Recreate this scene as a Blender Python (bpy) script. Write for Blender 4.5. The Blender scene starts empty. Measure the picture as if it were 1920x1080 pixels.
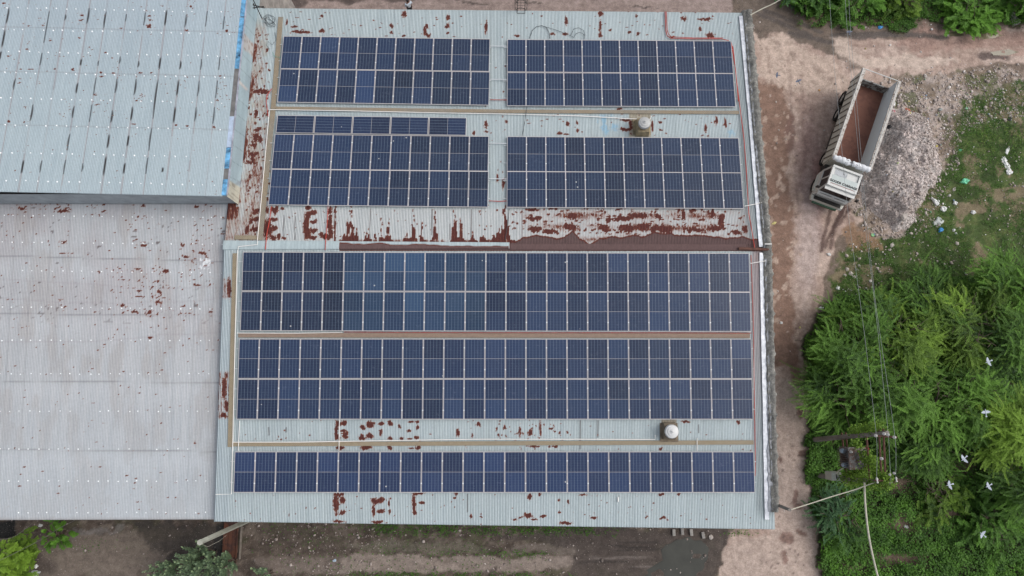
import bpy, bmesh, math, random
import numpy as np
from mathutils import Vector, Matrix

# ------------------------------------------------------------------ camera, world, sun, exposure
random.seed(5); RNG = np.random.default_rng(5)
F = 1330.0; TH = math.radians(9.0); H = 48.0
SCN = bpy.context.scene; COL = SCN.collection
cam_d = bpy.data.cameras.new("camera"); cam_d.sensor_width = 36.0; cam_d.lens = 36.0 * F / 1920.0
cam_d.clip_end = 3000.0; cam_d.clip_start = 0.5
cam = bpy.data.objects.new("camera", cam_d); COL.objects.link(cam)
cam.location = (0, 0, H); cam.rotation_euler = (TH, 0, 0); SCN.camera = cam
SUN_EL, SUN_ROT = math.radians(50), math.radians(80)
world = bpy.data.worlds.new("World"); SCN.world = world; world.use_nodes = True
_wn = world.node_tree; _bg = _wn.nodes["Background"]
_sky = _wn.nodes.new("ShaderNodeTexSky"); _sky.sky_type = 'NISHITA'; _sky.sun_disc = False
_sky.sun_elevation = SUN_EL; _sky.sun_rotation = SUN_ROT; _sky.air_density = 1.0; _sky.dust_density = 3.0; _sky.ozone_density = 1.0
_hs = _wn.nodes.new("ShaderNodeHueSaturation"); _hs.inputs["Saturation"].default_value = 0.38   # overcast: whitened sky
_wn.links.new(_sky.outputs[0], _hs.inputs["Color"]); _wn.links.new(_hs.outputs[0], _bg.inputs[0])
_bg.inputs[1].default_value = 0.145
sd = bpy.data.lights.new("sun", 'SUN'); sd.energy = 1.0; sd.angle = math.radians(45); sd.color = (1.0, 0.97, 0.93)
sun = bpy.data.objects.new("sun", sd); COL.objects.link(sun)
# direction the light comes from (azimuth measured as in the sky node: rotation 0 = +Y, clockwise)
_az = SUN_ROT
_dir = Vector((math.sin(_az) * math.cos(SUN_EL), math.cos(_az) * math.cos(SUN_EL), math.sin(SUN_EL)))
sun.rotation_euler = _dir.to_track_quat('Z', 'Y').to_euler()
SCN.view_settings.view_transform = 'Standard'; SCN.view_settings.look = 'None'
SCN.view_settings.gamma = 1.0; SCN.view_settings.exposure = 0.22

# ------------------------------------------------------------------ surveying: photo pixel <-> real surfaces
CT, ST = math.cos(TH), math.sin(TH)
def ray(px, py):
    x = (px - 960) / F; y = (540 - py) / F
    return (x, y * CT + ST, y * ST - CT)
def atz(px, py, z=0.0):
    d = ray(px, py); t = (z - H) / d[2]
    return Vector((d[0] * t, d[1] * t, z))
def proj(X, Y, Z):
    dy = Y; dz = Z - H
    depth = dy * ST - dz * CT; up = dy * CT + dz * ST
    return 960 + F * X / depth, 540 - F * up / depth
_t = 40.2; _d = ray(960, 540); CTR = (0, _d[1] * _t, H + _d[2] * _t)
SL = math.tan(math.radians(3.95)); SU = -math.tan(math.radians(4.7))
def onslope(px, py, z0, y0, sl, off=0.0):
    d = ray(px, py); t = (z0 + off - sl * y0 - H) / (d[2] - sl * d[1])
    return Vector((d[0] * t, d[1] * t, H + d[2] * t))
_r = onslope(960, 460, CTR[2], CTR[1], SL)
RY, RZ = _r.y, _r.z
class Plane:
    def __init__(s, z0, y0, sl): s.z0, s.y0, s.sl = z0, y0, sl
    def at(s, px, py, off=0.0): return onslope(px, py, s.z0, s.y0, s.sl, off)
    def z(s, Y): return s.z0 + s.sl * (Y - s.y0)
    @property
    def n(s): return Vector((0, -s.sl, 1)).normalized()
PS = Plane(RZ, RY, SL)            # south slope of the solar shed
PN = Plane(RZ, RY, SU)            # north slope of the solar shed
PW = Plane(RZ - 0.45, RY, SL)     # low west shed
PH = Plane(10.15, 11.2, SU)       # raised north-west shed

# ------------------------------------------------------------------ noise in numpy
def _hash(ix, iy, seed):
    h = (ix.astype(np.int64) * 374761393 + iy.astype(np.int64) * 668265263 + seed * 144665) & 0xffffffff
    h = ((h ^ (h >> 13)) * 1274126177) & 0xffffffff
    h = ((h ^ (h >> 15)) * 2246822519) & 0xffffffff
    return ((h ^ (h >> 16)) & 0xffffff) / float(0xffffff)
def vn(x, y, seed=0):
    xi = np.floor(x); yi = np.floor(y); fx = x - xi; fy = y - yi
    fx = fx * fx * (3 - 2 * fx); fy = fy * fy * (3 - 2 * fy)
    a = _hash(xi, yi, seed); b = _hash(xi + 1, yi, seed); c = _hash(xi, yi + 1, seed); d = _hash(xi + 1, yi + 1, seed)
    return (a * (1 - fx) + b * fx) * (1 - fy) + (c * (1 - fx) + d * fx) * fy
def fbm(x, y, seed=0, o=4):
    s = 0; a = 0.5; t = 0
    for i in range(o):
        s = s + a * vn(x * 2 ** i, y * 2 ** i, seed + 17 * i); t += a; a *= 0.55
    return s / t
def sm(e0, e1, x):
    t = np.clip((x - e0) / (e1 - e0), 0, 1); return t * t * (3 - 2 * t)
def poly_sd(px, py, pts):
    """signed distance to polygon, positive inside"""
    d = np.full(px.shape, 1e9); ins = np.zeros(px.shape, bool); n = len(pts)
    for i in range(n):
        x0, y0 = pts[i]; x1, y1 = pts[(i + 1) % n]
        ex, ey = x1 - x0, y1 - y0; wx, wy = px - x0, py - y0
        t = np.clip((wx * ex + wy * ey) / (ex * ex + ey * ey + 1e-9), 0, 1)
        d = np.minimum(d, np.hypot(wx - ex * t, wy - ey * t))
        cnd = ((y0 > py) != (y1 > py)) & (px < (x1 - x0) * (py - y0) / (y1 - y0 + 1e-12) + x0)
        ins ^= cnd
    return np.where(ins, d, -d)

# ------------------------------------------------------------------ mesh helpers
class MB:
    def __init__(s): s.v = []; s.f = []; s.m = []; s.smooth = False
    def face(s, pts, mi=0):
        b = len(s.v); s.v += [tuple(p) for p in pts]; s.f.append(tuple(range(b, b + len(pts)))); s.m.append(mi)
    def hexa(s, p, mi=0):
        """p: 8 points, bottom 4 (ccw) then top 4"""
        b = len(s.v); s.v += [tuple(q) for q in p]
        for f in ((3, 2, 1, 0), (4, 5, 6, 7), (0, 1, 5, 4), (1, 2, 6, 5), (2, 3, 7, 6), (3, 0, 4, 7)):
            s.f.append(tuple(b + i for i in f)); s.m.append(mi)
    def box(s, x0, x1, y0, y1, z0, z1, mi=0, M=None):
        p = [(x0, y0, z0), (x1, y0, z0), (x1, y1, z0), (x0, y1, z0), (x0, y0, z1), (x1, y0, z1), (x1, y1, z1), (x0, y1, z1)]
        if M is not None: p = [M @ Vector(q) for q in p]
        s.hexa(p, mi)
    def tube(s, path, r, n=6, mi=0, cap=True):
        path = [Vector(p) for p in path]; k = len(path)
        rs = r if isinstance(r, (list, tuple)) else [r] * k
        b = len(s.v); up = Vector((0, 0, 1))
        for i, p in enumerate(path):
            d = (path[min(i + 1, k - 1)] - path[max(i - 1, 0)]).normalized()
            a = d.cross(up if abs(d.z) < 0.95 else Vector((1, 0, 0))).normalized(); c = d.cross(a)
            for j in range(n):
                t = 2 * math.pi * j / n
                s.v.append(tuple(p + (a * math.cos(t) + c * math.sin(t)) * rs[i]))
        for i in range(k - 1):
            for j in range(n):
                s.f.append((b + i * n + j, b + i * n + (j + 1) % n, b + (i + 1) * n + (j + 1) % n, b + (i + 1) * n + j)); s.m.append(mi)
        if cap:
            s.f.append(tuple(b + j for j in range(n))[::-1]); s.m.append(mi)
            s.f.append(tuple(b + (k - 1) * n + j for j in range(n))); s.m.append(mi)
    def lathe(s, c, prof, n=24, mi=0):
        """prof list of (r,z) from bottom to top, around vertical axis at c"""
        b = len(s.v); k = len(prof)
        for (r, z) in prof:
            for j in range(n):
                t = 2 * math.pi * j / n
                s.v.append((c[0] + r * math.cos(t), c[1] + r * math.sin(t), c[2] + z))
        for i in range(k - 1):
            for j in range(n):
                s.f.append((b + i * n + j, b + i * n + (j + 1) % n, b + (i + 1) * n + (j + 1) % n, b + (i + 1) * n + j)); s.m.append(mi)
        s.f.append(tuple(b + (k - 1) * n + j for j in range(n))); s.m.append(mi)
    def ico(s, c, r, sub=1, mi=0, jit=0.25, sc=(1, 1, 1), rnd=random):
        bm = bmesh.new(); bmesh.ops.create_icosphere(bm, subdivisions=sub, radius=1.0)
        b = len(s.v)
        for v in bm.verts:
            k = r * (1 + rnd.uniform(-jit, jit)); s.v.append((c[0] + v.co.x * k * sc[0], c[1] + v.co.y * k * sc[1], c[2] + v.co.z * k * sc[2]))
        for f in bm.faces: s.f.append(tuple(b + v.index for v in f.verts)); s.m.append(mi)
        bm.free()
    def build(s, name, mats, parent=None, loc=None, smooth=False):
        me = bpy.data.meshes.new(name); me.from_pydata(s.v, [], s.f)
        if not isinstance(mats, (list, tuple)): mats = [mats]
        for m in mats: me.materials.append(m)
        if len(mats) > 1: me.polygons.foreach_set("material_index", s.m)
        if smooth or s.smooth: me.polygons.foreach_set("use_smooth", [True] * len(me.polygons))
        me.update()
        o = bpy.data.objects.new(name, me); COL.objects.link(o)
        if parent: o.parent = parent
        if loc is not None: o.location = loc
        return o
def tag(o, label=None, cat=None, group=None, kind=None):
    if label: o["label"] = label
    if cat: o["category"] = cat
    if group: o["group"] = group
    if kind: o["kind"] = kind
    return o
def empty(name, loc, rot=(0, 0, 0)):
    o = bpy.data.objects.new(name, None); COL.objects.link(o); o.location = loc; o.rotation_euler = rot; o.empty_display_size = 0.2
    return o
def np_mesh(name, V, Fq, mats, parent=None, attrs=None, smooth=False, mi=None):
    """V (n,3), Fq (m,k) equal-size faces, attrs: {name: (type, array)} on POINT"""
    me = bpy.data.meshes.new(name); n = len(V); m, k = Fq.shape
    me.vertices.add(n); me.vertices.foreach_set("co", V.astype(np.float32).ravel())
    me.loops.add(m * k); me.loops.foreach_set("vertex_index", Fq.astype(np.int32).ravel())
    me.polygons.add(m); me.polygons.foreach_set("loop_start", (np.arange(m) * k).astype(np.int32))
    me.polygons.foreach_set("loop_total", np.full(m, k, np.int32))
    if not isinstance(mats, (list, tuple)): mats = [mats]
    for q in mats: me.materials.append(q)
    if mi is not None: me.polygons.foreach_set("material_index", mi.astype(np.int32))
    if smooth: me.polygons.foreach_set("use_smooth", np.ones(m, bool))
    me.update(calc_edges=True)
    for an, (ty, arr) in (attrs or {}).items():
        a = me.attributes.new(an, ty, 'POINT')
        if ty == 'FLOAT_COLOR':
            c = np.ones((n, 4), np.float32); c[:, :3] = arr; a.data.foreach_set("color", c.ravel())
        else: a.data.foreach_set("value", arr.astype(np.float32).ravel())
    o = bpy.data.objects.new(name, me); COL.objects.link(o)
    if parent: o.parent = parent
    return o

# ------------------------------------------------------------------ materials
def srgb(r, g, b):
    f = lambda c: (c / 255 / 12.92) if c / 255 <= 0.04045 else ((c / 255 + 0.055) / 1.055) ** 2.4
    return (f(r), f(g), f(b))
class NT:
    def __init__(s, name):
        s.m = bpy.data.materials.new(name); s.m.use_nodes = True; s.t = s.m.node_tree
        s.b = s.t.nodes["Principled BSDF"]
    def n(s, ty, **kw):
        o = s.t.nodes.new("ShaderNode" + ty)
        for k, v in kw.items():
            if hasattr(o, k): setattr(o, k, v)
        return o
    def l(s, a, b): s.t.links.new(a, b)
    def set(s, **kw):
        for k, v in kw.items():
            i = s.b.inputs[k.replace("_", " ")]
            i.default_value = (*v, 1) if isinstance(v, tuple) and len(v) == 3 else v
    def noise(s, vec, scale, detail=4, rough=0.6):
        o = s.n("TexNoise"); o.inputs["Scale"].default_value = scale; o.inputs["Detail"].default_value = detail; o.inputs["Roughness"].default_value = rough
        if vec is not None: s.l(vec, o.inputs["Vector"])
        return o
    def ramp(s, fac, stops):
        o = s.n("ValToRGB"); e = o.color_ramp.elements
        while len(e) < len(stops): e.new(0.5)
        for q, (p, c) in zip(e, stops): q.position = p; q.color = (*c, 1)
        s.l(fac, o.inputs[0]); return o
    def mix(s, fac, a, b, mode='MIX'):
        o = s.n("MixRGB", blend_type=mode)
        for i, v in ((0, fac), (1, a), (2, b)):
            if isinstance(v, (int, float)): o.inputs[i].default_value = v
            elif isinstance(v, tuple): o.inputs[i].default_value = (*v, 1)
            else: s.l(v, o.inputs[i])
        return o
    def math(s, op, a, b=None):
        o = s.n("Math", operation=op)
        for i, v in ((0, a), (1, b)):
            if v is None: continue
            if isinstance(v, (int, float)): o.inputs[i].default_value = v
            else: s.l(v, o.inputs[i])
        return o
    def bump(s, h, strength=0.3, dist=0.02):
        o = s.n("Bump"); o.inputs["Strength"].default_value = strength; o.inputs["Distance"].default_value = dist
        s.l(h, o.inputs["Height"]); s.l(o.outputs[0], s.b.inputs["Normal"]); return o
def simple(name, c, rough=0.6, metal=0.0, var=0.25, scale=6.0, bump=0.15, spec=0.4):
    t = NT(name); tc = t.n("TexCoord"); no = t.noise(tc.outputs["Object"], scale, 6, 0.65)
    lo = tuple(x * (1 - var) for x in c); hi = tuple(min(1, x * (1 + var)) for x in c)
    r = t.ramp(no.outputs[0], [(0.3, lo), (0.7, hi)]); t.l(r.outputs[0], t.b.inputs["Base Color"])
    t.set(Roughness=rough, Metallic=metal); t.b.inputs["Specular IOR Level"].default_value = spec
    if bump: t.bump(no.outputs[0], bump, 0.01)
    return t.m
def wornmat(name, c, rustc, amount=0.45, scale=3.0, rough=0.6):
    t = NT(name); tc = t.n("TexCoord"); a = t.noise(tc.outputs["Object"], scale, 8, 0.7); b = t.noise(tc.outputs["Object"], scale * 5, 4)
    r = t.ramp(a.outputs[0], [(amount - 0.03, (1, 1, 1)), (amount + 0.03, (0, 0, 0))])
    base = t.mix(b.outputs[0], tuple(x * 0.75 for x in c), c)
    m = t.mix(r.outputs[0], base.outputs[0], rustc); t.l(m.outputs[0], t.b.inputs["Base Color"]); t.set(Roughness=rough)
    t.bump(b.outputs[0], 0.2, 0.01); return t.m

def roofmat(name, pitch=0.0876, strength=0.5, groove=0.22, streak=0.72):
    """corrugated sheet: paint colour and rust come from what is painted on the sheet (attributes)"""
    t = NT(name); geo = t.n("NewGeometry"); sep = t.n("SeparateXYZ"); t.l(geo.outputs["Position"], sep.inputs[0])
    at = t.n("Attribute", attribute_name="paint"); ar = t.n("Attribute", attribute_name="rust")
    w = t.math('SINE', t.math('MULTIPLY', sep.outputs[0], 2 * math.pi / pitch).outputs[0])
    mp = t.n("Mapping"); t.l(geo.outputs["Position"], mp.inputs[0]); mp.inputs["Scale"].default_value = (11.4, 0.35, 1)
    st = t.noise(mp.outputs[0], 1.0, 5, 0.7)
    fine = t.noise(geo.outputs["Position"], 9.0, 6, 0.75)
    stc = t.ramp(st.outputs[0], [(0.28, (streak, streak + .02, streak + .04)), (0.62, (1.06, 1.05, 1.04))])
    c = t.mix(1.0, at.outputs["Color"], stc.outputs[0], 'MULTIPLY')
    fc = t.ramp(fine.outputs[0], [(0.3, (0.88, 0.88, 0.88)), (0.7, (1.07, 1.07, 1.07))])
    c = t.mix(1.0, c.outputs[0], fc.outputs[0], 'MULTIPLY')
    # troughs darkened in the colour to deepen the shading between ribs
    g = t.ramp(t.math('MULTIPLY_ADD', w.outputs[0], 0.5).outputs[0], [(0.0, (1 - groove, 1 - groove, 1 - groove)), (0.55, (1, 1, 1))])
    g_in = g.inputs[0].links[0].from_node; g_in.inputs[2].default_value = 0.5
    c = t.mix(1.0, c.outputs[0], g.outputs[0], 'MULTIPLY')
    # rust: threshold of painted amount + fine noise pulled along the ribs
    mp2 = t.n("Mapping"); t.l(geo.outputs["Position"], mp2.inputs[0]); mp2.inputs["Scale"].default_value = (7.0, 2.6, 1)
    rn = t.noise(mp2.outputs[0], 1.6, 6, 0.75)
    ra = t.math('ADD', ar.outputs["Fac"], t.math('MULTIPLY', t.math('SUBTRACT', rn.outputs[0], 0.5).outputs[0], 0.95).outputs[0])
    rb = t.math('ADD', ra.outputs[0], t.math('MULTIPLY', w.outputs[0], -0.07).outputs[0])
    rf = t.ramp(rb.outputs[0], [(0.50, (0, 0, 0)), (0.58, (1, 1, 1))])
    rc = t.ramp(fine.outputs[0], [(0.3, (0.070, 0.019, 0.016)), (0.55, (0.115, 0.031, 0.024)), (0.75, (0.21, 0.06, 0.034))])
    old = t.ramp(ar.outputs['Fac'], [(0.955, (0, 0, 0)), (0.985, (1, 1, 1))]); oc = t.ramp(rn.outputs[0], [(0.3, (0.095, 0.058, 0.055)), (0.7, (0.15, 0.092, 0.088))]); rc = t.mix(old.outputs[0], rc.outputs[0], oc.outputs[0])
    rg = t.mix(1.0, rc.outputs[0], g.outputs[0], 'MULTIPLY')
    halo = t.ramp(rb.outputs[0], [(0.30, (0, 0, 0)), (0.52, (.60, .60, .60))]); c = t.mix(halo.outputs[0], c.outputs[0], (0.34, 0.235, 0.20))
    edge = t.ramp(rb.outputs[0], [(0.56, (.75, .75, .75)), (0.76, (0, 0, 0))]); rg = t.mix(edge.outputs[0], rg.outputs[0], (0.22, 0.065, 0.032))
    c = t.mix(rf.outputs[0], c.outputs[0], rg.outputs[0])
    t.l(c.outputs[0], t.b.inputs["Base Color"])
    ro = t.ramp(rf.outputs[0], [(0, (0.48,) * 3), (1, (0.85,) * 3)]); t.l(ro.outputs[0], t.b.inputs["Roughness"])
    t.set(Metallic=0.0); t.b.inputs["Specular IOR Level"].default_value = 0.35
    t.bump(w.outputs[0], strength, pitch * 0.16)
    return t.m

def groundmat():
    t = NT("soil"); geo = t.n("NewGeometry"); at = t.n("Attribute", attribute_name="soil"); we = t.n("Attribute", attribute_name="wet")
    n1 = t.noise(geo.outputs["Position"], 2.2, 8, 0.7); n2 = t.noise(geo.outputs["Position"], 11.0, 6, 0.75)
    c1 = t.ramp(n1.outputs[0], [(0.32, (0.66, 0.64, 0.62)), (0.68, (1.22, 1.21, 1.20))])
    c2 = t.ramp(n2.outputs[0], [(0.28, (0.72, 0.71, 0.70)), (0.72, (1.24, 1.25, 1.26))])
    c = t.mix(1.0, at.outputs["Color"], c1.outputs[0], 'MULTIPLY'); c = t.mix(1.0, c.outputs[0], c2.outputs[0], 'MULTIPLY')
    for sc_, th_, am_ in ((9.0, .16, .55), (21.0, .20, .45)):
        vo = t.n('TexVoronoi'); vo.inputs['Scale'].default_value = sc_; t.l(geo.outputs['Position'], vo.inputs['Vector']); sp = t.n('SeparateColor'); t.l(vo.outputs['Color'], sp.inputs[0])
        f = t.math('MULTIPLY', t.math('LESS_THAN', vo.outputs['Distance'], th_).outputs[0], t.math('GREATER_THAN', sp.outputs[0], .62).outputs[0]); bc = t.mix(sp.outputs[1], (.10, .085, .07), (.62, .56, .50)); f2 = t.math('MULTIPLY', f.outputs[0], am_); c = t.mix(f2.outputs[0], c.outputs[0], bc.outputs[0])
    t.l(c.outputs[0], t.b.inputs["Base Color"])
    r = t.ramp(we.outputs["Fac"], [(0.0, (0.95,) * 3), (1.0, (0.3,) * 3)]); t.l(r.outputs[0], t.b.inputs["Roughness"])
    t.b.inputs["Specular IOR Level"].default_value = 0.3
    hh = t.math('ADD', t.math('MULTIPLY', n1.outputs[0], 2.0).outputs[0], n2.outputs[0]); t.bump(hh.outputs[0], 0.5, 0.06)
    return t.m

def cellmat():
    """one glazed half of a module: 6 x 12 half-cut cells with thin silver gaps and busbars"""
    t = NT("solar_cells"); tc = t.n("TexCoord"); sep = t.n("SeparateXYZ"); t.l(tc.outputs["Object"], sep.inputs[0])
    oi = t.n("ObjectInfo")
    def lines(sock, period, width):
        m = t.math('FRACT', t.math('DIVIDE', sock, period).outputs[0]); d = t.math('ABSOLUTE', t.math('SUBTRACT', m.outputs[0], 0.5).outputs[0])
        return t.math('GREATER_THAN', d.outputs[0], 0.5 - width / period / 2)
    lx = lines(sep.outputs[0], 1.078 / 6, 0.012); ly = lines(sep.outputs[1], 1.068 / 12, 0.006)
    bb = lines(sep.outputs[0], 1.078 / 54, 0.0022)
    geo = t.n("NewGeometry"); dust = t.noise(geo.outputs["Position"], 0.45, 5, 0.6); d2 = t.noise(geo.outputs["Position"], 3.5, 5, 0.7)
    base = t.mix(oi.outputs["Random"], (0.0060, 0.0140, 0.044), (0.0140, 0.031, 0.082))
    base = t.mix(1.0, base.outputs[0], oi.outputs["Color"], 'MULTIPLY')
    c = t.mix(t.math('MULTIPLY', bb.outputs[0], 0.22).outputs[0], base.outputs[0], (0.15, 0.19, 0.25))
    c = t.mix(t.math('MULTIPLY', ly.outputs[0], 0.70).outputs[0], c.outputs[0], (0.13, 0.19, 0.27))
    c = t.mix(t.math('MULTIPLY', lx.outputs[0], 0.85).outputs[0], c.outputs[0], (0.20, 0.26, 0.34))
    df = t.math('MULTIPLY', t.math('MULTIPLY', dust.outputs[0], d2.outputs[0]).outputs[0], 0.11)
    c = t.mix(df.outputs[0], c.outputs[0], (0.30, 0.29, 0.27))
    vo = t.n('TexVoronoi'); vo.inputs['Scale'].default_value = 1.3; t.l(geo.outputs['Position'], vo.inputs['Vector']); sp = t.n('SeparateColor'); t.l(vo.outputs['Color'], sp.inputs[0]); f = t.math('MULTIPLY', t.math('LESS_THAN', vo.outputs['Distance'], .055).outputs[0], t.math('GREATER_THAN', sp.outputs[0], .80).outputs[0]); c = t.mix(t.math('MULTIPLY', f.outputs[0], .7).outputs[0], c.outputs[0], (.62, .62, .60))
    t.l(c.outputs[0], t.b.inputs["Base Color"])
    r = t.ramp(d2.outputs[0], [(0.3, (0.16,) * 3), (0.7, (0.30,) * 3)]); t.l(r.outputs[0], t.b.inputs["Roughness"])
    t.b.inputs["Specular IOR Level"].default_value = 0.34
    return t.m
def leafmat(name, dark, light, rough=0.55, trans=0.25):
    t = NT(name); at = t.n("Attribute", attribute_name="tone")
    r = t.ramp(at.outputs["Fac"], [(0.0, dark), (1.0, light)]); t.l(r.outputs[0], t.b.inputs["Base Color"])
    t.set(Roughness=rough); t.b.inputs["Specular IOR Level"].default_value = 0.25
    tr = t.n("BsdfTranslucent"); t.l(r.outputs[0], tr.inputs[0]); mx = t.n("MixShader"); mx.inputs[0].default_value = trans
    t.l(t.b.outputs[0], mx.inputs[1]); t.l(tr.outputs[0], mx.inputs[2]); t.l(mx.outputs[0], t.t.nodes["Material Output"].inputs[0])
    return t.m

M = {}
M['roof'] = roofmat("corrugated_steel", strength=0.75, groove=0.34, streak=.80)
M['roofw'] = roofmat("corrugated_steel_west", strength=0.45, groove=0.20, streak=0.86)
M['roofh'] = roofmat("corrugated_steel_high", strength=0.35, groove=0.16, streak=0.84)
M['soil'] = groundmat()
M['cell'] = cellmat()
M['alu'] = simple("aluminium_frame", srgb(198, 192, 192), 0.45, 0.0, 0.05, 3, 0)
M['back'] = simple("white_backsheet", srgb(190, 185, 182), 0.5, 0.0, 0.08, 3, 0)
M['rail'] = simple("galvanised_rail", srgb(205, 208, 210), 0.4, 0.0, 0.1, 3, 0)
M['pvc'] = simple("white_pvc", srgb(238, 234, 228), 0.4, 0.0, 0.05, 3, 0)
M['redpipe'] = simple("red_conduit", (0.42, 0.05, 0.035), 0.5, 0.0, 0.3, 3, 0)
M['dot'] = simple("white_screw_cap", (0.85, 0.87, 0.88), 0.4, 0.0, 0.03, 3, 0)
M['wall'] = simple("plastered_wall", (0.30, 0.28, 0.26), 0.9, 0, 0.4, 1.5)
M['blackcable'] = simple("black_cable", (0.05, 0.055, 0.06), 0.6, 0, 0.1, 3, 0)
M['wire'] = simple("bare_wire", (0.30, 0.32, 0.32), 0.5, 0, 0.1, 3, 0)
M['creamcable'] = simple("cream_cable", (0.50, 0.47, 0.38), 0.6, 0, 0.15, 3, 0)
M['concrete'] = simple("weathered_concrete", (0.36, 0.34, 0.31), 0.9, 0, 0.35, 4)
M['pole'] = simple("concrete_pole", (0.36, 0.36, 0.30), 0.85, 0, 0.2, 2)
M['polegrey'] = simple("grey_pole", (0.20, 0.18, 0.16), 0.85, 0, 0.3, 2)
M['rustiron'] = simple("rusty_iron", (0.12, 0.055, 0.04), 0.8, 0, 0.5, 5)
M['darkiron'] = simple("dark_iron", (0.035, 0.032, 0.03), 0.6, 0, 0.3, 5)
M['stone'] = simple("pale_stone", (0.42, 0.38, 0.35), 0.9, 0, 0.35, 3)

# ------------------------------------------------------------------ ground, painted from a survey of the photograph's soils
def paint(col, mask, c):
    for k in range(3): col[:, k] = col[:, k] * (1 - mask) + c[k] * mask
GR = []   # callables registering masks for later scatter
def ground_layers(X, Y):
    px, py = proj(X, Y, 0.0)
    j1 = (fbm(X * 0.6, Y * 0.6, 3) - 0.5) * 46; j2 = (fbm(X * 0.6 + 50, Y * 0.6, 9) - 0.5) * 46
    k1 = (fbm(X * 2.5, Y * 2.5, 13, 3) - 0.5) * 22; k2 = (fbm(X * 2.5 + 9, Y * 2.5, 14, 3) - 0.5) * 22
    qx, qy = px + j1 + k1, py + j2 + k2
    def reg(pts, soft=6, thr=0.0, jit=1.0):
        ax, ay = px + (qx - px) * jit, py + (qy - py) * jit
        soft = soft * .55; return sm(-soft + thr, soft + thr, poly_sd(ax, ay, pts))
    def ell(cx, cy, rx, ry, ang=0, soft=0.25, jit=0.5):
        ax, ay = px + (qx - px) * jit - cx, py + (qy - py) * jit - cy
        ca, sa = math.cos(math.radians(ang)), math.sin(math.radians(ang))
        u = (ax * ca + ay * sa) / rx; v = (-ax * sa + ay * ca) / ry
        return sm(1 + soft, 1 - soft, np.hypot(u, v))
    return px, py, reg, ell
def ground_paint(X, Y):
    px, py, reg, ell = ground_layers(X, Y); n = len(X)
    col = np.tile(np.array([[0.16, 0.125, 0.10]]), (n, 1)); wet = np.zeros(n)
    N = fbm(X * 0.9, Y * 0.9, 21); N2 = fbm(X * 3.2, Y * 3.2, 22); NS = fbm(X * 0.5, Y * 3.5, 23); NV = fbm(X * 3.0, Y * 0.45, 24)
    # eastern waste ground
    paint(col, reg([(1380, -90), (2050, -90), (2050, 1180), (1380, 1180)], 4), (0.20, 0.155, 0.125))
    road = reg([(1340, 35), (1400, 55), (1470, 62), (1560, 100), (1600, 70), (1720, 80), (1800, 55), (2050, 40), (2050, 105), (1860, 118), (1760, 140), (1690, 150), (1640, 400), (1572, 450), (1540, 560), (1512, 630), (1508, 760), (1520, 900), (1532, 1000), (1540, 1120), (1330, 1120), (1330, 600)], 5, jit=0.45)
    paint(col, road, (0.435, 0.325, 0.272))
    paint(col, road * sm(0.42, 0.62, N), (0.53, 0.415, 0.355))
    paint(col, road * sm(0.55, 0.72, NV) * 0.5, (0.27, 0.19, 0.165))
    # top-left muddy corner and tracks curving past the wall end
    paint(col, reg([(1372, -60), (1470, -60), (1500, 50), (1600, 90), (1610, 130), (1560, 92), (1470, 62), (1400, 62), (1372, 30)], 9), (0.175, 0.14, 0.115))
    TRK = []
    for (x0, y0, x1, y1) in ((1420, 25, 1520, 66), (1432, 20, 1540, 60), (1480, 62, 1560, 80), (1560, 66, 1700, 60), (1600, 72, 1690, 64), (1655, 62, 1775, 70)):
        dx, dy = x1 - x0, y1 - y0; t = np.clip(((px - x0) * dx + (py - y0) * dy) / (dx * dx + dy * dy), 0, 1)
        d = np.hypot(px - x0 - dx * t, py - y0 - dy * t + (N2 - .5) * 7); m = sm(6.5, 2.0, d) * 0.9; TRK.append(m); wet = np.maximum(wet, m * .7)
    paint(col, reg([(1415, 62), (1475, 66), (1525, 100), (1560, 112), (1590, 150), (1575, 175), (1500, 190), (1450, 170), (1420, 130)], 8) * 0.9, (0.55, 0.435, 0.365))
    paint(col, reg([(1560, 75), (1590, 74), (1600, 95), (1640, 110), (1740, 104), (1800, 116), (1740, 128), (1650, 132), (1600, 118), (1575, 100)], 5, jit=.6) * 0.9, (0.58, 0.47, 0.40))
    paint(col, reg([(1740, 62), (1920, 52), (2000, 60), (2000, 85), (1850, 95), (1700, 100), (1660, 85)], 8) * 0.7, (0.36, 0.235, 0.195))
    paint(col, ell(1860, 105, 34, 6, 0, .3) * 0.8, (0.07, 0.05, 0.05))
    for m in TRK: paint(col, m, (0.085, 0.068, 0.06))
    for (pts_, w_, a_, cc) in ((((1440, 90), (1452, 200), (1462, 330), (1472, 480), (1480, 640)), 4, .45, (.20, .135, .11)), (((1500, 110), (1508, 240), (1512, 400), (1502, 560), (1490, 700), (1482, 860), (1478, 1080)), 4, .4, (.26, .175, .145)), (((1476, 100), (1490, 260), (1496, 420), (1494, 600), (1500, 760), (1506, 920), (1512, 1080)), 3.5, .4, (.27, .19, .16)), (((1530, 420), (1512, 560), (1500, 700)), 3, .5, (.52, .42, .38)), (((1600, 84), (1700, 88), (1800, 78), (1925, 66)), 4, .5, (.24, .165, .135)), (((1590, 98), (1700, 100), (1800, 94), (1925, 88)), 3.5, .5, (.50, .39, .33)), (((1430, 60), (1500, 110), (1560, 150), (1600, 128)), 5, .5, (.20, .145, .12))):
        dmin = np.full(n, 1e9)
        for (x0, y0), (x1, y1) in zip(pts_[:-1], pts_[1:]):
            dx, dy = x1 - x0, y1 - y0; t = np.clip(((px - x0) * dx + (py - y0) * dy) / (dx * dx + dy * dy), 0, 1); dmin = np.minimum(dmin, np.hypot(px - x0 - dx * t + (N - .5) * 16, py - y0 - dy * t + (N - .5) * 10))
        paint(col, sm(w_ + 1.5, w_ - 2, dmin) * a_ * sm(.35, .55, N2), cc)
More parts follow.
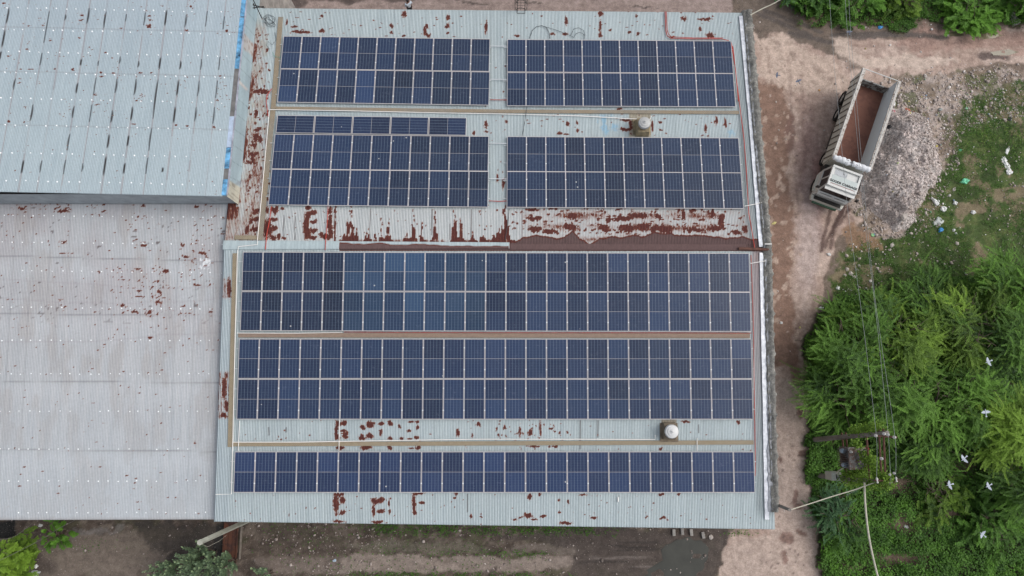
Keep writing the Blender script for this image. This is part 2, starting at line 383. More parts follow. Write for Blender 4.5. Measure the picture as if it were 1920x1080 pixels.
    # brown damp strip by the wall and reddish middle
    damp = reg([(1418, 150), (1470, 165), (1482, 240), (1476, 330), (1488, 420), (1478, 520), (1490, 600), (1502, 680), (1440, 690), (1430, 300)], 7, jit=.5)
    paint(col, damp * 0.95, (0.25, 0.155, 0.115)); wet = np.maximum(wet, damp * 0.3)
    paint(col, ell(1520, 320, 26, 110, -4, .5) * 0.6, (0.36, 0.24, 0.22))
    paint(col, ell(1535, 350, 13, 60, 0, .5) * 0.55, (0.28, 0.13, 0.12))
    paint(col, ell(1514, 450, 24, 110, 3, .5) * 0.75, (0.49, 0.40, 0.375))
    for (x0, y0, x1, y1) in ((1600, 350, 1548, 460), (1594, 360, 1560, 440), (1585, 370, 1556, 465), (1560, 385, 1540, 470), (1604, 372, 1575, 420), (1608, 345, 1590, 395)):
        dx, dy = x1 - x0, y1 - y0; t = np.clip(((px - x0) * dx + (py - y0) * dy) / (dx * dx + dy * dy), 0, 1)
        d = np.hypot(px - x0 - dx * t + (N2 - .5) * 8, py - y0 - dy * t); m = sm(5.5, 1.5, d) * 0.8 * (0.5 + N); paint(col, np.clip(m, 0, 1), (0.10, 0.062, 0.055))
    paint(col, reg([(1452, 715), (1500, 712), (1512, 800), (1520, 960), (1532, 1120), (1350, 1120), (1355, 1030), (1440, 1000), (1455, 900)], 5, jit=.5) * 0.85, (0.50, 0.40, 0.345))
    for (cx, cy, rx, ry, a) in ((1491, 930, 6, 13, 10), (1498, 948, 10, 8, 0), (1474, 1010, 13, 11, 20), (1467, 1045, 6, 13, -15), (1500, 1000, 12, 5, 20), (1497, 772, 6, 12, 0), (1462, 862, 5, 7, 0), (1505, 850, 10, 6, 0), (1490, 700, 10, 24, 0), (1480, 250, 10, 40, 0)):
        m = ell(cx, cy, rx, ry, a, .25, .35); paint(col, m * 0.85, (0.22, 0.13, 0.105)); wet = np.maximum(wet, m * .4)
    for i in range(34):
        cx, cy = random.uniform(1430, 1510), random.uniform(820, 1075); paint(col, ell(cx, cy, random.uniform(1.5, 3.5), random.uniform(1.5, 3), 0, .3, .2) * 0.7, (0.14, 0.10, 0.09))
    for i in range(60):
        cx, cy = random.uniform(1428, 1500), random.uniform(200, 640); paint(col, ell(cx, cy, random.uniform(1.5, 6), random.uniform(2, 8), 0, .2, .4) * 0.85, (0.50, 0.38, 0.31))
    for i in range(110):
        cx, cy = random.uniform(1420, 1560), random.uniform(70, 640); paint(col, ell(cx, cy, random.uniform(.9, 2.4), random.uniform(.9, 2.4), 0, .3, .1) * .7, random.choice(((0.60, 0.48, 0.40), (0.12, .08, .07), (0.60, .5, .44))))
    # dump of crushed stone and debris fields
    deb = reg([(1645, 165), (1700, 140), (1800, 135), (1930, 120), (1930, 200), (1880, 240), (1800, 250), (1790, 360), (1735, 440), (1640, 445), (1600, 400), (1592, 330), (1630, 260)], 9)
    paint(col, deb, (0.30, 0.235, 0.185)); paint(col, deb * sm(.42, .56, N2), (0.46, 0.38, 0.33)); paint(col, deb * sm(.5, .58, fbm(X * 1.8, Y * 1.8, 84)) * .6, (0.40, 0.345, 0.32)); paint(col, deb * sm(.52, .60, N) * .7, (0.17, 0.13, 0.09)); paint(col, deb * sm(.56, .62, fbm(X * .7, Y * .7, 88)) * .8, (0.10, 0.115, 0.05))
    # grassland to the east (soil below the grass tufts)
    gr = reg([(1800, 190), (1870, 170), (1890, 150), (2050, 130), (2050, 620), (1560, 620), (1575, 490), (1620, 450), (1700, 440), (1745, 360), (1770, 300)], 9)
    paint(col, gr, (0.075, 0.115, 0.035)); paint(col, gr * sm(.5, .60, N2) * .7, (0.13, 0.155, 0.055)); paint(col, gr * sm(.53, .60, fbm(X * 1.3, Y * 1.3, 86)) * .8, (0.055, 0.08, 0.028)); paint(col, gr * sm(.585, .64, N) * .85, (0.24, 0.19, 0.125)); paint(col, gr * sm(.58, .64, fbm(X * 2.2, Y * 2.2, 85)) * sm(260, 180, py) * .9, (0.33, 0.27, 0.21))
    paint(col, reg([(1590, 430), (1640, 425), (1645, 470), (1600, 490)], 8) * .8, (0.30, 0.19, 0.12))
    fl = reg([(1512, 630), (1560, 560), (2050, 480), (2050, 1200), (1538, 1200), (1530, 1000), (1512, 830)], 7)
    paint(col, fl, (0.05, 0.055, 0.028)); paint(col, fl * sm(.55, .7, N) * .8, (0.10, 0.07, 0.05))
    for (cx, cy, rx, ry, a) in ((1700, 980, 38, 20, 15), (1680, 1045, 55, 16, 8), (1800, 880, 45, 30, 0), (1690, 900, 50, 26, 10), (1600, 1060, 25, 16, 0), (1790, 960, 40, 18, 0), (1780, 985, 60, 14, 5)):
        paint(col, ell(cx, cy, rx, ry, a, .5) * .8, (0.20, 0.145, 0.11))
    vg = reg([(1468, -90), (2050, -90), (2050, 22), (1900, 40), (1800, 44), (1740, 50), (1690, 56), (1600, 44), (1530, 50), (1490, 34)], 8)
    paint(col, vg, (0.075, 0.07, 0.035)); paint(col, vg * sm(.48, .62, N), (0.15, 0.115, 0.08))
    # concrete yard to the north
    yard = reg([(300, -200), (1366, -200), (1374, 60), (300, 60)], 1.2, jit=0.06)
    paint(col, yard, (0.335, 0.265, 0.24)); paint(col, yard * sm(.5, .7, NS) * .5, (0.26, 0.20, 0.18))
    for (cx, cy, rx, ry, a) in ((515, 3, 18, 12, 0), (522, 14, 9, 7, 0), (560, 4, 17, 11, 0), (652, 0, 13, 7, 0), (630, -4, 60, 7, 0), (740, -6, 40, 8, 0), (860, -7, 40, 9, 0), (880, 6, 18, 2, 3), (900, 9, 14, 1.5, -3), (1205, 16, 30, 1.6, 1), (1000, 8, 14, 1.3, 2), (1100, -10, 60, 10, 0)):
        m = ell(cx, cy, rx, ry, a, .2, .25) * yard; paint(col, m * .88, (0.09, 0.068, 0.06)); wet = np.maximum(wet, m * .6)
    # yard to the south
    so = reg([(-200, 930), (1352, 930), (1360, 1010), (1335, 1200), (-200, 1200)], 5, jit=.5)
    paint(col, so, (0.12, 0.093, 0.075)); paint(col, so * sm(.46, .60, N2) * .75, (0.20, 0.165, 0.135)); paint(col, so * sm(.52, .60, N) * .6, (0.085, 0.085, 0.048)); paint(col, so * sm(.54, .60, fbm(X * 1.6, Y * 2.4, 87)) * .6, (0.065, 0.05, 0.042))
    paint(col, reg([(470, 1050), (690, 1040), (850, 1042), (1000, 1046), (1072, 1040), (1080, 1050), (1050, 1065), (960, 1074), (640, 1072), (500, 1078)], 4, jit=.4) * .85, (0.32, 0.265, 0.23))
    paint(col, reg([(960, 1022), (1060, 1016), (1090, 1028), (1070, 1040), (960, 1036)], 4, jit=.4) * .7, (0.22, 0.185, 0.16))
    paint(col, reg([(640, 1020), (760, 1014), (900, 1020), (930, 1034), (700, 1036)], 5, jit=.5) * .55, (0.19, 0.175, 0.135))
    m = reg([(900, 996), (1370, 992), (1362, 1010), (1345, 1090), (1150, 1090), (1060, 1074), (1075, 1030), (1010, 1014)], 6, jit=.6)
    paint(col, m * .8, (0.088, 0.070, 0.062)); wet = np.maximum(wet, m * .25)
    for yy, x0, x1 in ((1025, 1130, 1230), (1032, 1150, 1260), (1016, 1160, 1240), (1046, 1100, 1220), (1062, 1180, 1300), (1055, 1080, 1180)):
        m = sm(3.2, 1.0, np.abs(py - yy + (fbm(X * .5, Y * .1, yy) - .5) * 9)) * sm(x0 - 10, x0 + 20, px) * sm(x1 + 10, x1 - 20, px); paint(col, m * .7, (0.20, 0.17, 0.155) if yy in (1062, 1046) else (0.045, 0.038, 0.035))
    paint(col, ell(925, 1068, 9, 6, 0, .3) * .8, (0.12, 0.095, 0.085)); paint(col, ell(905, 1070, 12, 4, 0, .3) * .7, (0.12, 0.095, 0.085))
    paint(col, reg([(70, 1010), (130, 1000), (240, 1012), (330, 1000), (330, 1060), (220, 1090), (60, 1090), (40, 1040)], 8) * .85, (0.20, 0.165, 0.138))
    paint(col, reg([(130, 992), (230, 994), (225, 1004), (130, 1010)], 4) * .7, (0.20, 0.185, 0.175))
    m = reg([(240, 984), (420, 984), (430, 1100), (300, 1100), (330, 1040), (240, 1010)], 7); paint(col, m * .85, (0.055, 0.046, 0.04)); wet = np.maximum(wet, m * .4)
    paint(col, ell(300, 1003, 50, 11, -4, .3) * .75, (0.085, 0.07, 0.055))
    paint(col, reg([(-60, 975), (28, 975), (33, 1008), (-60, 1014)], 3, jit=.3) * .95, (0.016, 0.017, 0.018))
    paint(col, ell(80, 1060, 26, 20, 0, .5) * .7, (0.07, 0.055, 0.05))
    paint(col, reg([(405, 985), (425, 985), (415, 1100), (385, 1100)], 3, jit=.1), (0.035, 0.033, 0.032))
    paint(col, reg([(470, 985), (560, 985), (640, 1000), (640, 1080), (470, 1100)], 8) * .5, (0.10, 0.078, 0.065))
    return col, wet, deb, gr, fl, vg, so
def grid_xy(xs, ys):
    gx, gy = np.meshgrid(xs, ys); nx, ny = len(xs), len(ys)
    i = np.arange(nx * ny).reshape(ny, nx)
    q = np.stack([i[:-1, :-1], i[:-1, 1:], i[1:, 1:], i[1:, :-1]], -1).reshape(-1, 4)
    return gx.ravel(), gy.ravel(), q
GST = 0.10
xs = np.concatenate([[-1500, -500, -150, -60], np.arange(-38, 40, GST), [60, 150, 500, 1500]])
ys = np.concatenate([[-1500, -500, -150, -40], np.arange(-15, 31, GST), [60, 150, 500, 1500]])
X, Y, Q = grid_xy(xs, ys)
colr, wetv, DEB, GRA, FLO, VG, SOU = ground_paint(X, Y)
Zg = (fbm(X * 0.25, Y * 0.25, 31) - 0.5) * 0.25 + (fbm(X * 2, Y * 2, 32, 3) - 0.5) * 0.07 * (0.3 + DEB + GRA)
Zg = np.where((np.abs(X) > 50) | (Y < -20) | (Y > 40), -0.1, Zg)
PXG, PYG = proj(X, Y, 0.0)
# the great heap of crushed stone beside the truck is built separately
ground = np_mesh("ground", np.stack([X, Y, Zg], 1), Q, M['soil'], attrs={"soil": ('FLOAT_COLOR', colr), "wet": ('FLOAT', wetv)}, smooth=True)
tag(ground, kind="structure")
_gx0, _gy0 = -38.0, -15.0; _NX = len(xs)
def gsample(arr, x, y):
    i = np.clip(((x - _gx0) / GST).astype(int) + 4, 0, len(xs) - 1); j = np.clip(((y - _gy0) / GST).astype(int) + 4, 0, len(ys) - 1)
    return arr[j * _NX + i]
def gz(x, y): return float(gsample(Zg, np.array([x]), np.array([y]))[0])
def gpos(px, py): p = atz(px, py, 0.0); return Vector((p.x, p.y, gz(p.x, p.y)))

def puddle(name, pts, col, label):
    t = NT("water_" + name); no = t.noise(t.n("NewGeometry").outputs["Position"], 1.2, 3)
    r = t.ramp(no.outputs[0], [(0.3, tuple(c * .85 for c in col)), (0.7, tuple(c * 1.15 for c in col))]); t.l(r.outputs[0], t.b.inputs["Base Color"])
    t.set(Roughness=0.12); t.b.inputs["Specular IOR Level"].default_value = 0.4
    P = [atz(x, y, 0) for x, y in pts]; c = sum(P, Vector()) / len(P)
    out = []
    for i in range(len(P)):
        a, b = P[i], P[(i + 1) % len(P)]
        for k in range(6):
            p = a.lerp(b, k / 6); q = (p - c); w = 1 + (float(fbm(np.array([p.x * 1.5]), np.array([p.y * 1.5]), 5)[0]) - .5) * .45; out.append(c + q * w)
    zz = max(gz(p.x, p.y) for p in out); zz = sum(gz(p.x, p.y) for p in out) / len(out) + 0.012
    mb = MB(); mb.face([(p.x, p.y, zz) for p in out][::-1]); 
    o = mb.build("puddle", t.m); 
    tag(o, kind="structure"); return o
puddle("yard", [(1262, 1014), (1290, 1006), (1320, 1012), (1330, 1030), (1322, 1062), (1300, 1084), (1240, 1086), (1200, 1076), (1245, 1050), (1240, 1030)], (0.062, 0.062, 0.052), "")
puddle("track_wide", [(1828, 66), (1850, 58), (1885, 56), (1890, 64), (1860, 72), (1836, 74)], (0.24, 0.20, 0.12), "")
puddle("track_low", [(1855, 98), (1890, 92), (1912, 98), (1890, 104), (1862, 104)], (0.23, 0.20, 0.14), "")
puddle("track_left", [(1770, 62), (1800, 58), (1826, 62), (1800, 68), (1776, 68)], (0.15, 0.13, 0.08), "")
# ------------------------------------------------------------------ roofs: paint and rust surveyed sheet by sheet
def roof_grid(name, zf, corners, step, paintfn, mat, parent, thick=0.05, plane=None):
    """corners: world (x,y) TL,TR,BR,BL"""
    TL, TR, BR, BL = [np.array(c[:2], float) for c in corners]
    nu = max(2, int(np.linalg.norm(TR - TL) / step)); nv = max(2, int(np.linalg.norm(BL - TL) / step))
    U, V, q = grid_xy(np.linspace(0, 1, nu), np.linspace(0, 1, nv))
    P = ((1 - U) * (1 - V))[:, None] * TL + (U * (1 - V))[:, None] * TR + (U * V)[:, None] * BR + ((1 - U) * V)[:, None] * BL
    Xr, Yr = P[:, 0], P[:, 1]; Zr = zf(Yr)
    px, py = proj(Xr, Yr, Zr); col, rust = paintfn(px, py, Xr, Yr)
    n = len(Xr); q = q[:, ::-1]
    # rim: turn the sheet edge down so that it has a thickness
    idx = np.arange(n).reshape(nv, nu)
    loop = np.concatenate([idx[0, :-1], idx[:-1, -1], idx[-1, :0:-1], idx[:0:-1, 0]])
    m = len(loop); Vb = np.stack([Xr[loop], Yr[loop], Zr[loop] - thick], 1)
    lo = n + np.arange(m); q2 = np.stack([loop, np.roll(loop, -1), np.roll(lo, -1), lo], 1)
    Vt = np.concatenate([np.stack([Xr, Yr, Zr], 1), Vb]); col = np.concatenate([col, col[loop]]); rust = np.concatenate([rust, rust[loop]])
    return np_mesh(name, Vt, np.concatenate([q, q2]), mat, parent, {"paint": ('FLOAT_COLOR', col), "rust": ('FLOAT', rust)})
def rell(r, px, py, cx, cy, rx, ry, amt=0.95, soft=0.75):
    rib = np.floor(px / 2.9); py = py + (_hash(rib, rib * 0, 98) - .5) * min(ry, 5) * .9; d = np.hypot((px - cx) / rx, (py - cy) / ry); d = d + (vn(px * .45, py * .7, 99) - .5) * .7; return np.maximum(r, sm(1 + soft, 1 - soft, d) * min(amt, .94))
def rline(px, py, x0, y0, x1, y1):
    dx, dy = x1 - x0, y1 - y0; t = np.clip(((px - x0) * dx + (py - y0) * dy) / (dx * dx + dy * dy), 0, 1)
    return np.hypot(px - x0 - dx * t, py - y0 - dy * t), t
def specks(r, px, py, x0, x1, y0, y1, n, seed, rx=(1.0, 3.5), ry=(0.7, 1.6), amt=0.85):
    rn = random.Random(seed)
    for _ in range(n):
        cx, cy = rn.uniform(x0, x1), rn.uniform(y0, y1); a, b = rn.uniform(*rx), rn.uniform(*ry)
        k = (np.abs(px - cx) < a * 2) & (np.abs(py - cy) < b * 2)
        if k.any(): r[k] = rell(r[k], px[k], py[k], cx, cy, a, b, amt)
    return r
def sheets(X, base, seed, w=1.0, amp=0.05):
    k = np.floor(X / w + 0.3); h = _hash(k, k * 0, seed) - 0.5
    edge = np.abs(X / w + 0.3 - np.round(X / w + 0.3)) * w
    c = np.tile(np.array([base]), (len(X), 1)) * (1 + amp * 2 * h)[:, None]
    c *= (1 - 0.16 * sm(0.05, 0.0, edge))[:, None]
    return c
BLUEGREY = (0.475, 0.55, 0.565)
def paint_north(px, py, X, Y):
    c = sheets(X, BLUEGREY, 3, 1.0, 0.03); r = 0.06 + 0.15 * fbm(X * 1.1, Y * .8, 41)
    wv = (fbm(X * 1.5, Y * 1.5, 77) - .5) * 5; qx, qy = px + wv, py + (fbm(X * 1.6 + 40, Y * 1.6, 78) - .5) * 4
    # paler, whiter weathering on the lower half of the slope and in the band under the arrays
    wh = sm(385, 395, py) * sm(1425, 1380, px) + sm(120, 480, py) * sm(506, 498, px); paint(c, np.clip(wh, 0, 1) * .8, (0.56, 0.575, 0.57))
    c[:, :] *= (1 - 0.30 * sm(1378, 1392, px) * sm(22, 30, py))[:, None]       # darker sheet beside the parapet
    paint(c, rell(px * 0, qx, qy, 1137, 233, 18, 17, 1, .3) * sm(.45, .55, fbm(X * 4, Y * 2, 90)), (0.32, 0.52, 0.66))
    paint(c, rell(px * 0, qx, qy, 1365, 248, 14, 6, 1, .3) * sm(.45, .55, fbm(X * 4, Y * 2, 91)), (0.36, 0.53, 0.63))
    paint(c, sm(22, 19, np.abs(px - 1200)) * sm(2, 0, np.abs(py - 232) - 24), (0.40, 0.36, 0.28))          # tan translucent sheet round the ventilator
    paint(c, rell(px * 0, qx, qy, 595, 212, 40, 3, 1, .3) * .5, (0.30, 0.44, 0.52))
    # left strip at the foot of the raised shed's wall
    st = sm(504, 499, px) * sm(20, 60, py)
    r = np.maximum(r, st * (0.10 + 0.42 * fbm(X * 1.6, Y * 1.3, 51) + .22 * vn(X * 11.4, Y * 1.2, 57)))
    paint(c, st * sm(.40, .60, fbm(X * 3, Y * 2, 52)) * .55, (0.42, 0.38, 0.31))
    foot = 490 - (py / 375.0) * 43
    r = np.maximum(r, sm(9 + 5 * (fbm(X, Y * 1.5, 55) - .4), 1, px - foot) * sm(.35, .60, fbm(X * .3, Y * .9, 56)) * (.55 + .40 * vn(X * 9, Y * 2, 58)) * sm(30, 45, py))
    for e in ((488, 171, 18, 4), (480, 212, 4, 10), (483, 243, 8, 5), (480, 256, 6, 10), (488, 262, 5, 8), (476, 272, 6, 6), (476, 288, 11, 5), (470, 304, 13, 3.5), (474, 296, 5, 6), (495, 175, 10, 2), (470, 331, 4, 5),
              (480, 395, 8, 6), (472, 413, 5, 5), (481, 410, 6, 5), (463, 431, 5, 8), (477, 429, 8, 5), (499, 430, 6, 20), (500, 394, 4, 8), (515, 393, 9, 9), (514, 411, 8, 4), (513, 427, 8, 6), (512, 446, 7, 5), (523, 444, 4, 6), (532, 446, 6, 3),
              (574, 424, 6, 29), (587, 398, 9, 5), (588, 416, 8, 4), (588, 433, 8, 5), (586, 446, 10, 4), (577, 390, 6, 4), (613, 443, 13, 6), (619, 420, 5, 24), (603, 441, 6, 5), (530, 392, 4, 3),
              (797, 58, 3, 9), (801, 50, 4, 4), (803, 65, 6, 4), (733, 47, 4, 5), (733, 62, 3, 3), (840, 49, 5, 5), (839, 62, 3, 3), (840, 33, 4, 5), (757, 27, 5, 6), (758, 67, 4, 2), (603, 31, 3, 3), (552, 52, 7, 2), (563, 61, 22, 3), (603, 58, 6, 4), (538, 44, 2, 6),
              (911, 50, 3, 14), (1126, 50, 3, 12), (1126, 67, 4, 5), (1127, 27, 5, 6), (1180, 61, 4, 3), (1196, 65, 3, 3), (1145, 56, 3, 3), (1060, 63, 6, 3), (1036, 63, 5, 3), (970, 67, 6, 2), (1282, 34, 6, 4), (1322, 35, 14, 2.5), (1330, 66, 9, 5), (1313, 53, 3, 5), (1262, 69, 6, 2), (1193, 30, 3, 4), (1062, 38, 3, 10),
              (1182, 234, 3, 13), (1174, 225, 11, 3), (1172, 243, 11, 4), (1223, 236, 2.5, 12), (1066, 232, 4, 5), (1082, 231, 3, 4), (1082, 246, 3, 4), (1050, 250, 6, 3), (1062, 252, 5, 2), (1342, 228, 4, 8), (1360, 230, 2.5, 9), (1324, 240, 2.5, 9), (949, 228, 3, 3), (911, 232, 4, 6), (889, 249, 3, 5), (913, 247, 5, 2), (1162, 204, 8, 2), (1238, 229, 3, 2), (1238, 243, 3, 2),
              (933, 335, 3, 9), (944, 345, 3, 12), (944, 396, 3, 6), (948, 210, 3, 2)):
        r = rell(r, qx, qy, *e)
    # streaks climbing from the ridge cap
    for e in ((577, 405, 6, 10), (586, 398, 9, 4.5), (577, 436, 8, 12), (613, 444, 14, 5), (503, 428, 8, 20), (515, 392, 9, 7), (620, 395, 5, 8), (620, 435, 6, 12)): r = rell(r, qx, qy, *e)
    for (sx, h, w) in ((660, 62, 6), (652, 34, 6), (668, 30, 4), (646, 18, 5), (691, 30, 3), (686, 22, 2), (715, 44, 4), (727, 34, 6), (704, 14, 2), (776, 52, 6), (790, 34, 4), (762, 20, 5), (815, 50, 5), (852, 52, 6), (864, 44, 4), (886, 24, 3), (947, 62, 9), (935, 30, 6), (904, 10, 6), (926, 10, 5), (628, 60, 2)):
        rib = np.floor(px / 2.9); hr_ = _hash(rib, rib * 0 + h, 60); dxx = np.abs(rib * 2.9 + 1.45 - sx) / (w * 1.25); hh_ = h * np.clip(1.12 - dxx, 0, 1) ** 1.7 * (.45 + .75 * hr_) + 4 * (dxx < 1.6) * hr_; m = sm(-1.5, 2.5, py - (452 - hh_)) * (dxx < 1.7) * (hh_ > 1.5) * (0.42 + 0.55 * sm(.30, .62, vn(X * 3 + sx, Y * 3.0, 60) + (py - (452 - h)) / h * .30)); r = np.maximum(r, m * .93)
        for kk in range(int(h / 16)): r = rell(r, px, py, sx + (_hash(np.array([kk]), np.array([sx]), 3)[0] - .5) * 4, 452 - h * .8 - kk * 9 + 3, 1.8, 3.5, .85)
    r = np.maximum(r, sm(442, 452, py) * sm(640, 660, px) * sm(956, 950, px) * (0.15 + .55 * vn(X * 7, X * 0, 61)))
    for (sx, y0, y1) in ((553, 405, 450), (532, 402, 446), (694, 390, 448), (628, 388, 449), (810, 392, 440), (843, 420, 450), (884, 392, 445)):
        m = sm(1.3, .4, np.abs(px - sx - (py - 420) * -.02)) * (py > y0) * (py < y1); paint(c, m * .8, (0.09, 0.07, 0.065))
    # the long rusted band next to the ridge and its scallops
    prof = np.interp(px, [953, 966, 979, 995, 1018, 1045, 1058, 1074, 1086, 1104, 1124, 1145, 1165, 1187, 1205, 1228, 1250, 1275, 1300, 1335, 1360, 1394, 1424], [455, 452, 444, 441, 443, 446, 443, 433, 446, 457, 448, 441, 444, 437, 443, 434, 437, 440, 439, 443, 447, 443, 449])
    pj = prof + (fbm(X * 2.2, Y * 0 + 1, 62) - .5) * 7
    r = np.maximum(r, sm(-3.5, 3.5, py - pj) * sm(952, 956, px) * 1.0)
    sc = (fbm(X * 1.25 + .3 * np.sin(Y * 3), Y * 2.3, 64, 3)); row = 0.5 + 0.5 * np.cos((py - 404) / 22.5 * 2 * math.pi)
    dens = sm(955, 990, px) * sm(1422, 1395, px) * sm(384, 394, py)
    r = np.maximum(r, dens * (0.10 + 0.42 * sc + 0.24 * row * sm(.35, .55, fbm(X * .8, Y * .6, 65))))
    for e in ((1004, 409, 12, 4), (1004, 430, 14, 6), (1073, 404, 8, 6), (1068, 425, 14, 6), (1031, 434, 16, 4), (1000, 393, 12, 2.5), (1133, 428, 12, 7), (1141, 412, 5, 5), (1167, 410, 20, 5), (1187, 404, 8, 5), (1175, 428, 16, 8), (1203, 404, 12, 5), (1207, 427, 14, 8), (1234, 407, 6, 6),
              (1234, 428, 18, 7), (1222, 446, 10, 8), (1252, 431, 10, 8), (1281, 404, 3, 14), (1302, 431, 20, 5), (1335, 401, 4, 10), (1344, 428, 18, 6), (1352, 413, 6, 12), (1379, 434, 10, 5), (1397, 431, 6, 8), (1032, 392, 6, 2), (1160, 393, 10, 2), (1231, 392, 4, 3), (1299, 394, 8, 3)):
        r = rell(r, qx, qy, *e, 0.97, .3)
    for (sx, y0, y1) in ((978, 392, 446), (1122, 392, 440), (1192, 402, 442)): 
        m = sm(1.4, .4, np.abs(px - sx)) * (py > y0) * (py < y1); paint(c, m * .7, (0.12, 0.05, 0.045))
    r = specks(r, px, py, 530, 1380, 22, 70, 90, 1); r = specks(r, px, py, 880, 950, 75, 385, 20, 2, (.8, 2), (.8, 2.5)); r = specks(r, px, py, 900, 1385, 214, 255, 45, 3)
    r = specks(r, px, py, 535, 950, 390, 450, 60, 4, (.7, 2), (.8, 2.5)); r = specks(r, px, py, 955, 1400, 390, 440, 230, 5, (1, 4.5), (.8, 2.6)); r = specks(r, px, py, 462, 505, 30, 440, 150, 6, (.8, 3), (.8, 3.5))
    # rusty flashing on the western verge
    vr = sm(15, 11, px - 430 - (449 - py) * .16) * (py > 388) * (py < 450); r = np.maximum(r, vr * (.05 + .62 * vn(X * 5, Y * .6, 68))); paint(c, vr * .6, (0.42, 0.38, 0.35))
    # rust-stained purple haze low on the band
    paint(c, dens * .25, (0.50, 0.47, 0.46))
    return c, np.clip(r, 0, 1)
def paint_south(px, py, X, Y):
    c = sheets(X, BLUEGREY, 5, 1.0, 0.03); r = 0.05 + 0.12 * fbm(X * 1.1, Y * .8, 141)
    wv = (fbm(X * 1.5, Y * 1.5, 177) - .5) * 4; qx, qy = px + wv, py + (fbm(X * 1.6 + 40, Y * 1.6, 178) - .5) * 3
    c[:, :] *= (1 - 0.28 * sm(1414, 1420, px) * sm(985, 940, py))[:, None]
    pk = sm(1405, 1415, px) * sm(900, 470, py); paint(c, pk * .75, (0.36, 0.27, 0.27)); r = np.maximum(r, pk * sm(560, 480, py) * (.1 + .5 * fbm(X * 2, Y * .8, 144)))
    paint(c, sm(432, 428, px) * .25, (0.35, 0.42, 0.48))
    paint(c, sm(16, 13, np.abs(px - 1254)) * sm(2, 0, np.abs(py - 806) - 19), (0.33, 0.29, 0.225))
    for e in ((631, 808, 3.5, 20), (636, 795, 5, 5), (646, 793, 6, 5), (645, 808, 6, 3), (648, 816, 6, 8), (634, 822, 6, 5), (638, 840, 9, 4), (680, 800, 5, 6), (694, 796, 8, 6), (699, 792, 5, 3), (678, 820, 7, 6), (693, 817, 8, 6), (686, 839, 13, 5), (714, 794, 6, 4), (714, 811, 3, 8), (731, 794, 5, 6), (731, 822, 5, 4), (731, 839, 5, 4), (748, 800, 3, 4), (770, 791, 7, 2), (783, 791, 4, 3),
              (767, 808, 6, 3), (783, 802, 3.5, 5), (768, 823, 7, 2), (782, 821, 5, 4), (770, 840, 6, 2), (783, 839, 6, 4), (753, 822, 4, 4), (858, 812, 4, 8), (885, 815, 2, 4), (897, 797, 5, 4), (947, 802, 4, 4), (975, 808, 2, 14), (994, 812, 5, 7), (1013, 803, 2, 16), (1033, 804, 6, 2), (1040, 809, 4, 2), (1001, 837, 12, 2.5), (1040, 838, 5, 2), (1287, 791, 10, 2), (1238, 841, 4, 3), (1385, 791, 4, 4),
              (630, 945, 6, 22), (643, 938, 6, 7), (641, 961, 7, 5), (636, 928, 10, 4), (635, 978, 12, 3), (702, 938, 7, 7), (700, 955, 4, 12), (713, 938, 8, 6), (714, 958, 8, 4), (707, 978, 13, 3), (729, 944, 2, 8), (729, 960, 2, 6), (776, 945, 4, 20), (786, 926, 12, 3), (792, 943, 6, 3), (777, 961, 4, 4), (855, 926, 4, 4), (852, 934, 4, 2), (883, 969, 3, 5), (902, 969, 3, 2),
              (993, 932, 5, 6), (1012, 927, 3, 4), (991, 967, 9, 5), (976, 970, 6, 2), (965, 975, 6, 2), (1002, 973, 8, 2), (1019, 968, 6, 3), (1050, 961, 4, 2), (1060, 981, 12, 3), (1114, 971, 7, 3), (1066, 940, 2.5, 5), (1048, 937, 3, 3), (1240, 927, 6, 3), (1272, 928, 3, 3), (1243, 971, 6, 3), (1252, 974, 3, 2), (1213, 969, 3, 3), (1094, 927, 8, 2), (430, 540, 4, 22), (420, 730, 5, 22), (425, 760, 4, 12), (420, 780, 6, 5), (425, 704, 3, 5)):
        r = rell(r, qx, qy, *e)
    lf = sm(436, 432, px) * (sm(515, 525, py) * sm(566, 556, py) + sm(688, 700, py) * sm(792, 782, py)); r = np.maximum(r, lf * (.2 + .45 * vn(X * 12, Y * .8, 150)))
    for (sx, y0, y1) in ((1088, 788, 842), (1121, 788, 821), (1310, 796, 812), (504, 800, 816), (537, 800, 810), (876, 926, 960)):
        m = sm(1.6, .5, np.abs(px - sx)) * (py > y0) * (py < y1); paint(c, m * .85, (0.07, 0.055, 0.05))
    r = specks(r, px, py, 450, 1410, 788, 845, 70, 11, (.8, 2.2), (.8, 2)); r = specks(r, px, py, 430, 1420, 926, 985, 90, 12, (.8, 2.2), (.7, 2)); r = specks(r, px, py, 930, 1070, 788, 845, 60, 13, (.8, 2.5), (.8, 3))
    for yy in (930, 960, 976):
        for sx in range(1075, 1420, 17): r = rell(r, px, py, sx, yy + (sx - 1075) * .012, 1.2, 1.0, .62)
    r = np.maximum(r, sm(472, 470, py) * (px > 636) * .99)  # dark strip below the ridge cap: rust and shadow, both painted as rust
    return c, np.clip(r, 0, 1)
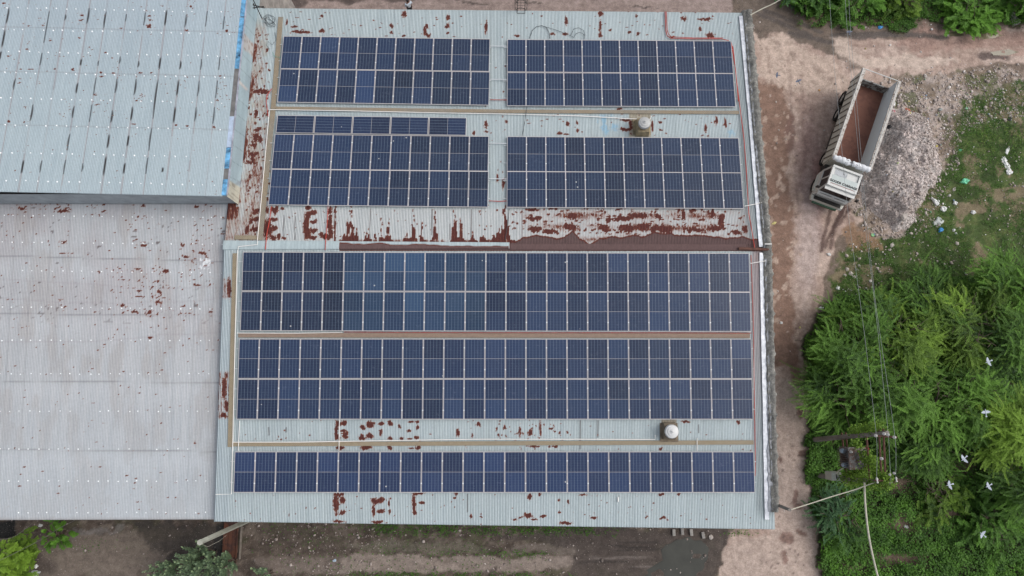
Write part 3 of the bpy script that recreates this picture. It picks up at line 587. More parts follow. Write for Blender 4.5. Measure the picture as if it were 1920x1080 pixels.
def paint_west(px, py, X, Y):
    c = sheets(X, (0.50, 0.515, 0.53), 7, 1.05, 0.025); r = 0.07 + 0.13 * fbm(X * .9, Y * .9, 241)
    pk = sm(700, 520, py) * sm(.3, .6, fbm(X * .35, Y * .35, 243)); paint(c, pk * .5, (0.43, 0.395, 0.405)); paint(c, sm(.52, .68, fbm(X * 1.3, Y * .5, 244)) * .35, (0.38, 0.34, 0.32))
    paint(c, sm(650, 980, py) * .5, (0.50, 0.545, 0.575)); paint(c, sm(386, 374, py) * .3, (0.28, 0.29, 0.31))  # upper edge darkened in the colour as shade beneath the raised shed's wall
    paint(c, sm(408, 418, px) * .3, (0.36, 0.43, 0.47)); paint(c, sm(968, 975, py) * .5, (0.40, 0.36, 0.34))
    for (ya, yb) in ((480, 490), (588, 592), (714, 717), (843, 846)):
        yy = ya + (yb - ya) * np.clip(px / 420, -1, 1) + (vn(X * .6, X * 0, int(ya)) - .5) * 2; m = sm(1.5, .4, np.abs(py - yy)); paint(c, m * .55, (0.22, 0.21, 0.22))
        c *= (1 + .05 * sm(0, 14, py - yy) * sm(60, 14, py - yy))[:, None]
    for k in range(3):
        yy = (528, 556, 628)[k] + 10 * np.sin(X * .25 + k) + 6 * (fbm(X * .5, X * 0, 250 + k)); paint(c, sm(2.2, .8, np.abs(py - yy)) * .22, (0.36, 0.30, 0.33))
    for (x0, x1, y0, y1, n) in ((15, 60, 378, 420, 36), (60, 130, 372, 402, 46), (100, 140, 380, 400, 26), (160, 200, 378, 405, 30), (245, 290, 380, 430, 46), (360, 420, 375, 450, 50), (110, 130, 450, 480, 26), (250, 275, 450, 465, 18), (335, 390, 440, 500, 60), (200, 320, 500, 560, 90), (260, 320, 500, 600, 70), (330, 400, 480, 540, 40), (220, 400, 570, 592, 50), (270, 300, 580, 600, 26), (110, 125, 560, 590, 14), (340, 375, 630, 650, 14), (200, 215, 625, 635, 8), (0, 60, 440, 470, 12), (240, 400, 640, 960, 40), (0, 240, 600, 960, 36), (0, 400, 378, 620, 230), (0, 420, 600, 970, 150)):
        r = specks(r, px, py, x0, x1, y0, y1, n, x0 + y0, (.8, 3.2), (.5, 1.3), .82)
    for e in ((120, 396, 14, 3), (41, 391, 8, 3), (130, 375, 8, 2), (120, 455, 5, 2.5), (342, 460, 5, 3.5), (267, 460, 4, 2.5), (347, 481, 8, 2.5), (380, 474, 6, 3), (258, 505, 9, 2), (309, 509, 8, 3.5), (260, 546, 6, 2), (299, 547, 5, 4), (262, 556, 8, 1.6), (298, 566, 7, 3), (229, 573, 5, 3), (252, 585, 8, 2.5), (280, 586, 5, 2.5), (344, 574, 5, 2), (178, 585, 4, 2), (395, 585, 5, 2), (282, 633, 5, 2.5), (37, 912, 4, 1.5), (368, 388, 5, 2.5), (268, 386, 6, 2), (370, 535, 8, 2)):
        r = rell(r, px, py, *e, .9)
    wp = np.zeros(len(px)); rn = random.Random(8)
    for _ in range(26): 
        cx, cy = rn.uniform(374, 394), rn.uniform(488, 504) - (rn.random() < .1) * 5; wp = np.maximum(wp, (np.abs(px - cx) < rn.choice((.9, 2))) * (np.abs(py - cy) < rn.choice((1, 3))))
    paint(c, wp, (0.80, 0.81, 0.82)); r *= (1 - wp)
    fl = (vn(X * 6, Y * 9, 260) > .86) * sm(.5, .6, fbm(X * .8, Y * .8, 261)) * sm(640, 560, py); paint(c, fl * .8, (0.10, 0.065, 0.06))
    return c, np.clip(r, 0, 1)
SEAM0 = (-70, -38, -20, 20, 55, 96, 128, 170, 202, 241, 276, 315, 353, 391, 424)
def paint_high(px, py, X, Y):
    x0 = 960 + (px - 960) * 5023 / (5023 + py)     # position along the top edge, following the sheets
    k = np.searchsorted(np.array(SEAM0), x0); h = _hash(k.astype(float), k * 0.0, 4) - .5
    row = np.searchsorted(np.array([50, 133, 233]), py - x0 * .022); h2 = _hash(row.astype(float), k * 1.0, 9) - .5
    c = np.tile(np.array([[0.42, 0.50, 0.535]]), (len(X), 1)) * (1 + .05 * h + .04 * h2)[:, None]
    paint(c, sm(200, 0, py) * .25, (0.40, 0.455, 0.53)); paint(c, sm(230, 250, py) * .3, (0.46, 0.545, 0.575))
    r = 0.05 + 0.10 * fbm(X, Y, 341)
    for s in SEAM0:
        d = np.abs(x0 - s); paint(c, sm(1.6, .5, d) * (.25 + .35 * (vn(X * 0 + s, Y * .7, 345) > .35)), (0.30, 0.22, 0.21))
    for y_ in (50, 133, 233):
        d = np.abs(py - x0 * .022 - y_ - (vn(X, Y * 0, 346) - .5)); paint(c, sm(1.6, .5, d) * .35, (0.26, 0.24, 0.25))
    sl = [(50, 40, 120), (333, 75, 100), (530, 60, 140), (730, 65, 125), (930, 75, 135), (1130, 85, 145), (245, 60, 215), (1040, 60, 130), (455, 40, 120), (647, 75, 105), (845, 50, 130), (195, 270, 330), (490, 310, 330), (695, 310, 340), (893, 310, 350), (600, 290, 320), (400, 300, 330), (800, 290, 350), (1000, 300, 350), (1105, 290, 350),
          (470, 395, 478), (678, 400, 480), (880, 405, 485), (997, 412, 485), (1085, 410, 495), (63, 400, 452), (447, 530, 615), (655, 540, 610), (862, 540, 622), (980, 545, 612), (1070, 545, 625), (150, 530, 612), (355, 540, 595), (378, 420, 472), (585, 400, 470), (790, 400, 600), (633, 685, 740), (750, 650, 760), (540, 680, 750), (188, 815, 870), (95, 810, 878), (303, 810, 880), (398, 830, 865), (515, 790, 890), (610, 825, 880), (733, 800, 877), (823, 850, 870), (330, 680, 760), (565, 560, 620), (30, 150, 240), (10, 260, 300)]
    for (cx, y0, y1) in sl:
        yc = (y0 + y1) / 5.4; xs_ = cx / 2.7; xt = 960 + (xs_ - 960) * 5023 / (5023 + yc); s = min(SEAM0, key=lambda a: abs(a - xt))
        if abs(s - xt) > 9: s = xt
        a, b = y0 / 2.7, y1 / 2.7; a -= 1; b += 1; w = 1.45 * np.sin(np.clip((py - a) / (b - a), 0, 1) * math.pi) ** .35
        m = sm(w + .45, w - .45, np.abs(x0 - s)) * (py > a) * (py < b); paint(c, m, (0.035, 0.028, 0.028))
    for (x_, y_, a, b) in ((754, 132, 14, 10), (945, 152, 10, 5), (1147, 157, 9, 6), (145, 130, 9, 3), (218, 128, 7, 4), (610, 143, 10, 3), (368, 352, 9, 6), (510, 365, 9, 5), (515, 386, 16, 3), (712, 369, 10, 4), (158, 350, 22, 2.5), (104, 350, 8, 3), (46, 614, 9, 5), (123, 618, 7, 4), (888, 632, 9, 4), (948, 636, 10, 4), (1083, 645, 8, 4), (675, 629, 14, 3), (403, 192, 8, 4), (253, 205, 8, 4), (453, 240, 6, 4), (534, 267, 9, 3), (137, 250, 9, 4), (965, 33, 8, 4), (760, 100, 8, 4), (410, 103, 12, 4), (692, 511, 9, 4), (717, 511, 5, 4), (755, 80, 9, 4), (415, 78, 9, 4), (483, 481, 10, 3), (495, 529, 14, 3), (268, 759, 4, 3), (256, 835, 3, 3), (1100, 508, 8, 4), (1115, 383, 9, 4), (573, 368, 10, 4), (278, 350, 6, 4), (765, 368, 8, 3), (40, 285, 8, 4), (20, 17, 12, 4)):
        r = rell(r, px, py, x_ / 2.7, y_ / 2.7, a / 2.7, b / 2.7 * 1.1, .92)
    for (x0_, x1_, y0_, y1_, n) in ((190, 240, 30, 130, 14), (390, 430, 60, 160, 16), (740, 780, 50, 130, 12), (80, 150, 390, 440, 8), (300, 360, 470, 600, 18), (470, 560, 470, 600, 22), (680, 740, 450, 560, 14), (880, 940, 400, 560, 12), (1100, 1150, 370, 560, 26), (430, 470, 230, 340, 10), (120, 160, 520, 620, 8), (0, 1200, 0, 1000, 220), (1100, 1200, 20, 180, 18), (40, 100, 390, 440, 6), (940, 990, 0, 60, 10), (570, 620, 340, 400, 10), (160, 330, 150, 400, 12)):
        r = specks(r, px, py, x0_ / 2.7, x1_ / 2.7, y0_ / 2.7, y1_ / 2.7, n, x0_, (.8, 2.4), (.5, 1.2), .75)
    return c, np.clip(r, 0, 1)

# solar shed --------------------------------------------------------
shed = tag(empty("factory_shed", (0, 8, 0)), "long corrugated steel shed carrying the solar arrays, rusty along its ridge cap", "shed")
def W(o):      # parent to a thing placed away from the origin while the mesh stays in world coordinates
    return o
def child(o, par):
    o.parent = par; o.matrix_parent_inverse = Matrix.Translation(par.location).inverted(); return o
XW, XE = -16.42, 14.42
ytop = lambda: None
nTL = PN.at(489, 15); nTR = PN.at(1402, 24)
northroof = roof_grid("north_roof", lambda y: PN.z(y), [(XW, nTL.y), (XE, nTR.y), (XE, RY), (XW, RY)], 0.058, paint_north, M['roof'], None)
sBL = PS.at(403, 978); sBR = PS.at(1448, 992.5)
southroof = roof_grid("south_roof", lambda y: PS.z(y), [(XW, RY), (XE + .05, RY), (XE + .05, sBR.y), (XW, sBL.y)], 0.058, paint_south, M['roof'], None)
child(northroof, shed); child(southroof, shed)
mb = MB(); 
mb.hexa([(XW + .25, -6.3, -.2), (XE - .1, -6.6, -.2), (XE - .1, 23.4, -.2), (XW + .25, 23.7, -.2), (XW + .25, -6.3, 7.30), (XE - .1, -6.6, 7.25), (XE - .1, 23.4, 7.12), (XW + .25, 23.7, 7.1)])
mb.face([(XE - .1, -6.6, 7.25), (XE - .1, 23.4, 7.12), (XE - .1, RY, RZ - .1)]); mb.face([(XW + .25, 23.7, 7.1), (XW + .25, -6.3, 7.3), (XW + .25, RY, RZ - .1)])
child(mb.build("wall", M['wall']), shed)
# ridge cap: pale in the west, rusting in the middle, wholly rusty in the east
def paint_cap(px, py, X, Y):
    c = np.tile(np.array([[0.44, 0.52, 0.535]]), (len(X), 1)); r = 0.1 + .1 * fbm(X, Y * 3, 441)
    wl = 460 + 2.2 * (fbm(X * .8, X * 0, 442, 3) - .5) * 4 - 2.5 * sm(955, 640, px) 
    r = np.maximum(r, sm(-1, 1.2, py - wl) * (px > 636) * (px < 954)); paint(c, sm(1.2, .3, np.abs(py - wl)) * (px > 636) * (px < 954) * .8, (0.08, 0.03, 0.025))
    r = np.maximum(r, (px > 955.5) * 1.0)
    for sx in (793, 1015, 1170, 1290): paint(c, sm(1.2, .4, np.abs(px - sx)) * .4, (.2, .2, .2))
    return c, np.clip(r, 0, 1)
capW = PN.at(420, 451); capS = PS.at(420, 468.5)
_zc = lambda y: np.where(y > RY, PN.z(y), PS.z(y)) + 0.05
mcap = simple("x", (1, 1, 1)); 
M['cap'] = roofmat("ridge_flashing", strength=0.0, groove=0.0)
cap = roof_grid("ridge_cap", _zc, [(XW - .05, capW.y), (-0.12, capW.y - .12), (-0.12, capS.y + .07), (XW - .05, capS.y)], 0.05, paint_cap, M['cap'], None, 0.045)
child(cap, shed)
cap2 = roof_grid("ridge_cap", lambda y: _zc(y) - 0.02, [(-0.12, PN.at(950, 457).y), (13.3, PN.at(950, 458).y), (13.3, PS.at(950, 470).y), (-0.12, PS.at(950, 469).y)], 0.05, paint_cap, M['cap'], None, 0.025)
child(cap2, shed)

# parapet along the eastern verge: rough plaster, moss-black, with a broken coping and a silver flashing at its foot
def parapetmat():
    t = NT("mossy_plaster"); geo = t.n("NewGeometry"); a = t.noise(geo.outputs["Position"], 2.6, 8, 0.75); b = t.noise(geo.outputs["Position"], 9, 6, 0.7)
    c1 = t.ramp(a.outputs[0], [(0.30, (0.05, 0.05, 0.048)), (0.44, (0.17, 0.165, 0.15)), (0.60, (0.30, 0.29, 0.26)), (0.72, (0.52, 0.50, 0.46))])
    c2 = t.ramp(b.outputs[0], [(0.3, (0.55,) * 3), (0.65, (1.15,) * 3)]); c = t.mix(1.0, c1.outputs[0], c2.outputs[0], 'MULTIPLY'); t.l(c.outputs[0], t.b.inputs["Base Color"]); t.set(Roughness=.95); t.bump(a.outputs[0], .8, .08); return t.m
M['parapet'] = parapetmat()
def silvermat():
    t = NT("silver_waterproofing"); geo = t.n("NewGeometry"); a = t.noise(geo.outputs["Position"], 3.5, 6, 0.7)
    c = t.ramp(a.outputs[0], [(0.25, (0.34, 0.36, 0.39)), (0.5, (0.58, 0.60, 0.64)), (0.72, (0.80, 0.81, 0.83))]); t.l(c.outputs[0], t.b.inputs["Base Color"]); t.set(Roughness=.38, Metallic=0.25); t.bump(a.outputs[0], .25, .03); return t.m
M['silver'] = silvermat()
def zroof(y): return PN.z(y) if y > RY else PS.z(y)
rng = random.Random(3)
ysw = [23.85 - i * 0.16 for i in range(int((23.85 + 6.15) / 0.16) + 1)]
V = []; Fq = []
for i, y in enumerate(ysw):
    z = zroof(y); j = lambda a: rng.uniform(-a, a)
    t_ = (23.85 - y) / 30; xi = 14.25 - .02 * t_; xo = 14.80 - .16 * t_ + (0.09 if i % 7 == 0 else 0)
    prof = [(xi, z - .02), (xi + .05 + j(.03), z + .16 + j(.05)), (xi + .15 + j(.03), z + .10 + j(.06)), (xi + .24 + j(.02), z + .22 + j(.05)), (xi + .38 + j(.02), z + .24 + j(.03)), (xo + j(.025), z + .20 + j(.04)), (xo, z - .1), (xo, -.2)]
    V += [(a, y, b) for a, b in prof]
k = 8
for i in range(len(ysw) - 1):
    for j in range(k - 1): Fq.append((i * k + j, i * k + j + 1, (i + 1) * k + j + 1, (i + 1) * k + j))
wl = np_mesh("parapet", np.array(V), np.array(Fq)[:, ::-1], M['parapet']); child(wl, shed)
mb = MB(); e = len(ysw) - 1
mb.face([V[e * k + j] for j in range(8)] + [(V[e * k][0], ysw[-1], -.2)]); mb.face(([V[j] for j in range(8)] + [(V[0][0], ysw[0], -.2)])[::-1]); child(mb.build("parapet_end", M['parapet']), shed)
def strip_on(name, pts, w, off, mat, parent, th=0.03, jag=0.0, seg=0.25):
    """a ribbon of width w lying along px points on the solar shed's slopes"""
    P = [Vector(p) for p in pts]; Q_ = []
    for a, b in zip(P[:-1], P[1:]):
        n = max(1, int((b - a).length / seg)); Q_ += [a.lerp(b, i / n) for i in range(n)]
    Q_.append(P[-1]); mb = MB(); prev = None
    for i, p in enumerate(Q_):
        d = (Q_[min(i + 1, len(Q_) - 1)] - Q_[max(i - 1, 0)]); d.z = 0; d.normalize(); s = Vector((d.y, -d.x, 0)); ww = w / 2 + rng.uniform(-jag, jag); w2 = w / 2 + rng.uniform(-jag, jag)
        a = p + s * ww; b = p - s * w2; cur = [(a.x, a.y, zroof(a.y) + off), (b.x, b.y, zroof(b.y) + off), (b.x, b.y, zroof(b.y) + off + th + rng.uniform(0, jag)), (a.x, a.y, zroof(a.y) + off + th + rng.uniform(0, jag))]
        if prev: mb.hexa([prev[0], prev[1], cur[1], cur[0], prev[3], prev[2], cur[2], cur[3]])
        prev = cur
    return mb.build(name, mat, parent)
def rp(x, y, off=0.05):
    a = PN.at(x, y, off) if y < 460 else PS.at(x, y, off); return a
child(strip_on("silver_flashing", [rp(1389, 30), rp(1405, 200), rp(1425, 440), rp(1427, 463)], 0.23, 0.03, M['silver'], None, .04, .009), shed)
child(strip_on("silver_flashing", [rp(1428, 474), rp(1434, 760), rp(1438, 974)], 0.25, 0.03, M['silver'], None, .04, .009), shed)
child(strip_on("grey_flashing", [rp(1399, 40, .06), rp(1410, 180, .06), rp(1434, 440, .06), rp(1437, 474, .06), rp(1442, 760, .06), rp(1444, 960, .06)], 0.22, 0.05, simple("grey_felt", (.30, .31, .33), .7, 0, .5, 4), None, .04, .05), shed)
mb = MB(); a, b = rp(1385, 466, .10), rp(1441, 468, .14); mb.tube([a, b], .085, 8); child(mb.build("rain_spout", M['rustiron']), shed)

# west low shed -----------------------------------------------------
west = tag(empty("low_shed", (-27, 2, 0)), "pale low corrugated shed without panels at the lower left", "shed")
wS = PW.at(200, 975)
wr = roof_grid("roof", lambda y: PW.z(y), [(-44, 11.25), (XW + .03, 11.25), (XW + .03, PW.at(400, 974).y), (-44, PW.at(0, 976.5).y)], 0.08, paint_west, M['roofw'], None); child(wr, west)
mb = MB(); mb.hexa([(-43.8, wS.y + .3, -.2), (XW + .2, wS.y + .3, -.2), (XW + .2, 11.2, -.2), (-43.8, 11.2, -.2), (-43.8, wS.y + .3, PW.z(wS.y) - .1), (XW + .2, wS.y + .3, PW.z(wS.y) - .1), (XW + .2, 11.2, PW.z(11.2) - .1), (-43.8, 11.2, PW.z(11.2) - .1)]); child(mb.build("wall", M['wall']), west)
def caps(parent, plane, rows, seamf, nx, rad):
    mb = MB(); rn = random.Random(4)
    for (ya, sl_) in rows:
        for s in nx:
            x = seamf(s, ya) + rn.uniform(-2, 2); y = ya + sl_ * x + rn.uniform(-.8, .8)
            if rn.random() < .10 or x < -40: continue
            p = plane.at(x, y, 0.0); r = rad * rn.uniform(.7, 1.1); mb.lathe((p.x, p.y, p.z), [(r, 0), (r * .9, .025), (r * .4, .04)], 6)
    o = mb.build("screw_caps", M['dot']); tag(o, kind="stuff"); child(o, parent)
caps(west, PW, [(404, .01), (454, .01), (507, .012), (575, .012), (638, 0), (701, 0), (771, 0), (842, 0), (902, 0), (961, 0)], lambda s, y: s - (y - 400) * .02, [i * 18.6 - 30 for i in range(25)], 0.042)

# raised shed -------------------------------------------------------
high = tag(empty("raised_shed", (-27, 18, 0)), "taller shed at the upper left, blue grey roof with dark slits", "shed")
hxe = [PH.at(416, 366).x, PH.at(454, 0).x]; HXE = sum(hxe) / 2
hy0 = PH.at(0, 357).y; hy1 = PH.at(418, 368).y
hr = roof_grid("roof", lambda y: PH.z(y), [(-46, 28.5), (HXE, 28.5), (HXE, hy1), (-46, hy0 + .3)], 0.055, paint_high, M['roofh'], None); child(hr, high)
caps(high, PH, [(14, .022), (55, .022), (96, .022), (136, .022), (184, .022), (234, .022), (286, .022), (338, .022)], lambda s, y: 960 + (s - 960) * (5023 + y) / 5023, [-56 + i * 18.2 for i in range(28)], 0.05)
WX = HXE + 0.20
def paint_wall(px, py, Yw, Zw):
    c = np.tile(np.array([[0.37, 0.47, 0.51]]), (len(px), 1)); N = fbm(Yw * 1.5, Zw * 1.5, 501); kk = np.floor(Yw / .95 + .10 * Zw); h = _hash(kk, kk * 0, 12) - .5
    c *= (1 + .05 * h)[:, None]; e = np.abs(Yw / .95 + .10 * Zw - np.round(Yw / .95 + .10 * Zw)); c *= (1 - .35 * sm(.04, .0, e))[:, None]
    d = (px - 470) * .72 - (py - 88) * .69; l = (px - 470) * .69 + (py - 88) * .72
    m = sm(11, 8, np.abs(d + 1) + (N - .5) * 6) * sm(32, 28, np.abs(l)); paint(c, m * .85, (0.50, 0.47, 0.45)); paint(c, m * sm(.6, .68, vn(Yw * 6, Zw * 6, 504)) * .7, (0.25, 0.17, 0.14))
    d2 = (px - 455) * .72 - (py - 160) * .69; l2 = (px - 455) * .69 + (py - 160) * .72; m = sm(3, 1.5, np.abs(d2)) * sm(14, 10, np.abs(l2)); paint(c, m * .8, (0.62, 0.56, 0.52))
    m = sm(336, 341, py - (px - 430) * .6); paint(c, m, (0.52, 0.50, 0.41)); paint(c, m * sm(.6, .72, vn(Yw * 14, Zw * 1.2, 505)) * .6, (0.20, 0.17, 0.13))
    paint(c, rell(px * 0, px, py, 450, 343, 8, 4, 1, .2) * .8, (0.27, 0.30, 0.33)); paint(c, rell(px * 0, px, py, 462, 12, 10, 9, 1, .5) * .3, (.2, .2, .2))
    r = .08 + .12 * N; r = rell(r, px, py, 482, 98, 3, 8, .75); r = rell(r, px, py, 449, 148, 2, 4, .8)
    return c, r
ny, nz = 300, 34; U, Vv, q = grid_xy(np.linspace(0, 1, ny), np.linspace(0, 1, nz))
Yw = hy1 + .05 + U * (28.4 - hy1); zt = PH.z(Yw) - .06; zb = PN.z(Yw) - .25; Zw = zb + (zt - zb) * Vv; Xw = np.full(len(Yw), WX)
pxw, pyw = proj(Xw, Yw, Zw); cw, rw = paint_wall(pxw, pyw, Yw, Zw)
mwall = roofmat("wall_cladding", strength=0.0, groove=0.0)
ew = np_mesh("east_wall", np.stack([Xw, Yw, Zw], 1), q, mwall, None, {"paint": ('FLOAT_COLOR', cw), "rust": ('FLOAT', rw)}); child(ew, high)
mb = MB(); yb = hy1 + .14
mb.face([(-45.8, yb, 7.5), (WX - .01, yb, 7.5), (WX - .01, yb, PH.z(yb) - .06), (-45.8, yb, PH.z(yb) - .06)]); child(mb.build("south_wall", simple("grey_cladding", (.30, .33, .35), .7, 0, .2, 2)), high)
mb = MB(); mb.hexa([(-45.8, 11.6, -.2), (WX - .05, 11.6, -.2), (WX - .05, 28.4, -.2), (-45.8, 28.4, -.2), (-45.8, 11.6, 7.9), (WX - .05, 11.6, 7.9), (WX - .05, 28.4, 6.9), (-45.8, 28.4, 6.9)]); child(mb.build("base_wall", M['wall']), high)
# gutter: runs of bright blue film and bare grey between them
mblue = simple("blue_film", (0.13, 0.33, 0.62), .35, 0, .9, 2.2); mgrey = simple("grey_gutter", (0.17, 0.165, 0.16), .7, 0, .3, 3); mpale = simple("pale_flashing", (0.42, 0.50, 0.62), .4, 0, .25, 3)
def gutter(y0, y1, mat, nm, w=.27, dx=0., dz=0.):
    A = PH.at(415, y0).y; B = PH.at(415, y1).y; n = max(2, int(abs(A - B) / .3)); mb = MB(); prev = None
    for i in range(n + 1):
        y = A + (B - A) * i / n; z = PH.z(y) + .015 + dz; j = rng.uniform(-.018, .018); x0, x1 = HXE - .02 + dx, HXE - .02 + w + dx + j
        cur = [(x0, y, z - .10), (x1, y, z - .12), (x1, y, z + rng.uniform(-.01, .03)), (x0, y, z)]
        if prev: mb.hexa([prev[0], prev[1], cur[1], cur[0], prev[3], prev[2], cur[2], cur[3]])
        prev = cur
    child(mb.build(nm, mat), high)
gutter(-90, 31, mblue, "gutter_film"); gutter(31.4, 33, mgrey, "gutter", dz=-.02); gutter(33, 128.6, mblue, "gutter_film"); gutter(129, 218, mgrey, "gutter", dz=-.01); gutter(218.4, 276, mpale, "gutter_film"); gutter(277, 316, mblue, "gutter_film"); gutter(316.4, 336, mgrey, "gutter", dz=-.01); gutter(336.4, 366, mblue, "gutter_film")
gutter(-90, 366, simple("gutter_lip", (.35, .36, .42), .5, 0, .5, 2), "gutter_lip", .05, .27, .02)

# rubber boots / bracket on the wall near the top: a black iron bracket with a stay
br = tag(empty("wall_bracket", (0, 0, 0)), "black iron bracket on the raised shed's wall beside the concrete yard", "bracket")
def hp(x, y, z): return atz(x, y, z)
mb = MB(); mb.tube([hp(474, 9, 9.0), hp(496, 15, 9.0)], .03, 5); mb.tube([hp(474, 15, 8.9), hp(495, 12, 8.9)], .03, 5); mb.tube([hp(475, 6, 9.0), hp(478, 17, 8.9)], .03, 5); mb.build("bracket_arm", M['darkiron'], br)
mb = MB(); mb.tube([hp(474, -2, 9.2), hp(491, 34, 7.7)], .03, 5); mb.build("stay", M['darkiron'], br)
# ------------------------------------------------------------------ solar panels
PWD, PLN, PTH = 1.134, 2.220, 0.035
def panel_meshes(land=False):
    fb = MB(); w, l = PWD, PLN; e = 0.018
    # frame rails butted end to end, back sheet, centre bar between the two halves
    fb.box(0, e, 0, l, 0, PTH); fb.box(w - e, w, 0, l, 0, PTH); fb.box(e, w - e, 0, e, 0, PTH); fb.box(e, w - e, l - e, l, 0, PTH)
    bb = MB(); bb.box(e, w - e, e, l - e, .006, PTH - .008)
    cb = MB(); cb.box(0, 1.078, 0, 1.068, 0, 0.003)
    clb = MB(); clb.box(-.035, .035, -.03, .03, 0, .028)
    def me(b, n, mats):
        m = bpy.data.meshes.new(n); m.from_pydata(b.v, [], b.f); m.materials.append(mats); return m
    return me(fb, "frame", M['alu']), me(bb, "backsheet", M['back']), me(cb, "cell_field", M['cell']), me(clb, "clamp", M['dot'])
ME_F, ME_B, ME_C, ME_K = panel_meshes()
def add_panel(origin, xa, ya, n, label, group, tint, land=False, clamps=True):
    root = bpy.data.objects.new("solar_panel", None); COL.objects.link(root); root.empty_display_size = .2
    R = Matrix((xa, ya, n)).transposed().to_4x4(); root.matrix_world = Matrix.Translation(origin) @ R
    tag(root, label, "solar panel", group)
    for nm, me, loc in (("frame", ME_F, (0, 0, 0)), ("backsheet", ME_B, (0, 0, 0)), ("cell_field", ME_C, (.028, .034, PTH - .006)), ("cell_field", ME_C, (.028, 1.118, PTH - .006))):
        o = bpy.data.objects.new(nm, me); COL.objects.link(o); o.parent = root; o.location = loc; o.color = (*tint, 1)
    if clamps:
        for yy in (.5, 1.72):
            o = bpy.data.objects.new("clamp", ME_K); COL.objects.link(o); o.parent = root; o.location = (PWD + .010, yy, PTH - .01)
    return root
ORD = "first second third fourth fifth sixth seventh eighth ninth tenth eleventh twelfth thirteenth fourteenth fifteenth sixteenth seventeenth eighteenth nineteenth twentieth twenty-first twenty-second twenty-third twenty-fourth last".split()
BLOCKS = [
 ("top left array", PN, (531, 67.2), (918.5, 72.6), (917.7, 197.7), (520, 191.8), 11, 2, "array nearest the concrete yard beside the raised shed"),
 ("top right array", PN, (951.1, 73.1), (1371, 76.7), (1379.6, 200.4), (950.6, 199), 12, 2, ""),
 ("second left array", PN, (515, 251), (916.4, 255.4), (915.5, 388.7), (502.8, 384.3), 11, 2, ""),
 ("second right array", PN, (950.8, 255.7), (1385, 258.7), (1394.7, 391), (950.2, 388.7), 12, 2, ""),
 ("third array", PS, (455.4, 471.7), (1405, 474.7), (1408.7, 621.8), (449.8, 620.9), 25, 2, ""),
 ("fourth array", PS, (448, 634.7), (1409, 635), (1412.4, 786.8), (443.3, 786.8), 25, 2, ""),
 ("single bottom row", PS, (439.3, 846.2), (1414.2, 846.8), (1415.7, 923.8), (437.9, 924.2), 25, 1, "")]
OFFP = 0.16
blockrails = []
for (nm, pl, TL, TR, BR, BL, nc, nr, _x) in BLOCKS:
    c4 = [pl.at(*p, OFFP) for p in (TL, TR, BR, BL)]
    for r in range(nr):
        for c in range(nc):
            u0, u1 = c / nc, (c + 1) / nc; v1 = (r + 1) / nr; v0 = r / nr
            bl = lambda u, v: (c4[0] * (1 - u) + c4[1] * u) * (1 - v) + (c4[3] * (1 - u) + c4[2] * u) * v
            ctr = bl((u0 + u1) / 2, (v0 + v1) / 2); xa = (bl(u1, (v0 + v1) / 2) - bl(u0, (v0 + v1) / 2)).normalized(); n = pl.n; xa = (xa - n * xa.dot(n)).normalized(); ya = n.cross(xa)
            org = ctr - xa * PWD / 2 - ya * PLN / 2 + n * (-PTH)
            px, py = TL[0] + (TR[0] - TL[0]) * (u0 + u1) / 2, TL[1] + (BL[1] - TL[1]) * (v0 + v1) / 2
            # tint per module, with the sky's bluish sheen painted into the colour
            teal = 0; k = 1.0; b = 1.0; rr = random.uniform(.9, 1.1); shade = "dark blue"
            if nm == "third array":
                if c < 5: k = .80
                elif c < 12: k = (1.3, 1.6, 1.85, 1.95, 1.8, 1.4, 1.25)[c - 5] * (1.0 if r == 0 else .88); shade = "lighter blue"; teal = 1  # lighter run: sky reflection put into the tint
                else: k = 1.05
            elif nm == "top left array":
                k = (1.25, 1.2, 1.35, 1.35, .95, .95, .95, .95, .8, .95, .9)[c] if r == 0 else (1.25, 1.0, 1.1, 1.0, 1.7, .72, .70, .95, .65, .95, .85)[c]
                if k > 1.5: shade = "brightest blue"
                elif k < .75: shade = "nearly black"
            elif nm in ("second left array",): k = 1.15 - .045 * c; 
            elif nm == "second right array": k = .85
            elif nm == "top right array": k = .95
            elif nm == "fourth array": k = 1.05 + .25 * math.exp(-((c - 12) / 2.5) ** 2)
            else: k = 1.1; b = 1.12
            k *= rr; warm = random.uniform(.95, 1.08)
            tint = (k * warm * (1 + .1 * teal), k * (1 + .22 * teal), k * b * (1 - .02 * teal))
            pos = ORD[c] if c < nc - 1 else "last"
            row = ("upper row of the " if r == 0 else "lower row of the ") if nr == 2 else "in the "
            lab = f"{shade} solar panel, {pos} from the left, {row}{nm}" if pos != "last" else f"{shade} solar panel at the right end, {row}{nm}"
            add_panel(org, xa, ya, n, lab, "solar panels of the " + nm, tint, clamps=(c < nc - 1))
    # mounting rails under the modules
    for r in range(nr):
        for fr in (.25, .75):
            v = (r + fr) / nr; a = (c4[0] * (1 - v) + c4[3] * v) - pl.n * (PTH + .02); b_ = (c4[1] * (1 - v) + c4[2] * v) - pl.n * (PTH + .02); d = (b_ - a).normalized()
            mb = MB(); mb.tube([a - d * (.16 + .08 * random.random()), b_ + d * .10], .02, 4)
            for t_ in np.linspace(.02, .98, 10):
                p = a.lerp(b_, t_); mb.tube([p, p - pl.n * .10], .02, 4)
            tag(mb.build("mounting_rail", M['rail']), f"thin metal rail under the {'lower' if r else ('upper' if nr > 1 else 'only')} row of the {nm}, {'upper' if fr < .5 else 'lower'} one", "rail", "mounting rails")
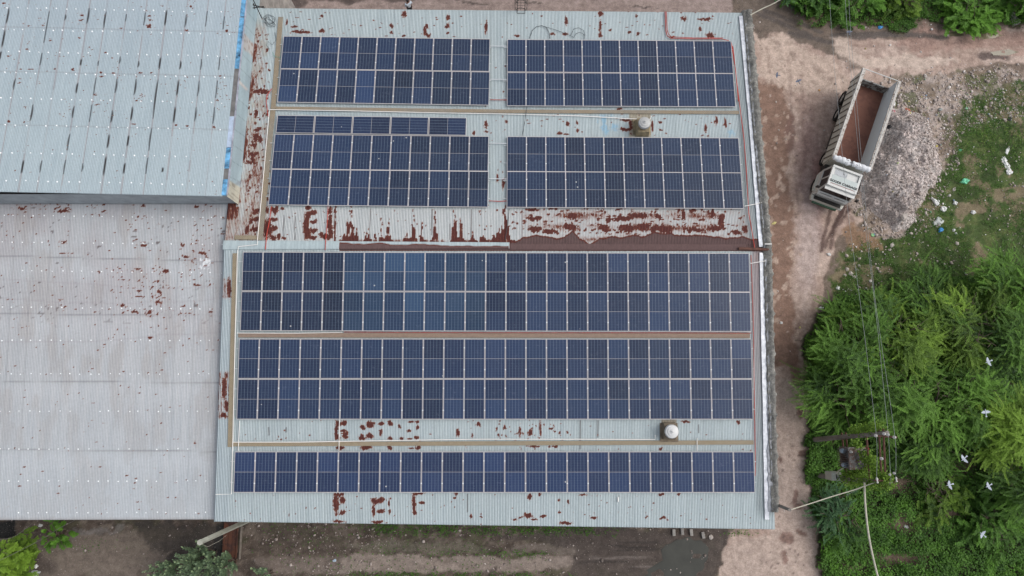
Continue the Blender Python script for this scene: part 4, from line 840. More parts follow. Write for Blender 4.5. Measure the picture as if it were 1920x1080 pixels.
# landscape strip of five
c4 = [PN.at(*p, OFFP) for p in ((519.5, 216.3), (875, 221.3), (875, 253.3), (516.3, 248.3))]
for c in range(5):
    u0, u1 = c / 5, (c + 1) / 5; bl = lambda u, v: (c4[0] * (1 - u) + c4[1] * u) * (1 - v) + (c4[3] * (1 - u) + c4[2] * u) * v
    ctr = bl((u0 + u1) / 2, .5); xa = (bl(u1, .5) - bl(u0, .5)).normalized(); n = PN.n; xa = (xa - n * xa.dot(n)).normalized(); ya = n.cross(xa)
    k = .82 * random.uniform(.95, 1.05)
    add_panel(ctr + xa * PLN / 2 - ya * PWD / 2 - n * PTH, ya, -xa, n, f"dark blue solar panel laid lengthwise, {ORD[c] if c < 4 else 'last'} of the narrow strip of five", "lengthwise solar panels of the narrow strip", (k, k, k * 1.1), clamps=False)

# ------------------------------------------------------------------ walkways, pipes and cables on the solar shed
def gratingmat(name, a, b, dash):
    t = NT(name); geo = t.n("NewGeometry"); no = t.noise(geo.outputs["Position"], 5, 5, .7); c = t.ramp(no.outputs[0], [(.3, a), (.7, b)])
    sep = t.n("SeparateXYZ"); t.l(geo.outputs["Position"], sep.inputs[0]); w = t.math('SINE', t.math('MULTIPLY', t.math('ADD', sep.outputs[0], sep.outputs[1]).outputs[0], 2 * math.pi / .16).outputs[0])
    w2 = t.math('SINE', t.math('MULTIPLY', t.math('SUBTRACT', sep.outputs[0], sep.outputs[1]).outputs[0], 2 * math.pi / .11).outputs[0])
    big = t.noise(geo.outputs["Position"], .35, 3, .5); f = t.math('MULTIPLY', t.ramp(w.outputs[0], [(.2, (0, 0, 0)), (.8, (1, 1, 1))]).outputs[0], t.ramp(big.outputs[0], [(.40, (0, 0, 0)), (.55, (dash,) * 3)]).outputs[0])
    m = t.mix(f.outputs[0], c.outputs[0], (0.36, 0.23, 0.09)); g = t.ramp(w2.outputs[0], [(0.1, (.78,) * 3), (.6, (1.05,) * 3)]); m = t.mix(1.0, m.outputs[0], g.outputs[0], 'MULTIPLY'); t.l(m.outputs[0], t.b.inputs["Base Color"]); t.set(Roughness=.8); return t.m
gA = gratingmat("grating_north", (0.235, 0.205, 0.165), (0.33, 0.29, 0.225), .7); gB = gratingmat("grating_south", (0.27, 0.22, 0.15), (0.35, 0.295, 0.205), .25); gC = gratingmat("grating_brown", (0.24, 0.17, 0.13), (0.33, 0.25, 0.19), .2)
def walkway(pts, w, mat, label):
    o = strip_on("walkway", [rp(*p) for p in pts], w, .035, mat, None, .03, 0.0, .5); tag(o, label, "walkway", "roof walkways"); return o
walkway([(526.5, 32), (512, 204)], .29, gA, "tan grating walkway running up the west side of the top left array")
walkway([(512, 204.5), (487.5, 450)], .29, gA, "tan grating walkway beside the second left array down to the ridge cap")
walkway([(517, 203), (940, 208.6), (1386, 210.8)], .22, gA, "long tan grating walkway with orange dashes between the top arrays and the ventilator")
walkway([(440, 445), (482, 445.5)], .24, gB, "short tan grating walkway above the western end of the ridge cap")
walkway([(441, 475), (431.5, 838)], .28, gB, "tan grating walkway down the west side of the lower arrays")
walkway([(447, 628.5), (1406, 629.6)], .25, gC, "brown grating walkway between the third and fourth arrays")
walkway([(437, 833), (1413, 829.5)], .23, gB, "tan grating walkway between the fourth array and the bottom row")
def pipe(pts, r, mat, name, label, cat, off=0.10, group=None, n=6):
    mb = MB(); mb.tube([rp(*p, off) for p in pts], r, n); o = mb.build(name, mat); tag(o, label, cat, group); return o
pipe([(505.5, 205.5), (640, 207.5), (820, 211.5), (940, 213.5), (1090, 217.5), (1168, 222)], .026, M['pvc'], "water_pipe", "long white pipe beside the top walkway, running east to the ventilator", "pipe", .09)
pipe([(1168, 222.3), (1196, 223), (1219, 223.6), (1221, 218)], .024, M['pvc'], "water_pipe", "short white pipe end wrapping behind the northern ventilator", "pipe", .09)
pipe([(505, 207), (495, 318), (483, 446), (482.5, 458.5), (447, 462.5), (445, 478), (441, 622), (436.5, 826), (434, 926.5), (404, 927)], .022, M['pvc'], "water_pipe", "white pipe stepping down the west edge past every array", "pipe", .10)
pipe([(444, 624.5), (560, 624.8), (642, 623)], .020, M['pvc'], "water_pipe", "white pipe above the western part of the brown walkway", "pipe", .09)
pipe([(437, 829), (560, 829), (700, 826.5), (900, 823.5), (1100, 823.6), (1228.5, 824), (1228.5, 815.5)], .024, M['pvc'], "water_pipe", "white pipe along the lowest walkway, ending at the southern ventilator", "pipe", .09)
pipe([(449.5, 789), (446.5, 845)], .018, M['pvc'], "water_pipe", "short white pipe at the west end between fourth array and bottom row", "pipe", .12)
pipe([(636.5, 786), (635.5, 846)], .020, M['pvc'], "water_pipe", "short white pipe crossing the rust patch between fourth array and bottom row", "pipe", .12)
pipe([(1307, 821), (1307, 846)], .018, M['pvc'], "water_pipe", "short white pipe right of the southern ventilator", "pipe", .12)
pipe([(1159, 932), (1159, 941)], .03, M['pvc'], "pipe_offcut", "loose white pipe offcut on the bare roof below the bottom row", "offcut", .05)
for (a, b, lb) in (((919, 86.3), (950, 86.6), "upper white rail bridging the gap between the top arrays"), ((919, 148.6), (950, 149), "lower white rail bridging the gap between the top arrays"), ((917, 268.3), (950, 269), "upper white rail bridging the gap between the second arrays"), ((917, 335), (950, 335.5), "lower white rail bridging the gap between the second arrays")):
    pipe([a, b], .025, M['rail'], "link_rail", lb, "rail", .13, "rails bridging the arrays")
pipe([(1396, 386.5), (1420, 382), (1428, 379)], .022, M['pvc'], "water_pipe", "white pipe crossing the silver flashing beside the second right array", "pipe", .14)
pipe([(1407, 494), (1424, 491), (1436, 489)], .022, M['pvc'], "water_pipe", "white pipe crossing the silver flashing beside the third array", "pipe", .14)
pipe([(1438, 400), (1442.5, 455), (1443.5, 488)], .02, M['pvc'], "water_pipe", "white pipe lying along the foot of the parapet at the ridge", "pipe", .20)
pipe([(1434, 457.5), (1447, 457.5)], .03, M['pvc'], "water_pipe", "thick white pipe stub lying across the parapet at the ridge", "pipe", .34)
RC = "red conduits"
pipe([(919, 187), (950, 187.4)], .022, M['redpipe'], "conduit", "short red conduit joining the top arrays", "conduit", .1, RC); pipe([(917, 376.5), (935, 377.5), (950, 376.8)], .022, M['redpipe'], "conduit", "short red conduit joining the second arrays", "conduit", .1, RC)
pipe([(509.5, 166), (501, 178), (499, 190), (501, 205), (503, 219)], .024, M['redpipe'], "conduit", "red conduit looping out west of the walkway beside the raised shed", "conduit", .1, RC)
pipe([(508.5, 387), (506, 410), (500, 440), (497.5, 468)], .026, M['redpipe'], "conduit", "red conduit over the rust below the second left array, westernmost of two", "conduit", .12, RC)
pipe([(615, 387), (614, 410), (611.5, 440), (609.5, 469)], .022, M['redpipe'], "conduit", "red conduit over the ridge cap below the second left array, right of its twin", "conduit", .12, RC)
pipe([(1247, 22), (1248.5, 58), (1251, 67), (1257, 71.5), (1300, 73), (1352, 72.8), (1366, 76), (1374, 88), (1381, 150), (1388.5, 210), (1395, 262), (1400, 330), (1404, 400), (1411, 440), (1415, 466)], .026, M['redpipe'], "conduit", "long red conduit from the north eave round the top right array to the ridge", "conduit", .1, RC)
pipe([(1249.3, 22), (1251, 56), (1253.5, 64), (1259, 69), (1300, 71), (1356, 71)], .022, M['redpipe'], "conduit", "thinner red conduit beside the long one at the north eave", "conduit", .1, RC)
pipe([(1371, 80), (1379, 130), (1384.5, 190)], .028, M['redpipe'], "conduit", "second red conduit hugging the right edge of the top right array", "conduit", .1, RC)
pipe([(1408, 478), (1411, 560), (1413, 640), (1414.5, 760), (1416.5, 870), (1416, 892)], .022, M['redpipe'], "conduit", "red conduit down the right edge of the lower arrays", "conduit", .08, RC)
pipe([(645, 622.5), (760, 623.3), (1000, 623.8), (1250, 624), (1409, 624.6)], .018, M['redpipe'], "conduit", "long red conduit above the brown walkway", "conduit", .09, RC)
pipe([(993, 72), (998, 57), (1006, 50), (1016, 48), (1024, 51), (1030, 62), (1031, 72)], .016, M['blackcable'], "cable", "dark cable looped above the second panel of the top right array", "cable", .06)
pipe([(1019, 49), (1045, 57), (1070, 67), (1076, 70), (1080, 63), (1088, 60), (1096, 66), (1095, 73)], .013, M['blackcable'], "cable", "thin dark cable snaking east from the loop above the top right array", "cable", .06)
pipe([(1070, 66), (1076, 54), (1085, 52), (1094, 57), (1097, 66)], .012, M['blackcable'], "cable", "small arched cable above the top right array", "cable", .06)
pipe([(988, 200), (985, 222), (981, 244), (979, 256)], .015, M['blackcable'], "cable", "dark cable crossing the walkway between the right arrays", "cable", .12)
pipe([(955, 391), (952, 420), (947, 450)], .016, M['blackcable'], "cable", "dark cable over the rust below the second right array", "cable", .06)
cp = []; 
for i in range(60): a = i * .42; cp.append((505 + 9 * math.cos(a) + 3 * math.sin(i), 34 + 9 * math.sin(a * 1.03) + i * .16))
pipe(cp, .010, M['blackcable'], "cable_coil", "tangled coil of thin cable in the roof's northwest corner", "cable", .05)
pipe([(515, 60), (518, 75), (510, 84), (503, 78), (499, 84), (505, 92)], .010, M['blackcable'], "cable", "thin loose cable below the coil in the roof's northwest corner", "cable", .05)
pipe([(511, 98), (514, 105), (524, 108), (531, 105)], .012, simple("green_rope", (.08, .33, .24), .7), "rope", "green rope across the walkway beside the top left array", "rope", .12)

# ------------------------------------------------------------------ turbine ventilators
def ventilator(px, py, pl, bw, bl, hbase, R, label, domec, basec):
    p = pl.at(px, py); r = tag(empty("roof_ventilator", p), label, "ventilator", "roof ventilators")
    mb = MB(); z0 = -.25; mb.hexa([(-bw / 2, -bl / 2, z0), (bw / 2, -bl / 2, z0), (bw / 2, bl / 2, z0), (-bw / 2, bl / 2, z0), (-bw * .40, -bl * .36, hbase), (bw * .40, -bl * .36, hbase), (bw * .40, bl * .40, hbase), (-bw * .40, bl * .40, hbase)]); mb.build("curb", basec, r)
    mb = MB(); k = len(mb.v); mb.box(-bw / 2 - .10, bw / 2 + .10, -bl / 2 - .08, bl / 2 + .08, -.02, .03); mb.build("base_flange", basec, r)
    mb = MB(); mb.lathe((0, 0, 0), [(R * .80, hbase), (R * .80, hbase + .22)], 28); mb.build("neck", basec, r)
    # turbine head: bulging ring of fins under a flat stepped lid
    mb = MB(); mb.lathe((0, 0, 0), [(R * .80, hbase + .20), (R * .97, hbase + .27), (R * 1.0, hbase + .38), (R * .93, hbase + .46), (R * .90, hbase + .48), (R * .66, hbase + .50), (R * .64, hbase + .53), (R * .30, hbase + .55), (R * .28, hbase + .58), (R * .1, hbase + .59)], 36)
    for i in range(28):
        a = 2 * math.pi * i / 28; mb.tube([(math.cos(a) * R * .84, math.sin(a) * R * .84, hbase + .22), (math.cos(a + .12) * R * 1.02, math.sin(a + .12) * R * 1.02, hbase + .34), (math.cos(a + .2) * R * .92, math.sin(a + .2) * R * .92, hbase + .47)], .012, 4)
    mb.smooth = False; mb.build("turbine_head", domec, r)
    mb = MB(); mb.lathe((0, 0, 0), [(.05, hbase + .585), (.05, hbase + .63), (.02, hbase + .65)], 10); mb.build("spindle_cap", domec, r)
    return r
mdome = simple("mill_aluminium", (.44, .44, .43), .5, .1, .15, 6, .1); mdome2 = simple("white_aluminium", (.60, .60, .59), .45, .05, .12, 6, .1)
mtan = simple("fibreglass_curb", (.25, .20, .12), .6, 0, .5, 3)
ventilator(1203, 242, PN, .85, 1.1, .55, .36, "grey topped turbine ventilator on a tan curb north of the ridge", mdome, mtan)
ventilator(1254, 808, PS, .80, 1.05, .35, .38, "white topped turbine ventilator on a brown curb above the bottom row", mdome2, simple("brown_curb", (.17, .135, .095), .8, 0, .4, 3))

# ------------------------------------------------------------------ ladder with safety cage, yard person
lad = tag(empty("caged_ladder", atz(977, 21, PN.z(23.85))), "iron ladder with hooped safety cage rising at the north eave", "ladder")
L0 = lad.location; yl = nTR.y + .25 - L0.y; zt_ = 1.15
for s in (-1, 1):
    mb = MB(); mb.tube([(s * .24, yl, -7.0), (s * .24, yl, zt_)], .022, 5); mb.build("stile", M['darkiron'], lad)
for i in range(27):
    mb = MB(); mb.tube([(-.24, yl, -6.8 + i * .3), (.24, yl, -6.8 + i * .3)], .014, 4); mb.build("rung", M['darkiron'], lad)
for z in (-5, -4, -3, -2, -1, -.1, .75, zt_):
    mb = MB(); mb.tube([(.38 * math.sin(a), yl + .30 + .38 * math.cos(a) if abs(a) < 1.9 else yl, z) for a in np.linspace(-2.6, 2.6, 14)], .016, 5); mb.build("cage_hoop", M['darkiron'], lad)
for a in (-1.5, 0, 1.5):
    mb = MB(); mb.tube([(.38 * math.sin(a), yl + .30 + .38 * math.cos(a), -5), (.38 * math.sin(a), yl + .30 + .38 * math.cos(a), zt_)], .013, 5); mb.build("cage_bar", M['darkiron'], lad)
mb = MB(); mb.tube([(-.24, yl, .02), (-.24, yl - .3, .02), (.24, yl - .3, .02), (.24, yl, .02)], .018, 5); mb.build("landing_bar", M['darkiron'], lad)

def skin_body(name, joints, edges, radii, mat, parent, sub=2):
    me = bpy.data.meshes.new(name); me.from_pydata([tuple(j) for j in joints], edges, []); o = bpy.data.objects.new(name, me); COL.objects.link(o)
    sk = o.modifiers.new("skin", 'SKIN'); 
    for i, r in enumerate(radii):
        v = me.skin_vertices[0].data[i] if me.skin_vertices else None
        if v: v.radius = (r, r) if not isinstance(r, tuple) else r
    o.modifiers.new("sub", 'SUBSURF').levels = sub; o.modifiers["sub"].render_levels = sub
    me.materials.append(mat); o.parent = parent; return o
def skinned(name, joints, edges, radii, mat, parent, root=0, sub=2):
    me = bpy.data.meshes.new(name); me.from_pydata([tuple(j) for j in joints], edges, [])
    bm = bmesh.new(); bm.from_mesh(me); lay = bm.verts.layers.skin.verify()
    bm.verts.ensure_lookup_table()
    for i, v in enumerate(bm.verts):
        r = radii[i]; v[lay].radius = r if isinstance(r, tuple) else (r, r); v[lay].use_root = (i == root)
    bm.to_mesh(me); bm.free(); me.materials.append(mat)
    o = bpy.data.objects.new(name, me); COL.objects.link(o); o.parent = parent
    o.modifiers.new("skin", 'SKIN'); s = o.modifiers.new("sub", 'SUBSURF'); s.levels = sub; s.render_levels = sub
    for p in me.polygons: p.use_smooth = True
    return o
pf = atz(764.5, 3, 1.62)
per = tag(empty("person", (pf.x, pf.y, 0.06), (0, 0, 0.5)), "person in a pale shirt and black trousers standing by the north eave", "person")
skin = simple("skin", (.20, .10, .065), .6, 0, .05, 8, 0); shirt = simple("pale_shirt", (.58, .66, .74), .8, 0, .06, 8, .1); trou = simple("black_trousers", (.02, .02, .024), .8, 0, .1, 8, 0); hair = simple("black_hair", (.012, .01, .01), .6, 0, .1, 30, .2)
J = [(0, 0, .92), (0, 0, 1.15), (0, .01, 1.38), (0, .02, 1.48), (0, .03, 1.60), (0, .03, 1.68),
     (-.10, 0, .86), (-.11, .02, .48), (-.11, -.02, .08), (-.11, .12, .04), (.10, 0, .86), (.11, .02, .48), (.11, -.02, .08), (.11, .12, .04),
     (-.19, .0, 1.38), (-.24, -.02, 1.12), (-.17, .17, .98), (-.12, .24, 1.0), (.19, 0, 1.38), (.25, .0, 1.10), (.19, .20, 1.16), (.13, .27, 1.22)]
E_ = [(0, 1), (1, 2), (2, 3), (3, 4), (4, 5), (0, 6), (6, 7), (7, 8), (8, 9), (0, 10), (10, 11), (11, 12), (12, 13), (2, 14), (14, 15), (15, 16), (16, 17), (2, 18), (18, 19), (19, 20), (20, 21)]
skinned("body", J, E_, [.13, .12, .15, .05, .085, .07, .09, .065, .045, .04, .09, .065, .045, .04, .06, .045, .034, .03, .06, .045, .034, .03], skin, per)
skinned("shirt", [(0, 0, .88), (0, 0, 1.15), (0, .01, 1.37), (-.19, 0, 1.38), (-.24, -.01, 1.15), (-.20, .08, 1.04), (.19, 0, 1.38), (.25, .01, 1.12), (.21, .12, 1.14)], [(0, 1), (1, 2), (2, 3), (3, 4), (4, 5), (2, 6), (6, 7), (7, 8)], [.165, .155, .17, .085, .07, .06, .085, .07, .06], shirt, per)
skinned("trousers", [(0, 0, .90), (-.10, 0, .84), (-.11, .02, .48), (-.11, -.01, .12), (.10, 0, .84), (.11, .02, .48), (.11, -.01, .12)], [(0, 1), (1, 2), (2, 3), (0, 4), (4, 5), (5, 6)], [.145, .11, .085, .07, .11, .085, .07], trou, per)
mb = MB(); mb.ico((0, .015, 1.675), .105, 2, 0, .03, (1, 1.1, .95)); mb.build("hair", hair, per, smooth=True)
for s in (-1, 1):
    mb = MB()
    for k in range(5):
        a = (k - 2) * .25; mb.tube([(s * .12 + math.sin(a) * .02, .25, 1.0 + (.22 if s > 0 else 0)), (s * .12 - s * .02 + math.sin(a) * .035, .31, 1.0 + (.22 if s > 0 else 0)), (s * .09 + math.sin(a) * .04, .335 - abs(k - 2) * .006, .985 + (.22 if s > 0 else 0))], [.011, .009, .007], 5)
    mb.build("fingers", skin, per)
# ------------------------------------------------------------------ the tipper truck
TR = tag(empty("dump_truck", (24.86, 21.58, 0.0), (0, 0, math.atan2(.372, -.928))), "dusty white tipper truck with empty rust-brown bed, parked by the stone heap", "truck")
TR.rotation_euler.z = math.atan2(.372, -.928)
mwhite = wornmat("dusty_white_paint", (.70, .70, .67), (.33, .28, .23), .33, 2.5, .45); mcream = wornmat("chalky_cream_paint", (.64, .63, .56), (.30, .24, .19), .37, 2.2, .65)
mfloor = wornmat("rust_brown_bed_floor", (.20, .085, .058), (.135, .056, .04), .47, 1.2, .8); minner = wornmat("pale_blue_grey_bed_wall", (.64, .70, .74), (.34, .30, .26), .32, 2.5, .6)
mrail_ = wornmat("chipped_top_rail", (.60, .56, .51), (.19, .14, .11), .44, 7.0, .8); mdark = simple("dark_chassis", (.035, .032, .03), .7, 0, .4, 5); mrub = simple("tyre_rubber", (.02, .02, .02), .85, 0, .3, 12); mglass = simple("dark_cab_glass", (.012, .013, .015), .08, 0, .2, 3, 0)
mtail = wornmat("stained_tailgate", (.30, .31, .30), (.07, .05, .045), .48, 3.2, .8); mtarp = simple("white_tarpaulin", (.74, .75, .77), .7, 0, .1, 5, .6); mgreen = simple("green_underrun_bar", (.05, .12, .075), .6, 0, .3, 5)
BL_, BW_, Z0, Z1 = 6.45, 1.24, 1.30, 3.02
mb = MB(); mb.box(-BW_ + .10, BW_ - .10, 0.06, BL_, Z0 - .12, Z0); mb.build("bed_floor", mfloor, TR)
for s in (-1, 1):
    mb = MB(); mb.box(s * BW_ - (.10 if s > 0 else 0), s * BW_ + (.10 if s < 0 else 0), -.10, BL_, Z0 - .12, Z1 - .14); 
    w = mb.build("bed_side", [minner if s < 0 else mcream], TR)
    mribs = simple('stake_pocket_grime', (.13, .12, .105), .8, 0, .4, 5)
    mb = MB()
    for i in range(13):      # slanting stakes pressed into the outer face
        y = .05 + i * .5; mb.hexa([(s * BW_, y, Z0 - .08), (s * (BW_ + .05), y, Z0 - .08), (s * (BW_ + .05), y + .05, Z0 - .08), (s * BW_, y + .05, Z0 - .08), (s * BW_, y + .30, Z1 - .16), (s * (BW_ + .05), y + .30, Z1 - .16), (s * (BW_ + .05), y + .35, Z1 - .16), (s * BW_, y + .35, Z1 - .16)])
    mb.build("side_ribs", mribs, w)
    mb = MB(); n = 40
    pr = None
    for i in range(n + 1):
        y = -.14 + i * (BL_ + .2) / n; j = lambda a=.012: rng.uniform(-a, a); cur = [(s * BW_ - .17 + j(), y, Z1 - .14), (s * BW_ + .07 + j(), y, Z1 - .14), (s * BW_ + .07 + j(), y, Z1 + j()), (s * BW_ - .17 + j(), y, Z1 + j())]
        if pr: mb.hexa([pr[0], pr[1], cur[1], cur[0], pr[3], pr[2], cur[2], cur[3]])
        pr = cur
    mb.build("top_rail", mrail_, w)
    mb = MB(); mb.tube([(s * (BW_ + .03), -.1, Z1 + .015), (s * (BW_ + .03), BL_, Z1 + .015)], .022, 6); mb.build("edge_bead", mwhite, w)
mb = MB(); mb.box(-BW_ + .10, BW_ - .10, BL_, BL_ + .08, Z0 - .12, Z1 - .05); mb.build("headboard", mcream, TR)
mb = MB(); mb.box(-BW_ + .11, BW_ - .11, -.02, .055, Z0 - .1, Z0 + .72); mb.build("tailgate", mtail, TR)
mb = MB(); mb.tube([(-BW_ + .05, -.12, Z1 - .03), (BW_ - .05, -.12, Z1 - .03)], .032, 6); mb.build("rear_crossbar", mwhite, TR)
mb = MB(); prof = []
for i in range(25):      # rolled tarpaulin lashed across the front of the bed
    x = -BW_ - .02 + i * (2 * BW_ + .04) / 24; mb_r = .20 + .05 * math.sin(i * 1.9) * .5 + rng.uniform(-.02, .02) - .06 * math.exp(-((i - 12) / 1.3) ** 2); prof.append(((x, BL_ + .17 + rng.uniform(-.02, .02), Z1 + .02 + .03 * math.sin(i * .8)), mb_r if 0 < i < 24 else .11))
mb.tube([p for p, _ in prof], [r for _, r in prof], 12); tp = mb.build("tarpaulin_roll", mtarp, TR, smooth=True)
mb = MB(); mb.tube([(0, BL_ - .05, Z1 + .1), (0.02, BL_ + .17, Z1 + .20), (-.05, BL_ + .36, Z1)], .02, 5); mb.tube([(-.5, BL_ - .02, Z1 + .12), (0, BL_ + .17, Z1 + .21), (.6, BL_ + .1, Z1 + .22)], .012, 5); mb.tube([(.5, BL_ + .33, Z1 + .12), (0, BL_ + .17, Z1 + .21), (-.6, BL_ + .25, Z1 + .2)], .012, 5); mb.build("lashing_rope", mdark, tp)
mb = MB(); mb.box(-.42, -.30, .3, 8.3, .72, 1.08); mb.box(.30, .42, .3, 8.3, .72, 1.08); mb.box(-1.1, 1.1, 6.40, 6.9, .8, 1.5); mb.box(-1.15, -.6, 3.6, 5.3, .55, 1.12); mb.box(.6, 1.15, 3.6, 5.0, .55, 1.12); mb.build("chassis", mdark, TR)
for (y, duals) in ((.95, 1), (2.25, 1), (5.75, 0), (7.75, 0)):
    for s in (-1, 1):
        wx = s * 1.0; wh = MB(); wd = .27 if not duals else .52
        for j in range(20):
            pass
        prof = [(-wd / 2, .34), (-wd / 2, .47), (-wd / 2 + .05, .51), (wd / 2 - .05, .51), (wd / 2, .47), (wd / 2, .34)]
        b = 0
        for (xo, r) in prof:
            for j in range(20): t_ = 2 * math.pi * j / 20; wh.v.append((wx + xo, y + r * math.cos(t_), .51 + r * math.sin(t_)))
        for i in range(5):
            for j in range(20): wh.f.append((i * 20 + j, i * 20 + (j + 1) % 20, (i + 1) * 20 + (j + 1) % 20, (i + 1) * 20 + j)); wh.m.append(0)
        wo = wh.build("wheel", mrub, TR); hb = MB(); hb.tube([(wx - s * .05, y, .51), (wx + s * (wd / 2 - .06), y, .51)], [.34, .33], 14); hb.tube([(wx, y, .51), (wx + s * wd / 2, y, .51)], .1, 8); hb.build("rim", mrail_, wo)
# cab: lower body, pillars, glass, roof with a shallow recess and a lettered front panel
C0, C1 = 7.0, 8.60
mb = MB(); mb.hexa([(-1.14, C0, .75), (1.14, C0, .75), (1.14, C1, .75), (-1.14, C1, .75), (-1.14, C0, 1.72), (1.14, C0, 1.72), (1.14, C1, 1.72), (-1.14, C1, 1.72)]); cab = mb.build("cab", mwhite, TR)
mb = MB()
def pil(x0, y0, x1, y1, w=.07): mb.tube([(x0, y0, 1.70), (x1, y1, 2.72)], w, 4)
RW, RF, RB = .98, 8.42, 7.04
for s in (-1, 1): pil(s * 1.10, C1 - .04, s * RW, RF - .02); pil(s * 1.10, 7.75, s * (RW + .01), 7.80, .06); pil(s * 1.10, C0 + .06, s * RW, RB + .05, .08)
mb.box(-RW, RW, RB, RB + .05, 1.7, 2.72); mb.build("pillars", mwhite, cab)
mb = MB(); mb.face([(-1.06, C1 - .03, 1.73), (1.06, C1 - .03, 1.73), (RW - .05, RF + .01, 2.68), (-RW + .05, RF + .01, 2.68)]); mb.build("windscreen", mglass, cab)
for s in (-1, 1): mb = MB(); mb.face([(s * 1.105, C0 + .1, 1.73), (s * 1.105, C1 - .1, 1.73), (s * (RW + .005), RF - .06, 2.68), (s * (RW + .005), RB + .1, 2.68)]); mb.build("side_window", mglass, cab)
mb = MB(); mb.box(-RW - .02, RW + .02, RB - .02, RB + .12, 2.70, 2.90); mb.box(-RW - .02, -RW + .12, RB + .12, RF + .04, 2.70, 2.88); mb.box(RW - .12, RW + .02, RB + .12, RF + .04, 2.70, 2.88); mb.box(-RW + .12, RW - .12, RF - .12, RF + .05, 2.70, 2.86); mb.box(-RW + .12, RW - .12, RB + .12, RF - .12, 2.70, 2.76)
rf_ = mb.build("roof", mwhite, cab)
mb = MB(); mb.hexa([(-RW + .12, 7.68, 2.77), (RW - .12, 7.68, 2.77), (RW - .12, RF - .12, 2.77), (-RW + .12, RF - .12, 2.77), (-RW + .12, 7.68, 2.90), (RW - .12, 7.68, 2.90), (RW - .12, RF - .12, 2.865), (-RW + .12, RF - .12, 2.865)]); sb = mb.build("sign_board", simple("pale_sign_board", (.50, .55, .53), .5, 0, .06, 4, 0), cab)
mb = MB(); mb.box(-.1, RW - .25, RB + .2, 7.6, 2.76, 2.775); mb.build("roof_recess_panel", wornmat("stained_roof_panel", (.50, .52, .54), (.08, .08, .08), .40, 3.5, .5), cab)
fc = bpy.data.curves.new("lettering", 'FONT'); fc.body = "GOODS CARRIAGE"; fc.size = .205; fc.extrude = .004; fc.align_x = 'CENTER'; fc.align_y = 'CENTER'; fc.space_character = 1.08; fc.offset = .008; fc.materials.append(simple("black_lettering", (.015, .015, .015), .6, 0, 0, 3, 0))
_tmp = bpy.data.objects.new('tmp', fc); COL.objects.link(_tmp); bpy.context.view_layer.update(); _me = bpy.data.meshes.new_from_object(_tmp.evaluated_get(bpy.context.evaluated_depsgraph_get())); bpy.data.objects.remove(_tmp); bpy.data.curves.remove(fc); _me.name = 'lettering'
fo = bpy.data.objects.new("lettering", _me); COL.objects.link(fo); fo.parent = sb; fo.location = (0, 8.10, 2.887); fo.rotation_euler = (math.radians(-3.2), 0, math.pi)
mb = MB(); mb.box(-RW + .16, RW - .16, 8.265, 8.285, 2.866, 2.880); mb.build("underline", simple("red_underline", (.35, .05, .04), .6, 0, 0, 3, 0), sb)
mb = MB(); mb.box(-1.02, 1.02, RF + .05, RF + .30, 2.66, 2.71); mb.build("sun_visor", mwhite, cab)
# front face
mb = MB(); mb.hexa([(-1.08, C1, 1.50), (1.08, C1, 1.50), (1.04, C1 + .16, 1.52), (-1.04, C1 + .16, 1.52), (-1.08, C1 - .10, 1.80), (1.08, C1 - .10, 1.80), (1.04, C1 + .06, 1.68), (-1.04, C1 + .06, 1.68)]); mb.build('cowl', mwhite, cab)
mb = MB(); mb.box(-1.10, 1.10, C1, C1 + .04, 1.42, 1.70); mb.build("front_panel", mwhite, cab)
mb = MB(); mb.box(-.95, .95, C1, C1 + .03, 1.00, 1.40); 
g = mb.build("grille", mdark, cab)
for i in range(3): mb = MB(); mb.box(-.93, .93, C1 + .03, C1 + .06, 1.06 + i * .12, 1.10 + i * .12); mb.build("grille_bar", mwhite, g)
mb = MB(); mb.tube([(-.9, C1 + .06, 1.66), (-.1, C1 + .11, 1.74)], .015, 4); mb.build("wiper", mdark, cab); mb = MB(); mb.tube([(.9, C1 + .06, 1.66), (.1, C1 + .11, 1.76)], .015, 4); mb.build("wiper", mdark, cab)
mb = MB(); mb.hexa([(-1.16, C1 + .04, .60), (1.16, C1 + .04, .60), (1.10, C1 + .34, .60), (-1.10, C1 + .34, .60), (-1.16, C1 + .04, .90), (1.16, C1 + .04, .90), (1.10, C1 + .30, .90), (-1.10, C1 + .30, .90)]); bp = mb.build("bumper", mcream, TR)
mb = MB(); mb.box(-.95, .95, C1 + .06, C1 + .30, .90, .93); mb.build("bumper_step", mdark, bp)
mb = MB(); mb.box(-.85, .85, C1 + .32, C1 + .42, .42, .62); mb.build("underrun_bar", mgreen, TR)
for s in (-1, 1):
    mb = MB(); mb.box(s * .97 - .13, s * .97 + .13, C1 + .305, C1 + .35, .66, .82); mb.build("headlight", simple("headlight_glass", (.6, .6, .58), .15, 0, .05, 3, 0), bp)
    mb = MB(); mb.tube([(s * 1.1, C1 - .2, 2.5), (s * 1.32, C1 + .02, 2.45)], .018, 4); mb.box(s * 1.36 - .09, s * 1.36 + .09, C1 - .02, C1 + .04, 2.15, 2.5); mb.build("mirror", mdark, cab)
    mb = MB(); mb.box(min(s * 1.14, s * 1.27), max(s * 1.14, s * 1.27), 7.25, 8.45, 1.02, 1.10); mb.build("mudguard", mcream, cab)
    mb = MB(); mb.box(min(s * 1.14, s * 1.155), max(s * 1.14, s * 1.155), 7.2, 8.35, .9, 1.7); mb.build("door", mwhite, cab)

